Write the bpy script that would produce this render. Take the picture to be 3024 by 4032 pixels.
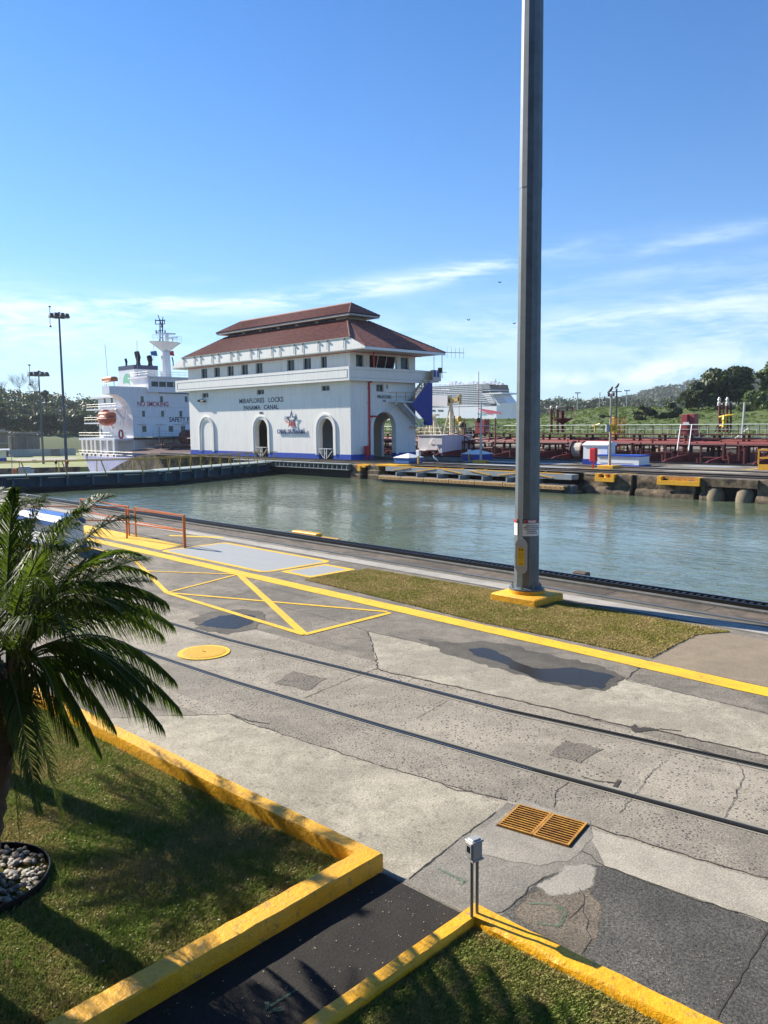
import bpy, math, random
import numpy as np
from mathutils import Vector, Matrix, noise
R=math.radians
random.seed(7); rng=np.random.default_rng(7)
for o in list(bpy.data.objects): bpy.data.objects.remove(o,do_unlink=True)
S=bpy.context.scene; COL=S.collection
# ------------------------------------------------ camera
CF=3150.; CP=R(6.2425); CR=R(-.485); CT=R(44.385); CH=3.85
def _w(v):
    st,ct=math.sin(CT),math.cos(CT); return Vector((v[0]*st-v[1]*ct, v[0]*ct+v[1]*st, v[2]))
def _ax():
    cp,sp,cr,sr=math.cos(CP),math.sin(CP),math.cos(CR),math.sin(CR)
    F=Vector((0,cp,-sp)); r=Vector((1,0,0)); u=Vector((0,sp,cp))
    return _w(r*cr+u*sr),_w(-r*sr+u*cr),_w(F)
AR,AU,AF=_ax()
cam=bpy.data.cameras.new('camera'); camo=bpy.data.objects.new('camera',cam); COL.objects.link(camo)
cam.sensor_fit='VERTICAL'; cam.sensor_height=36; cam.lens=36*CF/4032; cam.clip_start=.05; cam.clip_end=20000
camo.matrix_world=Matrix(((AR.x,AU.x,-AF.x,0),(AR.y,AU.y,-AF.y,0),(AR.z,AU.z,-AF.z,CH),(0,0,0,1)))
S.camera=camo
def ray(px,py): return AF+AR*((px-1512)/CF)-AU*((py-2016)/CF)
def G(px,py,z=0.):
    d=ray(px,py); t=(z-CH)/d.z; return (d.x*t,d.y*t,z)
def aY(px,py,Y):
    d=ray(px,py); t=Y/d.y; return (d.x*t,Y,CH+d.z*t)
def aX(px,py,X):
    d=ray(px,py); t=X/d.x; return (X,d.y*t,CH+d.z*t)
def far(px,py,D):
    d=ray(px,py); t=D/math.hypot(d.x,d.y); return (d.x*t,d.y*t,CH+d.z*t)
# ------------------------------------------------ light
SUN_AZ=R(11.5); SUN_EL=R(32.5)
sdir=Vector((-math.cos(SUN_EL)*math.cos(SUN_AZ),-math.cos(SUN_EL)*math.sin(SUN_AZ),math.sin(SUN_EL)))
sl=bpy.data.lights.new('sun','SUN'); so=bpy.data.objects.new('sun',sl); COL.objects.link(so)
sl.energy=5.0; sl.angle=R(.53); sl.color=(1,.93,.82); so.rotation_euler=sdir.to_track_quat('Z','Y').to_euler(); so.location=(0,0,60)
S.view_settings.view_transform='Standard'; S.view_settings.look='None'; S.view_settings.exposure=1.04; S.view_settings.gamma=1
# ------------------------------------------------ node helper
class NT:
    def __init__(s,nt): s.nt=nt; s.x=0
    def __call__(s,typ,ins=None,out=0,**kw):
        n=s.nt.nodes.new(typ); s.x+=1; n.location=(s.x*60,0)
        for k,v in kw.items(): setattr(n,k,v)
        for k,v in (ins or {}).items():
            if isinstance(v,bpy.types.NodeSocket): s.nt.links.new(v,n.inputs[k])
            else:
                if isinstance(v,tuple) and len(v)==3 and n.inputs[k].type=='RGBA': v=v+(1,)
                n.inputs[k].default_value=v
        return n.outputs[out]
    def math(s,op,a,b=0.,c=0.,clamp=False):
        n=s.nt.nodes.new('ShaderNodeMath'); n.operation=op; n.use_clamp=clamp
        for i,v in enumerate((a,b,c)):
            if isinstance(v,bpy.types.NodeSocket): s.nt.links.new(v,n.inputs[i])
            else: n.inputs[i].default_value=v
        return n.outputs[0]
    def ramp(s,f,stops,interp='LINEAR'):
        n=s.nt.nodes.new('ShaderNodeValToRGB'); e=n.color_ramp; e.interpolation=interp
        while len(e.elements)<len(stops): e.elements.new(.5)
        for el,(p,c) in zip(e.elements,stops):
            el.position=p; el.color=(c+(1,)) if isinstance(c,tuple) else (c,c,c,1)
        s.nt.links.new(f,n.inputs[0]); return n.outputs[0]
    def mix(s,f,a,b,mode='MIX'):
        n=s.nt.nodes.new('ShaderNodeMix'); n.data_type='RGBA'; n.blend_type=mode
        for i,v in ((0,f),(6,a),(7,b)):
            if isinstance(v,bpy.types.NodeSocket): s.nt.links.new(v,n.inputs[i])
            else: n.inputs[i].default_value=(v+(1,) if isinstance(v,tuple) and len(v)==3 else v)
        return n.outputs[2]
    def noise(s,vec,scale,detail=4,rough=.55,dist=0.):
        return s('ShaderNodeTexNoise',{'Vector':vec,'Scale':scale,'Detail':detail,'Roughness':rough,'Distortion':dist})
# ------------------------------------------------ sky with wispy clouds
W=bpy.data.worlds.new('World'); S.world=W; W.use_nodes=True; W.node_tree.nodes.clear()
n=NT(W.node_tree)
tc=n('ShaderNodeTexCoord',out=0)
sky=n('ShaderNodeTexSky',sky_type='NISHITA',sun_disc=False,sun_elevation=SUN_EL,sun_rotation=math.atan2(sdir.x,sdir.y),altitude=0,air_density=1.0,dust_density=.15,ozone_density=3.5)
sep=n.nt.nodes.new('ShaderNodeSeparateXYZ'); n.nt.links.new(tc,sep.inputs[0])
# direction coordinates: az (radians right of the view's bearing) and el
fb=math.atan2(AF.y,AF.x)
cx=n.math('ADD',n.math('MULTIPLY',sep.outputs[0],math.cos(fb)),n.math('MULTIPLY',sep.outputs[1],math.sin(fb)))
cy=n.math('SUBTRACT',n.math('MULTIPLY',sep.outputs[0],math.sin(fb)),n.math('MULTIPLY',sep.outputs[1],math.cos(fb)))
az=n.math('ARCTAN2',cy,cx); el=n.math('ARCSINE',sep.outputs[2])
def azel(px,py):
    d=ray(px,py).normalized(); a=-(math.atan2(d.y,d.x)-fb); return a,math.asin(d.z)
v0=n('ShaderNodeCombineXYZ',{'X':az,'Y':el,'Z':0.})
mp=n('ShaderNodeMapping',{'Vector':v0,'Rotation':(0,0,R(-4)),'Scale':(3.2,17,1)})
n1=n.noise(mp,2.2,8,.62,.6)
mp2=n('ShaderNodeMapping',{'Vector':v0,'Scale':(6,11,1)})
n2=n.noise(mp2,3.0,7,.6,.3)
mp3=n('ShaderNodeMapping',{'Vector':v0,'Rotation':(0,0,R(-8)),'Scale':(9,60,1)})
n3=n.noise(mp3,3.0,5,.6,.5)
def blob(px,py,rx,ry,tilt,amp):
    a0,e0=azel(px,py); da=n.math('SUBTRACT',az,a0)
    de=n.math('SUBTRACT',n.math('SUBTRACT',el,e0),n.math('MULTIPLY',da,tilt))
    q=n.math('ADD',n.math('POWER',n.math('ABSOLUTE',n.math('DIVIDE',da,rx/CF)),2.),n.math('POWER',n.math('ABSOLUTE',n.math('DIVIDE',de,ry/CF)),2.))
    return n.math('MULTIPLY',n.math('POWER',2.718,n.math('MULTIPLY',q,-1.)),amp)
def total(bl):
    t=None
    for b in bl:
        s_=blob(*b); t=s_ if t is None else n.math('ADD',t,s_)
    return t
strat=total([(1480,1130,600,38,.15,.95),(1000,1185,240,18,.1,.5),(620,1195,240,24,.02,1.),(250,1215,300,36,.0,.8),(40,1255,240,60,0,.6),(2500,1235,480,28,.10,.34),(1800,1075,300,20,.2,.4),
 (2750,940,300,28,.12,.4),(2500,1085,600,26,.1,.26),(2750,1290,500,70,.05,.28),(330,1330,500,60,0,.42),(1750,1290,500,70,.06,.36),(2200,1380,900,110,0,.2),(750,1100,80,14,.05,.4),(600,1050,70,12,.05,.35),(3500,1100,900,120,.1,.5),(-600,1200,700,120,0,.6)])
cum=total([(2570,1462,120,34,.1,1.0),(2210,1500,90,26,0,.75),(2480,1480,300,40,0,.35),(2900,1400,260,70,0,.5),(1800,1500,160,30,0,.45),(130,1400,300,90,0,.35)])
f1=n.math('MULTIPLY',strat,n.ramp(n1,[(.40,0.),(.62,1.)]))
f3=n.math('MULTIPLY',n.math('MULTIPLY',strat,.6),n.ramp(n3,[(.4,0.),(.75,1.)]))
f2=n.math('MULTIPLY',cum,n.ramp(n2,[(.4,0.),(.56,1.)]))
cf=n.math('ADD',n.math('ADD',f1,f2),f3,clamp=True)
haz=n.math('MULTIPLY',n.math('POWER',2.718,n.math('MULTIPLY',n.math('MAXIMUM',el,0.),-9.)),.10)
hz=n.math('MULTIPLY',n.math('POWER',2.718,n.math('MULTIPLY',n.math('MAXIMUM',el,0.),-7.)),.62,clamp=True)
_q=n.math('DIVIDE',n.math('ADD',az,.75),.75); side_=n.math('MULTIPLY',n.math('POWER',2.718,n.math('MULTIPLY',n.math('MULTIPLY',_q,_q),-1.)),.36)
_r=n.math('DIVIDE',n.math('ADD',az,.3),1.3); front_=n.math('ADD',.2,n.math('MULTIPLY',n.math('POWER',2.718,n.math('MULTIPLY',n.math('MULTIPLY',_r,_r),-1.)),.45))
sky1=n.mix(1.,sky,(.76,1.09,1.42,1),'MULTIPLY')
sky2=n.mix(n.math('MULTIPLY',hz,n.math('ADD',front_,side_),clamp=True),sky1,(5.5,7.1,9.0,1))
cl=n.mix(n.math('MULTIPLY',cf,.80,clamp=True),sky2,(9.3,10.,10.9))
# a deeper blue overhead, as the dry-season sky of the photo
cl2=n.mix(n.math('MULTIPLY',n.math('MAXIMUM',el,0.),1.3,clamp=True),cl,(.46,.80,.95,1),'MULTIPLY')
bg=n('ShaderNodeBackground',{'Color':cl2,'Strength':.062})
wo=n.nt.nodes.new('ShaderNodeOutputWorld'); n.nt.links.new(bg,wo.inputs[0])
# ------------------------------------------------ objects
WL={}
def lowz(z): return z*.35 if 0<z<.05 else z   # thin painted and cast layers lie close above each other
def tag(o,label=None,cat=None,group=None,kind=None):
    for k,v in (('label',label),('category',cat),('group',group),('kind',kind)):
        if v: o[k]=v
    return o
def empty(name,loc,label,cat,group=None):
    o=bpy.data.objects.new(name,None); COL.objects.link(o); o.location=loc; o.empty_display_size=.3
    WL[o.name]=Vector(loc); return tag(o,label,cat,group)
def link(o,parent=None,org=None):
    COL.objects.link(o)
    if parent is not None: o.parent=parent; WL[o.name]=WL[parent.name]
    else: WL[o.name]=Vector(org or (0,0,0)); o.location=WL[o.name]
class MB:
    def __init__(s): s.v=[]; s.f=[]; s.m=[]; s.mi=0
    def add(s,vs,fs):
        b=len(s.v); s.v+=[tuple(q) for q in vs]; s.f+=[tuple(i+b for i in f) for f in fs]; s.m+=[s.mi]*len(fs); return s
    def box(s,x0,x1,y0,y1,z0,z1):
        x0,x1=min(x0,x1),max(x0,x1); y0,y1=min(y0,y1),max(y0,y1); z0,z1=min(z0,z1),max(z0,z1)
        return s.add([(x0,y0,z0),(x1,y0,z0),(x1,y1,z0),(x0,y1,z0),(x0,y0,z1),(x1,y0,z1),(x1,y1,z1),(x0,y1,z1)],
            [(0,3,2,1),(4,5,6,7),(0,1,5,4),(1,2,6,5),(2,3,7,6),(3,0,4,7)])
    def bbox(s,x0,x1,y0,y1,z0,z1,b=.02):
        # box with bevelled top and vertical edges
        pts=[]
        for z,k in ((z0,0),(z1-b,0),(z1,b)):
            pts+=[(x0+b+k,y0+k,z),(x1-b-k,y0+k,z),(x1-k,y0+b+k,z),(x1-k,y1-b-k,z),(x1-b-k,y1-k,z),(x0+b+k,y1-k,z),(x0+k,y1-b-k,z),(x0+k,y0+b+k,z)]
        fs=[tuple(range(7,-1,-1)),tuple(range(16,24))]
        for L in (0,8):
            for i in range(8): fs.append((L+i,L+(i+1)%8,L+8+(i+1)%8,L+8+i))
        return s.add(pts,fs)
    def prism(s,poly,z0,z1):
        n=len(poly); a=sum(poly[i][0]*poly[(i+1)%n][1]-poly[(i+1)%n][0]*poly[i][1] for i in range(n))
        if a<0: poly=poly[::-1]
        return s.add([(p[0],p[1],z0) for p in poly]+[(p[0],p[1],z1) for p in poly],
            [tuple(range(n-1,-1,-1)),tuple(range(n,2*n))]+[(i,(i+1)%n,n+(i+1)%n,n+i) for i in range(n)])
    def sheet(s,poly,z):
        z=lowz(z)
        n=len(poly); a=sum(poly[i][0]*poly[(i+1)%n][1]-poly[(i+1)%n][0]*poly[i][1] for i in range(n))
        if a<0: poly=poly[::-1]
        return s.add([(p[0],p[1],z) for p in poly],[tuple(range(n))])
    def ext(s,prof,axis,a,b):
        # extrude profile along an axis: prof 2D in the other two axes
        def P(q,t): return (t,q[0],q[1]) if axis=='x' else ((q[0],t,q[1]) if axis=='y' else (q[0],q[1],t))
        n=len(prof)
        return s.add([P(q,a) for q in prof]+[P(q,b) for q in prof],[tuple(range(n-1,-1,-1)),tuple(range(n,2*n))]+[(i,(i+1)%n,n+(i+1)%n,n+i) for i in range(n)])
    def tube(s,pts,r,n=8,r1=None,cap=True,phase=0.):
        pts=[Vector(p) for p in pts]; b=len(s.v); m=len(pts)
        for i,p in enumerate(pts):
            d=(pts[min(i+1,m-1)]-pts[max(i-1,0)]).normalized()
            u=d.cross(Vector((0,0,1)));  u=Vector((1,0,0)) if u.length<1e-3 else u.normalized()
            w=u.cross(d)
            rr=r[i] if isinstance(r,(list,tuple)) else (r if r1 is None else r+(r1-r)*i/(m-1))
            for k in range(n):
                a=2*math.pi*k/n+phase; s.v.append(tuple(p+u*(math.cos(a)*rr)+w*(math.sin(a)*rr)))
        for i in range(m-1):
            for k in range(n):
                s.f.append((b+i*n+k,b+(i+1)*n+k,b+(i+1)*n+(k+1)%n,b+i*n+(k+1)%n)); s.m.append(s.mi)
        if cap: s.f.append(tuple(b+k for k in range(n))); s.f.append(tuple(b+(m-1)*n+k for k in range(n-1,-1,-1))); s.m+=[s.mi]*2
        return s
    def bar(s,p,q,w,h=None):
        # rectangular bar from p to q
        p,q=Vector(p),Vector(q); d=(q-p).normalized(); u=d.cross(Vector((0,0,1))); u=Vector((1,0,0)) if u.length<1e-3 else u.normalized(); k=u.cross(d); h=h or w
        c=[u*(w/2)*a+k*(h/2)*b for a,b in ((-1,-1),(1,-1),(1,1),(-1,1))]
        return s.add([p+x for x in c]+[q+x for x in c],[(0,1,2,3),(7,6,5,4)]+[(i,4+i,4+(i+1)%4,(i+1)%4) for i in range(4)])
    def quad(s,*p): return s.add(p,[tuple(range(len(p)))])
    def lathe(s,c,prof,n=16,sx=1,sy=1):
        b=len(s.v); m=len(prof)
        for r,z in prof:
            for k in range(n): a=2*math.pi*k/n; s.v.append((c[0]+math.cos(a)*r*sx,c[1]+math.sin(a)*r*sy,c[2]+z))
        for i in range(m-1):
            for k in range(n): s.f.append((b+i*n+k,b+i*n+(k+1)%n,b+(i+1)*n+(k+1)%n,b+(i+1)*n+k)); s.m.append(s.mi)
        s.f.append(tuple(b+k for k in range(n-1,-1,-1))); s.f.append(tuple(b+(m-1)*n+k for k in range(n))); s.m+=[s.mi]*2
        return s
    def ell(s,c,rx,ry,rz,n=10,m=6,jit=0.):
        b=len(s.v)
        s.v.append((c[0],c[1],c[2]-rz))
        for i in range(1,m):
            p=-math.pi/2+math.pi*i/m
            for k in range(n):
                a=2*math.pi*k/n; j=1+random.uniform(-jit,jit)
                s.v.append((c[0]+rx*math.cos(p)*math.cos(a)*j,c[1]+ry*math.cos(p)*math.sin(a)*j,c[2]+rz*math.sin(p)*j))
        s.v.append((c[0],c[1],c[2]+rz)); t=len(s.v)-1
        fs=[(b,b+1+(k+1)%n,b+1+k) for k in range(n)]
        for i in range(m-2):
            for k in range(n): fs.append((b+1+i*n+k,b+1+i*n+(k+1)%n,b+1+(i+1)*n+(k+1)%n,b+1+(i+1)*n+k))
        fs+=[(b+1+(m-2)*n+k,b+1+(m-2)*n+(k+1)%n,t) for k in range(n)]
        s.f+=fs; s.m+=[s.mi]*len(fs); return s
    def build(s,name,mats,parent=None,smooth=False,label=None,cat=None,group=None,kind=None,xf=None):
        vs=np.array(s.v,dtype=float).reshape(-1,3)
        if xf is not None: vs=np.array([tuple(xf@Vector(q)) for q in vs])
        if parent is not None: org=WL[parent.name]
        elif kind: org=Vector((0,0,0))
        else: org=Vector(((vs[:,0].min()+vs[:,0].max())/2,(vs[:,1].min()+vs[:,1].max())/2,vs[:,2].min()))
        me=bpy.data.meshes.new(name); me.from_pydata((vs-np.array(org)).tolist(),[],s.f)
        for m_ in (mats if isinstance(mats,(list,tuple)) else [mats]): me.materials.append(m_)
        me.polygons.foreach_set('material_index',s.m)
        if smooth:
            me.polygons.foreach_set('use_smooth',[True]*len(s.f)); me.set_sharp_from_angle(angle=R(38))
        me.update(); o=bpy.data.objects.new(name,me); link(o,parent,org); return tag(o,label,cat,group,kind)
def np_mesh(name,V,F,mat,parent=None,org=None,**kw):
    me=bpy.data.meshes.new(name); V=np.asarray(V,dtype=np.float32); F=np.asarray(F,dtype=np.int32); k=F.shape[1]
    if parent is not None: V=V-np.array(WL[parent.name],dtype=np.float32)
    elif org is not None: V=V-np.array(org,dtype=np.float32)
    me.vertices.add(len(V)); me.vertices.foreach_set('co',V.ravel()); me.loops.add(F.size); me.loops.foreach_set('vertex_index',F.ravel())
    me.polygons.add(len(F)); me.polygons.foreach_set('loop_start',np.arange(len(F),dtype=np.int32)*k); me.update(calc_edges=True); me.materials.append(mat)
    o=bpy.data.objects.new(name,me); link(o,parent,org); return tag(o,**kw)
def copy_tree(o,loc,label=None,rz=None,sc=None,name=None):
    def cp(q,par):
        c=q.copy(); COL.objects.link(c); c.parent=par
        if par is not None: c.matrix_parent_inverse=q.matrix_parent_inverse
        for ch in [k for k in bpy.data.objects if k.parent==q]: cp(ch,c)
        return c
    c=cp(o,None); c.location=loc
    if rz is not None: c.rotation_euler=(0,0,rz)
    if sc is not None: c.scale=(sc,sc,sc)
    if label: c['label']=label
    return c
def text(s,size,mat,origin,right,up,parent,name='lettering',depth=.01,align='CENTER',sx=1.,label=None,bold=0.):
    cu=bpy.data.curves.new('t','FONT'); cu.body=s; cu.size=size; cu.align_x=align; cu.extrude=depth; cu.resolution_u=3; cu.offset=bold
    t=bpy.data.objects.new('t',cu); COL.objects.link(t); bpy.context.view_layer.update()
    me=bpy.data.meshes.new_from_object(t); bpy.data.objects.remove(t,do_unlink=True)
    r=Vector(right).normalized(); u=Vector(up).normalized(); w=r.cross(u); org=WL[parent.name] if parent else Vector((0,0,0))
    for v in me.vertices: v.co=Vector(origin)-org+r*(v.co.x*sx)+u*v.co.y+w*v.co.z
    me.materials.clear(); me.materials.append(mat); me.name=name; o=bpy.data.objects.new(name,me); link(o,parent,org if not parent else None)
    if label: o['label']=label
    return o
# ------------------------------------------------ materials
MATS={}
def M(name,col,rough=.7,metal=0.,var=.12,*,chips=0.,scale=3.,col2=None,amt=.5,bump=0.,bscale=30.,spec=.5,fine=0.,fscale=60.,streak=0.,coat=0.):
    if name in MATS: return MATS[name]
    m=bpy.data.materials.new(name); m.use_nodes=True; n=NT(m.node_tree); b=m.node_tree.nodes['Principled BSDF']
    tc=n('ShaderNodeTexCoord',out=3); L=m.node_tree.links.new
    nz=n.noise(tc,scale,6,.6,.3)
    c2=col2 or tuple(min(1,c*.62) for c in col)
    f=n.ramp(nz,[(.36,0.),(.68,1.)])
    c=n.mix(n.math('MULTIPLY',f,amt if col2 else var*2),col,c2)
    if fine:
        fz=n.noise(tc,fscale,3,.7); c=n.mix(1.,c,n.ramp(fz,[(.25,1-fine),(.75,1+0.)] if False else [(.3,1-fine),(.7,1.)]),'MULTIPLY')
    if streak:
        mp=n('ShaderNodeMapping',{'Vector':tc,'Scale':(2.2,2.2,.16)}); sz=n.noise(mp,2.,6,.65)
        c=n.mix(n.math('MULTIPLY',n.ramp(sz,[(.46,0.),(.72,1.)]),streak),c,tuple(q*.38 for q in col))
    if chips:
        cz=n.noise(tc,11.,6,.72,.4); c=n.mix(n.math('MULTIPLY',n.ramp(cz,[(.57,0.),(.63,1.)]),chips),c,(.20,.15,.085)); c=n.mix(n.math('MULTIPLY',n.ramp(n.noise(tc,1.1,6,.7),[(.48,0.),(.7,1.)]),.42*min(1.,chips*2)),c,(.42,.26,.05))
    L(c,b.inputs['Base Color']); b.inputs['Metallic'].default_value=metal; b.inputs['Specular IOR Level'].default_value=spec
    L(n.math('ADD',n.math('MULTIPLY',nz,.2),rough-.1),b.inputs['Roughness'])
    if coat: b.inputs['Coat Weight'].default_value=coat
    if bump:
        bz=n.noise(tc,bscale,5,.65); L(n('ShaderNodeBump',{'Height':bz,'Strength':bump,'Distance':.05}),b.inputs['Normal'])
    MATS[name]=m; return m
def concrete(name,col,dark,pit=.5,pscale=22.,stain=.5,grain=.35,green=None,seed=0.,bump=.35,lump=.0):
    if name in MATS: return MATS[name]
    m=bpy.data.materials.new(name); m.use_nodes=True; n=NT(m.node_tree); b=m.node_tree.nodes['Principled BSDF']; L=m.node_tree.links.new
    tc=n('ShaderNodeMapping',{'Vector':n('ShaderNodeTexCoord',out=3),'Location':(seed*3.1,seed*1.7,0)})
    big=n.noise(tc,.55,7,.62,.8); mid=n.noise(tc,3.3,7,.62,.5); fine=n.noise(tc,46.,4,.75); vf=n.noise(tc,170.,2,.7)
    c=n.mix(n.math('MULTIPLY',n.ramp(big,[(.42,0.),(.58,1.)]),stain),col,dark)
    c=n.mix(n.math('MULTIPLY',n.ramp(mid,[(.44,0.),(.7,1.)]),stain*.75),c,tuple(q*.72 for q in dark))
    c=n.mix(n.math('MULTIPLY',n.ramp(mid,[(.3,1.),(.42,0.)]),.35),c,tuple(min(1,q*1.25) for q in col))
    if green: c=n.mix(n.math('MULTIPLY',n.ramp(n.noise(tc,1.3,6,.65),[(.5,0.),(.62,1.)]),.5),c,green)
    c=n.mix(1.,c,n.ramp(fine,[(.3,1-grain),(.62,1.1)]),'MULTIPLY')
    c=n.mix(.8,c,n.ramp(vf,[(.3,1-grain*.8),(.68,1.12)]),'MULTIPLY')
    h=n.math('ADD',n.math('MULTIPLY',fine,.6),n.math('MULTIPLY',mid,.5))
    if pit:
        wv=n('ShaderNodeMapping',{'Vector':tc,'Scale':(1,1.35,1)})
        vo=n('ShaderNodeTexVoronoi',{'Vector':n.mix(.06,wv,n('ShaderNodeTexNoise',{'Vector':tc,'Scale':9.},out=1)),'Scale':pscale,'Randomness':1.})
        reg=n.ramp(n.noise(tc,1.9,5,.6),[(.38,.25),(.6,1.)])
        pm=n.math('MULTIPLY',n.math('MULTIPLY',n.ramp(vo,[(.17,1.),(.33,0.)]),pit),reg)
        c=n.mix(pm,c,tuple(q*.2 for q in dark)); h=n.math('SUBTRACT',h,n.math('MULTIPLY',pm,1.2))
    L(c,b.inputs['Base Color']); b.inputs['Roughness'].default_value=.86; b.inputs['Specular IOR Level'].default_value=.35
    L(n('ShaderNodeBump',{'Height':h,'Strength':min(1.,bump*2.2),'Distance':.012}),b.inputs['Normal']); MATS[name]=m; return m
def foliage(name,a,b_,scale=.8,trans=.35,rough=.55):
    if name in MATS: return MATS[name]
    m=bpy.data.materials.new(name); m.use_nodes=True; n=NT(m.node_tree); b=m.node_tree.nodes['Principled BSDF']; L=m.node_tree.links.new
    tc=n('ShaderNodeTexCoord',out=3); nz=n.noise(tc,scale,5,.65); nf=n.noise(tc,scale*13,3,.6)
    c=n.mix(n.ramp(n.math('ADD',n.math('MULTIPLY',nz,.65),n.math('MULTIPLY',nf,.35)),[(.36,0.),(.64,1.)]),a,b_)
    L(c,b.inputs['Base Color']); b.inputs['Roughness'].default_value=rough
    t=n('ShaderNodeBsdfTranslucent',{'Color':n.mix(.5,c,(.22,.36,.04))}); o=m.node_tree.nodes['Material Output']
    L(n('ShaderNodeMixShader',{'Fac':trans,1:b.outputs[0],2:t}),o.inputs[0]); MATS[name]=m; return m
conc_light=concrete('light concrete',(.50,.45,.345),(.35,.315,.24),pit=.3,pscale=9,stain=.85,grain=.5,seed=1)
conc_warm=concrete('warm concrete',(.45,.395,.31),(.31,.27,.21),pit=.8,pscale=16,stain=.75,grain=.55,seed=2)
conc_rough=concrete('exposed aggregate concrete',(.39,.345,.275),(.25,.225,.18),pit=.8,pscale=20,stain=.7,grain=.62,seed=3)
conc_grey=concrete('grey weathered concrete',(.32,.28,.22),(.19,.17,.135),pit=.5,pscale=16,stain=.9,grain=.6,seed=4)
conc_dark=concrete('dark asphalt',(.185,.175,.15),(.10,.095,.083),pit=.3,pscale=40,stain=.7,grain=.9,seed=5)
conc_edge=concrete('stained wall concrete',(.20,.16,.12),(.10,.08,.06),pit=.2,stain=.9,grain=.45,seed=6)
conc_patch=concrete('pale repair mortar',(.33,.305,.255),(.24,.22,.185),pit=0,stain=.4,grain=.2,seed=7)
conc_brown=concrete('brown concrete pad',(.31,.245,.165),(.23,.185,.13),pit=.2,stain=.5,grain=.35,seed=8)
conc_path=concrete('path with painted shade',(.042,.034,.026),(.02,.017,.014),pit=.3,pscale=50,stain=.7,grain=.55,seed=9)  # near-black colour paints in the palm shade lying on the path
conc_wall=concrete('far lock wall concrete',(.25,.185,.115),(.045,.035,.026),pit=.0,stain=1.,grain=.4,seed=10,bump=.8)
yel=M('yellow paint',(.92,.56,.014),.62,var=.16,chips=.7,scale=2.2,fine=.22,fscale=34,bump=.15,bscale=50)
yel_k=M('yellow kerb paint',(.94,.46,.006),.5,var=.2,chips=.6,scale=3.,fine=.15,fscale=26,bump=.35,bscale=22)
yel_worn=M('worn yellow paint',(.72,.44,.06),.7,col2=(.25,.2,.14),amt=.7,scale=3.5)
white=M('white wall paint',(.87,.83,.75),.65,var=.07,scale=.5,streak=.2,bump=.08,bscale=6)
whiteS=M('white ship paint',(.78,.77,.78),.5,var=.10,scale=.5,streak=.25)
whiteT=M('bright white paint',(.82,.82,.80),.45,var=.06)
blue=M('blue wall paint',(.006,.06,.42),.5,var=.2,scale=1.5)
blueC=M('blue corrugated metal',(.01,.035,.30),.4,var=.12)
steel=M('galvanised steel',(.155,.185,.205),.5,metal=.3,var=.35,scale=3.5,streak=.35,fine=.12,fscale=20)
steelD=M('dull grey steel',(.19,.21,.22),.5,metal=.5,var=.2)
greyp=M('grey paint',(.42,.44,.45),.6,var=.15)
black=M('black iron',(.018,.018,.02),.45,metal=.5,var=.3)
ironS=M('polished rail head',(.55,.55,.56),.22,metal=1.,var=.1)
rust=M('rusty yellow iron',(.55,.27,.03),.75,col2=(.25,.10,.03),amt=.8,scale=9,bump=.3)
glass=M('dark window glass',(.012,.02,.028),.12,var=.1,spec=.35)
red=M('red paint',(.52,.012,.02),.45,var=.12)
redS=M('red deck paint',(.11,.016,.014),.6,var=.3,scale=1.5,streak=.2)
redP=M('faded red pipe paint',(.25,.05,.04),.55,var=.25,scale=1.2)
orange=M('orange rail paint',(.62,.17,.03),.55,var=.15)
orangeB=M('orange lifeboat shell',(.55,.09,.03),.4,var=.15,streak=.2)
cream=M('cream steel',(.72,.64,.46),.5,var=.15)
teal=M('dark blue gate steel',(.035,.075,.105),.6,var=.35,scale=1.2,streak=.4)
tealL=M('pale gate deck',(.30,.36,.34),.7,var=.25)
greenG=M('grey green girder',(.30,.33,.33),.6,var=.2,streak=.2)
wood=M('timber fender',(.62,.38,.14),.75,col2=(.24,.13,.06),amt=.7,scale=6,fine=.25)
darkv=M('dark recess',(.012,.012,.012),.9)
soff=M('soffit board',(.55,.53,.48),.7,var=.1)
txt=M('dark lettering',(.03,.04,.06),.5); txtr=M('red lettering',(.35,.02,.03),.5); logo_b=M('logo blue',(.02,.07,.20),.5); logo_r=M('logo red',(.50,.03,.05),.5)
palepaint=M('pale grey floor paint',(.36,.36,.34),.6,col2=(.30,.33,.34),amt=.6,scale=2.,fine=.12,fscale=30)
lab_w=M('white label',(.75,.75,.75),.5); lab_y=M('yellow label',(.85,.52,.02),.5); lab_k=M('label black',(.03,.025,.03),.5); lab_r=M('label red',(.42,.01,.04),.5)
greenpaint=M('green spray paint',(.06,.19,.10),.8,col2=(.14,.17,.12),amt=.7,scale=14)
_n=NT(greenpaint.node_tree); _o=greenpaint.node_tree.nodes['Material Output']; _s=_o.inputs[0].links[0].from_socket; _t=_n('ShaderNodeTexCoord',out=3)
_n.nt.links.new(_n('ShaderNodeMixShader',{'Fac':_n.ramp(_n.noise(_t,34.,5,.75),[(.42,0.),(.62,.8)]),1:_n('ShaderNodeBsdfTransparent'),2:_s}),_o.inputs[0])
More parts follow.
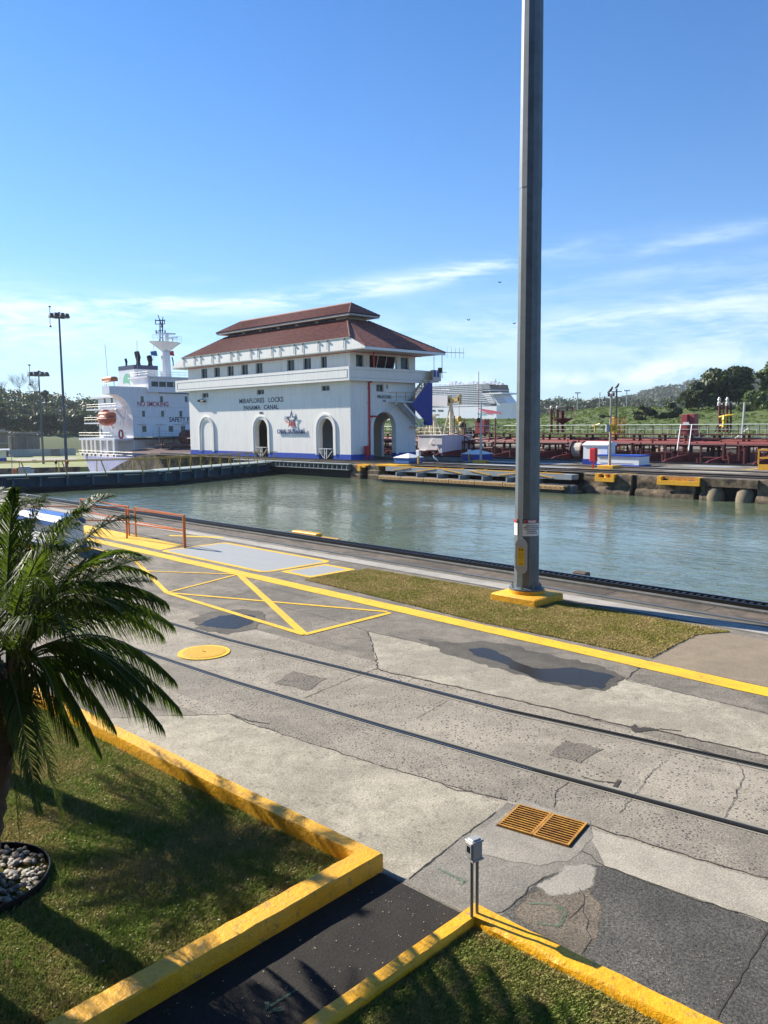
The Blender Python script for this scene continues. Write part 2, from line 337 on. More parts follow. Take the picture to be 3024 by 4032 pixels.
# roof tiles: courses and pans
def tile_mat(name,col,ax):
    m=bpy.data.materials.new(name); m.use_nodes=True; n=NT(m.node_tree); b=m.node_tree.nodes['Principled BSDF']; L=m.node_tree.links.new
    tc=n('ShaderNodeTexCoord',out=3); nz=n.noise(tc,2.2,6,.7); nf=n.noise(tc,9.,3,.6)
    c=n.mix(n.ramp(nz,[(.38,0.),(.62,1.)]),col,tuple(q*.5 for q in col)); c=n.mix(n.math('MULTIPLY',n.ramp(nf,[(.55,0.),(.75,1.)]),.35),c,(.30,.17,.12))
    L(c,b.inputs['Base Color']); b.inputs['Roughness'].default_value=.75
    MATS[name]=m; return m
def soften(m):
    k='soft '+m.name
    if k in MATS: return MATS[k]
    c=m.copy(); c.name=k; n=NT(c.node_tree); o=c.node_tree.nodes['Material Output']; src=o.inputs[0].links[0].from_socket
    at=n('ShaderNodeAttribute',attribute_name='edge',out=2); tc=n('ShaderNodeTexCoord',out=3)
    f=n.math('ADD',n.math('MULTIPLY',at,1.5),n.math('MULTIPLY',n.noise(tc,18.,5,.7),1.3)); a=n.ramp(n.math('SUBTRACT',f,.9),[(.2,0.),(.5,1.)])
    n.nt.links.new(n('ShaderNodeMixShader',{'Fac':a,1:n('ShaderNodeBsdfTransparent'),2:src}),o.inputs[0]); MATS[k]=c; return c
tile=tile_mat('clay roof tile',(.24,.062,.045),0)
# ================================================ THE SETTING
def jag(pts,amp=.03,step=.25,closed=True):
    out=[]; n=len(pts); rr=random.Random(len(pts)*7+int(abs(pts[0][0])*100))
    for i in range(n if closed else n-1):
        a,b=Vector(pts[i][:2]),Vector(pts[(i+1)%n][:2]); L=(b-a).length; k=max(1,int(L/step)); d=(b-a).normalized() if L>0 else Vector((1,0)); w=Vector((-d.y,d.x))
        for j in range(k):
            q=a+(b-a)*(j/k)
            if j>0: q=q+w*rr.uniform(-amp,amp)
            out.append((q.x,q.y))
    if not closed: out.append(tuple(pts[-1][:2]))
    return out
def soft(name,poly,z,mat,w=.08,amp=.03,step=.12,kind='structure'):
    a=sum(poly[i][0]*poly[(i+1)%len(poly)][1]-poly[(i+1)%len(poly)][0]*poly[i][1] for i in range(len(poly)))
    if a<0: poly=poly[::-1]
    p=[Vector(q) for q in jag(poly,amp,step)]; n_=len(p); inn=[]
    for i in range(n_):
        d=(p[(i+1)%n_]-p[i-1]); d=d.normalized() if d.length>0 else Vector((1,0)); inn.append(p[i]+Vector((-d.y,d.x))*w)
    z=lowz(z); m=MB(); m.add([(q.x,q.y,z) for q in p]+[(q.x,q.y,z) for q in inn],[(i,(i+1)%n_,n_+(i+1)%n_,n_+i) for i in range(n_)]+[tuple(range(n_,2*n_))])
    o=m.build(name,soften(mat),kind=kind); at=o.data.attributes.new('edge','FLOAT','POINT'); at.data.foreach_set('value',[0.]*n_+[1.]*n_); return o
def PG(l,z=0.): return [G(x,y,0)[:2] for x,y in l]
def patch(name,poly,z,mat,amp=.0,step=.25,kind='structure',label=None):
    p=jag(poly,amp,step) if amp else poly
    return MB().sheet(p,z).build(name,mat,kind=kind)
NE=17.55   # near lock wall edge
FE=54.5    # far lock wall edge
WZ=-1.5
# water, one sheet in each level
def water_mat(name,base,scale):
    m=bpy.data.materials.new(name); m.use_nodes=True; n=NT(m.node_tree); b=m.node_tree.nodes['Principled BSDF']; L=m.node_tree.links.new
    tc=n('ShaderNodeTexCoord',out=3)
    a=n('ShaderNodeMapping',{'Vector':tc,'Rotation':(0,0,R(22)),'Scale':(.55,1.15,1)})
    n1=n.noise(a,1.5*scale,3,.5,1.2); n2=n.noise(a,5.5*scale,3,.55,.8); n3=n.noise(tc,.16*scale,4,.6,1.6)
    h=n.math('ADD',n.math('ADD',n.math('MULTIPLY',n1,.85),n.math('MULTIPLY',n2,.16)),n.math('MULTIPLY',n3,1.1))
    rough_reg=n.ramp(n.noise(a,.12*scale,4,.6,1.),[(.38,.25),(.62,1.)])
    bp=n('ShaderNodeBump',{'Height':h,'Strength':n.math('MULTIPLY',rough_reg,.5),'Distance':.16})
    c=n.mix(n.ramp(n3,[(.35,0.),(.65,1.)]),base,tuple(q*.8 for q in base))
    L(c,b.inputs['Base Color']); L(bp,b.inputs['Normal']); b.inputs['Roughness'].default_value=.06; b.inputs['IOR'].default_value=1.33; b.inputs['Specular IOR Level'].default_value=.6
    return m
wm=water_mat('turbid green lock water',(.112,.148,.092),1.)
LW=-9.4
MB().sheet([(-66.5,NE-.3),(60,NE-.3),(60,FE+.6),(-72,FE+.6),(-66,36.3)],WZ).build('water',wm,kind='structure')
MB().sheet([(-560,-80),(60,-80),(60,300),(-560,300)],LW).build('water',water_mat('far water',(.13,.17,.15),.7),kind='structure')
# big low ground to the horizon (beyond the berm and the far bank)
gm=M('far grassland',(.10,.13,.035),.9,col2=(.16,.15,.07),scale=.05,amt=.6)
MB().sheet([(-9000,-9000),(9000,-9000),(9000,9000),(-9000,9000)],-9.9).build('ground',gm,kind='structure')
# near lock wall: block with its vertical face
mb=MB(); mb.box(-72.,60,-40,NE,-10,0); mb.build('near_lock_wall_ground',conc_grey,kind='structure')
# centre wall
mb=MB(); mb.ext([(-72.+.0,-10),(60,-10),(60,0),(-106,0),(-112,-.7),(-118,-2.4),(-124,-4.3),(-131,-5.2),(-160,-5.4),(-160,-10)],'y',FE+.9,72.2) if False else None
def prof_prism(prof,y0,y1,name,mat):
    b=MB(); b.ext([(x,z) for x,z in prof],'y',y0,y1); return b.build(name,mat,kind='structure')
prof_prism([(-33.4,-10),(60,-10),(60,0),(-33.4,0)],FE,72.2,'centre_wall_ground',conc_grey)
prof_prism([(-170,-10),(-33.41,-10),(-33.41,0),(-104,0),(-109,-.4),(-114,-1.6),(-120,-3.4),(-127,-5.2),(-134,-7.4),(-170,-7.6)],56.3,72.2,'centre_wall_ground',conc_wall)
# far side of the second chamber, then the berm
mb=MB(); mb.box(-120,80,106,126,-10,.2); mb.build('far_lock_wall_ground',conc_grey,kind='structure')
# grass berm behind the tanker
grassB=foliage('tall berm grass',(.075,.115,.022),(.15,.185,.05),.12,.25,.8)
V=[];F=[]; NX=150; NY=36
def berm_h(x,y):
    t=max(0,min(1,(y-126-.04*x)/72.)); s=t*t*(3-2*t); q=max(0.,min(1.,(.73+x/max(y,1.))/.15)); A=5.0+2.2*q
    h=.3+A*s+noise.noise(Vector((x*.03,y*.03,0)))*.7*s
    fade=max(0,min(1,(x+250)/60)); return h*fade-9*(1-fade)
for j in range(NY+1):
    for i in range(NX+1):
        x=-300+i*(460/NX); y=122+j*(120/NY); V.append((x,y,berm_h(x,y)))
for j in range(NY):
    for i in range(NX): a=j*(NX+1)+i; F.append((a,a+1,a+NX+2,a+NX+1))
np_mesh('grassy_berm',V,F,grassB,kind='structure')
# left far bank at the lower level
mb=MB(); P=[far(-900,1835,240),far(315,1835,226),far(700,1835,226),far(700,1700,600),far(-900,1700,600)]
mb.prism([(p[0],p[1]) for p in P],-11,-6.6); mb.build('far_bank_ground',M('bank lawn',(.20,.24,.06),.9,col2=(.26,.24,.10),scale=.08,amt=.8),kind='structure')
a_,b_=far(-900,1835,239.8),far(315,1835,225.8); mb=MB()
d=Vector((b_[0]-a_[0],b_[1]-a_[1],0)).normalized(); w=Vector((d.y,-d.x,0))
mb.add([(a_[0],a_[1],-10),(b_[0],b_[1],-10),(b_[0],b_[1],-6.5),(a_[0],a_[1],-6.5),(a_[0]+w.x*.8,a_[1]+w.y*.8,-10),(b_[0]+w.x*.8,b_[1]+w.y*.8,-10),(b_[0]+w.x*.8,b_[1]+w.y*.8,-6.5),(a_[0]+w.x*.8,a_[1]+w.y*.8,-6.5)],
   [(0,1,2,3),(7,6,5,4),(3,2,6,7),(0,4,5,1),(0,3,7,4),(1,5,6,2)])
mb.build('far_bank_wall',conc_wall,label='low brown concrete wall along the far bank beyond the gate',cat='wall')
# embankment and hill left
def hill(name,pts,d0,depth,mat,base,nx=80,ny=14,rough=2.,kind='structure',round_=True):
    V=[];F=[]
    for j in range(ny+1):
        t=j/ny; s=math.sin(t*math.pi/2)
        for i in range(nx+1):
            u=i/nx; x=pts[0][0]+(pts[-1][0]-pts[0][0])*u
            for (xa,ya),(xb,yb) in zip(pts,pts[1:]):
                if xa<=x<=xb+.01: y=ya+(yb-ya)*(x-xa)/(xb-xa)
            D=d0+depth*t; top=far(x,y,d0+depth)[2]; p=far(x,2016,D)
            z=base+(top-base)*s+noise.noise(Vector((p[0]*.02,p[1]*.02,1.)))*rough*s
            V.append((p[0],p[1],z))
    for j in range(ny):
        for i in range(nx): a=j*(nx+1)+i; F.append((a,a+1,a+nx+2,a+nx+1))
    return np_mesh(name,V,F,mat,kind=kind),V,(nx,ny)
leafD=foliage('hill leaves dark',(.010,.022,.007),(.034,.055,.014),.05,.12)
leafL=foliage('hill leaves light',(.022,.038,.009),(.065,.075,.022),.05,.12)
under=M('forest floor',(.018,.026,.012),.95,scale=.05)
hl,HLV,HLn=hill('embankment',[(-900,1712),(150,1712),(330,1712),(800,1712)],350,34,M('mown embankment',(.06,.09,.02),.9,col2=(.09,.11,.03),amt=.7,scale=.06),-6.7,rough=.3)
h1,H1V,H1n=hill('hill',[(-1200,1520),(0,1572),(200,1592),(330,1610),(520,1640),(700,1660),(1000,1668)],395,150,under,-6,rough=2)
h2,H2V,H2n=hill('hill',[(2085,1640),(2110,1615),(2200,1606),(2450,1608),(2700,1606),(3200,1600)],560,130,under,0,rough=2)
h3,H3V,H3n=hill('hill',[(1700,1640),(2300,1612),(2420,1592),(2560,1560),(2700,1530),(2800,1522),(2950,1512),(3300,1490)],1150,500,under,0,rough=9)
# leaf clusters scattered in lumps over a surface
def leaf_cloud(centres,rad,n,size,flat=.75):
    """centres (k,3), rad (k,), n leaves each; returns V,F of quads lying on and in lumpy crowns"""
    C=np.repeat(centres,n,0); Rr=np.repeat(rad,n)
    N=len(C); d=rng.normal(size=(N,3)); d/=np.linalg.norm(d,axis=1)[:,None]
    d[:,2]=np.where(d[:,2]<-.35,-d[:,2],d[:,2])
    r=Rr*(.62+.42*rng.random(N)**.6)*(1+.22*np.sin(d[:,0]*5+C[:,0])*np.cos(d[:,1]*6+C[:,1]*2))
    p=C+d*r[:,None]*np.array([1,1,flat])
    nn=d+rng.normal(size=(N,3))*.55; nn/=np.linalg.norm(nn,axis=1)[:,None]
    a=np.cross(nn,rng.normal(size=(N,3))); a/=np.linalg.norm(a,axis=1)[:,None]+1e-9; b=np.cross(nn,a)
    s=size*(.5+rng.random(N))[:,None]
    V=np.empty((N,4,3)); V[:,0]=p-a*s; V[:,1]=p-b*s*.55; V[:,2]=p+a*s; V[:,3]=p+b*s*.55
    F=np.arange(N*4).reshape(N,4); return V.reshape(-1,3),F
def surf_scatter(V,nn,k,r0,r1,lift=.6,tmin=0.,tmax=1.):
    nx,ny=nn; V=np.array(V).reshape(ny+1,nx+1,3); out=[];rr=[]
    for _ in range(k):
        i=rng.random()*(nx-1e-3); j=(tmin+(tmax-tmin)*rng.random())*(ny-1e-3); a,b=int(i),int(j); u,v=i-a,j-b
        p=V[b,a]*(1-u)*(1-v)+V[b,a+1]*u*(1-v)+V[b+1,a]*(1-u)*v+V[b+1,a+1]*u*v
        r=r0+(r1-r0)*rng.random(); out.append(p+np.array([0,0,r*lift])); rr.append(r)
    return np.array(out),np.array(rr)
for (HV,Hn,k,r0,r1,n_,sz,mt) in ((H1V,H1n,520,3.,6.5,85,.75,leafD),(H1V,H1n,330,2.6,5.2,85,.7,leafL),(H2V,H2n,420,3.4,7.,60,1.1,leafD),(H2V,H2n,230,3,6.,60,1.0,leafL),(H3V,H3n,900,6,11.,34,2.6,leafD),(H3V,H3n,500,6,10.,34,2.4,leafL)):
    c,r=surf_scatter(HV,Hn,k,r0,r1); v,f=leaf_cloud(c,r,n_,sz); np_mesh('forest',v,f,mt,kind='stuff')
# tufts that break the berm's smooth outline
c=[];r=[]
for _ in range(5200):
    x=rng.uniform(-190,60); y=rng.uniform(128,204); c.append((x,y,berm_h(x,y)-.1)); r.append(rng.uniform(.3,.8))
v,f=leaf_cloud(np.array(c),np.array(r),16,.26,.6); np_mesh('tall_grass',v,f,foliage('berm tufts',(.075,.115,.022),(.15,.185,.05),.12,.35,.8),kind='stuff')
def tree(name,base,h,spread,lumps,mat,label,group=None,trunk_r=.35,n_=260,sz=.5,seed=1,limbs=7,bare=False,cat='tree',low=.3,lr=.42):
    rr=np.random.default_rng(seed); root=empty(name,base,label,cat,group); B=Vector(base)
    bark=M('tree bark',(.12,.095,.07),.9,var=.25,bump=.4)
    t=MB(); top=B+Vector((0,0,h*(.62 if not bare else .8)))
    t.tube([B,B+Vector((.1,0,h*.2)),B+Vector((-.1,.1,h*.42)),top],[trunk_r,trunk_r*.8,trunk_r*.6,trunk_r*.3],8)
    for k in range(limbs):
        a=2*math.pi*(k+rr.random()*.6)/limbs; z0=h*(.25+.35*rr.random()); p=B+Vector((0,0,z0)); q=B+Vector((math.cos(a)*spread*.65,math.sin(a)*spread*.65,h*(.6+.3*rr.random())))
        mid=(p+q)/2+Vector((0,0,-h*.05)); t.tube([p,mid,q],[trunk_r*.4,trunk_r*.25,trunk_r*.08],5)
        if bare:
            for s in range(9):
                u=.3+.7*rr.random(); p2=p+(q-p)*u; q2=p2+Vector((rr.normal()*spread*.25,rr.normal()*spread*.25,h*.16*(.4+rr.random()))); t.tube([p2,q2],[trunk_r*.14,trunk_r*.04],4,cap=False)
                for s2 in range(3):
                    p3=p2+(q2-p2)*rr.random(); t.tube([p3,p3+Vector((rr.normal()*spread*.12,rr.normal()*spread*.12,h*.09))],[trunk_r*.06,trunk_r*.025],3,cap=False)
    t.build('trunk',bark,root,smooth=True)
    if not bare:
        C=[];Rd=[]
        for k in range(lumps):
            a=rr.random()*6.283; q=rr.random()**.5; zz=low+(1-low)*rr.random()
            w=math.sin(min(1,(1-zz)*1.6+.15)*math.pi/2); C.append((B.x+math.cos(a)*q*spread*w,B.y+math.sin(a)*q*spread*w,B.z+h*(zz-.1))); Rd.append(spread*lr*(.5+.7*rr.random()))
        v,f=leaf_cloud(np.array(C),np.array(Rd),n_,sz,.72); np_mesh('crown',v,f,mat,root)
    return root
# near-right dark trees on the berm
tl=foliage('dark tree leaves',(.010,.022,.007),(.045,.07,.014),.22,.15)
tl2=foliage('bright tree leaves',(.03,.06,.012),(.11,.16,.035),.3,.25)
def tb(px,py,D):
    p=far(px,2016,D); return (p[0],p[1],berm_h(p[0],p[1])-.3)
tree('broadleaf_tree',tb(2810,0,205),8.9,5.2,34,tl,'large dark round tree left of the tall palm, right end of the berm','trees at the right end of the berm',seed=3,sz=.5)
tree('broadleaf_tree',tb(2735,0,200),6.2,4.0,24,tl,'lower dark tree at the left foot of the large round tree','trees at the right end of the berm',seed=4,sz=.45)
tree('broadleaf_tree',tb(2890,0,212),9.6,5.0,30,tl,'dark tree just left of the palm, behind the mast with two lamps','trees at the right end of the berm',seed=5,sz=.5)
tree('broadleaf_tree',tb(3050,0,215),11.6,5.0,34,tl2,'bright green tree at the right edge behind the palm','trees at the right end of the berm',seed=6,sz=.5)
tree('broadleaf_tree',tb(3130,0,220),12.4,6.,34,tl,'dark tree cut by the right edge of the view','trees at the right end of the berm',seed=16,sz=.5)
tree('bush',tb(2960,0,190),4.,3.6,16,tl2,'low bright green bush under the palm behind the chain link fence','bushes on the berm',seed=7,sz=.4,low=.1)
tree('bush',tb(2530,0,185),4.6,2.2,12,tl,'dark bush on the grass slope left of the red lockers','bushes on the berm',seed=8,sz=.35,low=.1)
tree('bush',tb(2630,0,185),3.0,2.4,10,tl,'low bush between the dark bush and the red lockers','bushes on the berm',seed=9,sz=.35,low=.1)
tree('bush',tb(1850,0,160),2.6,1.7,9,tl,'small dark bush on the grass slope below the cruise ship','bushes on the berm',seed=10,sz=.3,low=.1)
tree('bush',tb(2700,0,150),1.6,2.2,9,tl2,'low light green bush near the foot of the slope left of the lockers','bushes on the berm',seed=11,sz=.3,low=.1)
for i,(px,D,h,sp,sd) in enumerate(((-60,430,9,5,21),(25,440,15,6,22),(105,440,17,8,23),(160,450,15,5,24))):
    p=far(px,2016,D); lb=['leafless tree at the left edge on the hilltop','second leafless tree from the left on the hilltop','broadest leafless tree on the hilltop between the left edge and the thinner mast','leafless tree right beside the thinner light mast'][i]
    tree('bare_tree',(p[0],p[1],far(px,1584,D)[2]-1.),h*1.0,sp,0,tl,lb,'leafless trees on the left hilltop',seed=sd,bare=True,trunk_r=.28,limbs=9)
p=far(203,2016,430); tree('broadleaf_tree',(p[0],p[1],far(203,1572,430)[2]-2),7.,2.1,10,tl,'small rounded tree alone on the hill crest between the two left masts','trees on the left hill',seed=31,sz=.4)
for i,(px,py,D,h,sp,mt,lb) in enumerate(((20,1702,392,10,6,leafD,'dark tree above the concrete gatehouse at far left'),(105,1705,388,8,6,leafL,'olive tree above the bridge wall at far left'),(190,1706,388,9,6,leafD,'dark tree behind the thinner light mast'),(290,1706,386,8,5.5,leafL,'olive tree between the near mast and the ship stern'),(240,1707,392,10,5,leafD,'dark tree right behind the near light mast'),(345,1706,390,9,5,leafD,'dark tree beside the ship stern on the hill'))):
    p=far(px,2016,D); tree('broadleaf_tree',(p[0],p[1],far(px,py,D)[2]-.6),h,sp,24,mt,lb,'trees on the left hill',seed=40+i,sz=.55)
# ------------------------------------------------ near pavement, sheets 4 mm apart
Z=.004
patch('pavement',[(-40,14.75),(-16,14.75),(-16,11.95),(60,11.95),(60,9.0),(-9.5,9.0),(-40,9.6)][:],Z,conc_grey)
patch('pavement',[(-70,15.6),(60,15.6),(60,16.6),(-70,16.6)],Z,conc_edge)
patch('pavement',[(-70,16.95),(60,16.95),(60,NE-.002),(-70,NE-.002)],Z,conc_edge)
# rough track bed between and beside the rails
def track(y0,X): return y0+.045*(X+12)+.0011*(X+12)**2*0
bed=[(x,track(5.35,x)) for x in (-30,-20,-12,-6,0,12)]+[(x,track(8.65,x)) for x in (12,0,-6,-12,-20,-30)]
patch('pavement',bed,Z,conc_warm)
patch('pavement',[G(1500,3018)[:2],G(1730,3082)[:2],G(1996,3151)[:2],G(2308,3243)[:2],G(2556,3326)[:2],G(2832,3408)[:2],G(3024,3459)[:2],(6,6.1),(6,8.2),G(3024,3285)[:2],G(2500,3140)[:2],G(2100,3035)[:2],G(1500,2870)[:2],G(900,2690)[:2],(-14.5,6.3),(-14.5,5.6),G(904,2812)[:2],G(1175,2912)[:2]],.008,conc_rough,.02,.3)
# smooth light slabs
patch('pavement',PG([(434,2830),(904,2812),(967,2844),(1175,2912),(1500,3018),(1730,3082),(1867,3124),(1990,3168),(1800,3310),(1610,3463),(1530,3440)])+[(-4.72,4.5),(-11.9,4.15)],.012,conc_light,.015,.22)
patch('pavement',PG([(1450,2487),(1696,2543),(1900,2600),(2100,2660),(2374,2723),(2462,2676),(2700,2735),(3024,2816)])+[(-2,11.2),(6,11.9),(6,10.1)]+PG([(3024,2977),(2584,2876),(2474,2862),(2143,2784),(1776,2701),(1487,2632),(1470,2553)]),.012,conc_light,.015,.22)
patch('pavement',PG([(2308,3262),(2382,3413),(3024,3638)])+[(6,6.3),(6,7.)]+PG([(3024,3470),(2832,3418),(2556,3336)]),.012,concrete('pale strip concrete',(.44,.40,.32),(.30,.27,.215),pit=0,stain=.5,grain=.35,seed=12),.012,.2)
patch('pavement',PG([(2382,3413),(3024,3638)])+[(6,6.2),(6,3.5),(-2.,4.73)]+PG([(2143,3900),(2010,3620),(1978,3592),(2033,3546),(2143,3454),(2300,3400)]),.012,conc_dark,.015,.25)
patch('pavement',[(-4.72,4.55)]+PG([(1610,3463),(1800,3310),(1996,3160),(2308,3252),(2382,3413),(2143,3454),(2033,3546),(1978,3592)])+[(-3.76,4.6)],.010,concrete('stained grey concrete',(.29,.265,.22),(.16,.147,.122),pit=.2,stain=.6,grain=.45,seed=13),.01,.3)
soft('pavement',PG([(2033,3550),(2143,3460),(2230,3440),(2340,3480),(2390,3560),(2380,3680),(2330,3790),(2250,3800),(2120,3700),(2010,3620)]),.0145,concrete('brown weathered concrete',(.25,.205,.15),(.14,.115,.088),pit=.3,pscale=40,stain=.8,grain=.7,seed=31),.12,.05)
soft('pavement',PG([(2143,3454),(2200,3400),(2310,3388),(2372,3420),(2360,3500),(2250,3540),(2160,3545),(2085,3490)]),.018,conc_patch,.13)
soft('pavement',PG([(1830,3290),(1962,3215),(2050,3140),(2330,3225),(2350,3300),(2250,3400),(2130,3420),(2000,3400),(1870,3370)]),.016,concrete('grate surround mortar',(.35,.32,.265),(.23,.21,.175),pit=0,stain=.6,grain=.35,seed=17),.08)
patch('pavement',PG([(2560,2600),(2747,2497),(2876,2489),(3024,2545),(3024,2715)])+[(2,11.85),(8,14.3),(-3.2,14.6)][::1],.012,conc_brown) if False else patch('pavement',[G(2560,2605)[:2],G(2747,2500)[:2],G(2870,2495)[:2],(6,14.35),(6,11.95)],.012,conc_brown,.01,.3)
# rough square infill patches
for q in (([(1070,2690),(1150,2640),(1295,2672),(1215,2722)]),([(2155,2975),(2220,2910),(2385,2950),(2290,3010)])):
    soft('pavement',PG(q),.016,concrete('coarse infill',(.23,.20,.16),(.14,.125,.10),pit=1.,pscale=22,stain=.6,grain=.6,seed=15),.07)
# path between the two lawns and the kerbside ground
patch('path',[(-4.72,4.53),(-3.76,4.58),(-3.7,-6),(-4.4,-6)],.008,conc_path)
# cracks and joints
ck=MB()
def crack(pl,w=.012,amp=.025,z=.02,closed=False):
    z=lowz(z)
    q=jag(pl,amp,.09,False); rr=random.Random(int(w*1e4)+len(q))
    for a,b in zip(q,q[1:]):
        a,b=Vector(a),Vector(b); d=b-a
        if d.length<1e-4: continue
        k=Vector((-d.y,d.x)).normalized(); w0=w*rr.uniform(.3,1.3); w1=w*rr.uniform(.3,1.3); e=d.normalized()*.004
        p=[a-k*w0/2-e,b-k*w1/2+e,b+k*w1/2+e,a+k*w0/2-e]; ck.add([(v.x,v.y,z+rr.uniform(0,.0005)) for v in p],[(0,1,2,3)])
crack(PG([(434,2830),(904,2812),(967,2844),(1175,2912),(1500,3016),(1730,3082),(1867,3124),(1996,3151)]),.016)
crack(PG([(1950,3200),(1800,3310),(1610,3463)]),.014,.01)
crack(PG([(2308,3243),(2556,3326),(2832,3408),(3024,3459)])+[(1,5.9)],.014)
crack(PG([(2290,3353),(2382,3413),(2700,3530),(3024,3638)]),.014)
crack(PG([(2143,3454),(2033,3546),(1978,3592)]),.012)
crack(PG([(3024,3665),(2823,4010)]),.016,.006)
crack(PG([(1500,2641),(1776,2701),(2143,2784),(2474,2862)]),.035,.02); crack(PG([(2474,2862),(2584,2876),(3024,2977)])+[(1,8.9)],.03,.02)
crack(PG([(1450,2487),(1470,2553),(1487,2632),(1500,2641)]),.026); crack(PG([(1198,2749),(1391,2669),(1487,2632)]),.014,.012)
crack(PG([(1200,2350),(1040,2310),(900,2355),(700,2360)]),.015,.02); crack(PG([(1397,2467),(1240,2420),(1050,2380)]),.012,.02)
crack(PG([(1397,2467),(1450,2487),(1600,2520),(1696,2543)]),.016,.02)
crack(PG([(2462,2676),(2550,2600)]),.02,.02); crack(PG([(2466,2679),(3024,2811)]),.012,.02)
crack(PG([(1640,2830),(1760,2760)]),.008,.01); crack(PG([(2180,3180),(2195,3110),(2240,3080)]),.009); crack(PG([(2440,3200),(2540,3070),(2600,3010)]),.008,.02); crack(PG([(2850,3230),(2930,3060),(2900,3000)]),.008,.03)
crack(PG([(904,2812),(980,2840),(1060,2850)]),.03,.02); crack(PG([(1730,3082),(1800,3115),(1860,3118)]),.028,.02)
crack(PG([(2240,3620),(2300,3560),(2280,3500)]),.008,.03); crack(PG([(2300,3560),(2330,3700),(2290,3760)]),.008,.03)
crack([(-40,14.79),(40,14.79)],.014,.004,.014); crack([(-40,15.62),(40,15.62)],.02,.004,.014)
for xj in (-36,-31.5,-27,-22.4,-18,-13.6,-9.2,-6.9,-4.4,0): crack([(xj,15.62),(xj+.02,16.5)],.02,.004,.014)
ck.sheet(jag(PG([(2478,2866),(2500,2852),(2512,2866),(2560,2866),(2590,2874),(2540,2880),(2500,2886)]),.01,.03),.021); crack(PG([(2500,2870),(2540,2878),(2600,2872),(2680,2880)]),.03,.02)
ck.sheet(jag(PG([(2410,3098),(2428,3078),(2446,3072),(2440,3085),(2428,3104)]),.006,.02),.021); crack(PG([(2290,3058),(2340,3075),(2390,3080),(2425,3085)]),.02,.02)
ck.build('pavement_cracks',M('crack filling',(.045,.038,.032),.95),kind='structure')
# puddles: dark wet ground with a thin film of water
def wet_mat(name,col,rough):
    m=bpy.data.materials.new(name); m.use_nodes=True; n=NT(m.node_tree); b=m.node_tree.nodes['Principled BSDF']
    tc=n('ShaderNodeTexCoord',out=3); c=n.mix(n.noise(tc,14,5,.7),col,tuple(q*.5 for q in col)); m.node_tree.links.new(c,b.inputs['Base Color'])
    b.inputs['Roughness'].default_value=rough; b.inputs['Specular IOR Level'].default_value=.07; return m
damp=concrete('damp concrete',(.145,.13,.105),(.09,.08,.066),pit=.4,pscale=40,stain=.7,grain=.5,seed=20)
soft('wet_patch',PG([(1640,2515),(1780,2530),(1900,2522),(2020,2540),(2130,2570),(2330,2612),(2440,2655),(2460,2680),(2385,2725),(2250,2712),(2120,2690),(1980,2640),(1860,2608),(1740,2575)]),.018,damp,.07,.07)
pd=wet_mat('puddle water',(.04,.037,.033),.26)
soft('puddle',PG([(1840,2556),(1900,2550),(1960,2565),(2010,2590),(2100,2630),(2260,2628),(2380,2650),(2428,2668),(2370,2716),(2270,2700),(2150,2688),(2050,2650),(1930,2600),(1860,2580)]),.0222,pd,.05,.05)
soft('wet_patch',PG([(740,2440),(820,2410),(960,2398),(1040,2410),(1050,2440),(1000,2480),(900,2500),(780,2480)]),.018,damp,.07,.07)
soft('puddle',PG([(770,2462),(860,2425),(950,2415),(1010,2425),(1000,2455),(930,2480),(850,2475)]),.0222,pd,.08,.03)
# ------------------------------------------------ yellow markings
mk=MB(); zz=.0262
def strip(a,b,w,z=zz,m=None):
    z=lowz(z); a,b=Vector(a[:2]),Vector(b[:2]); d=(b-a).normalized(); k=Vector((-d.y,d.x))*w/2; n=max(1,int((b-a).length/.35))
    L=[a+(b-a)*i/n+k*random.uniform(.95,1.04) for i in range(n+1)]; Rr=[a+(b-a)*i/n-k*random.uniform(.95,1.04) for i in range(n+1)]
    for i in range(n): (m or mk).add([(L[i].x,L[i].y,z),(L[i+1].x,L[i+1].y,z),(Rr[i+1].x,Rr[i+1].y,z),(Rr[i].x,Rr[i].y,z)],[(3,2,1,0)])
strip((-29,11.86),(12,11.5),.40); mk.build('road_marking',yel,kind='structure')
mk=MB(); zz=.0224
A=G(657,2335);B=G(1198,2500);C=G(1537,2414);D=G(940,2262);E=G(530,2206)
strip(A,B,.13,.0302); strip(B,C,.13,.0312); strip(A,(C[0]-.1,C[1]+.02),.10,.0322); strip(A,D,.09,.0332); strip(D,B,.16,.0342); strip(A,E,.12,.0352); strip(G(600,2251),(D[0],D[1]-.03),.09,.0362); strip(E,(E[0]-6,E[1]+.3),.12,.0372); strip(G(600,2251),G(200,2220),.09,.0382)
mk.build('road_marking',yel,kind='structure')
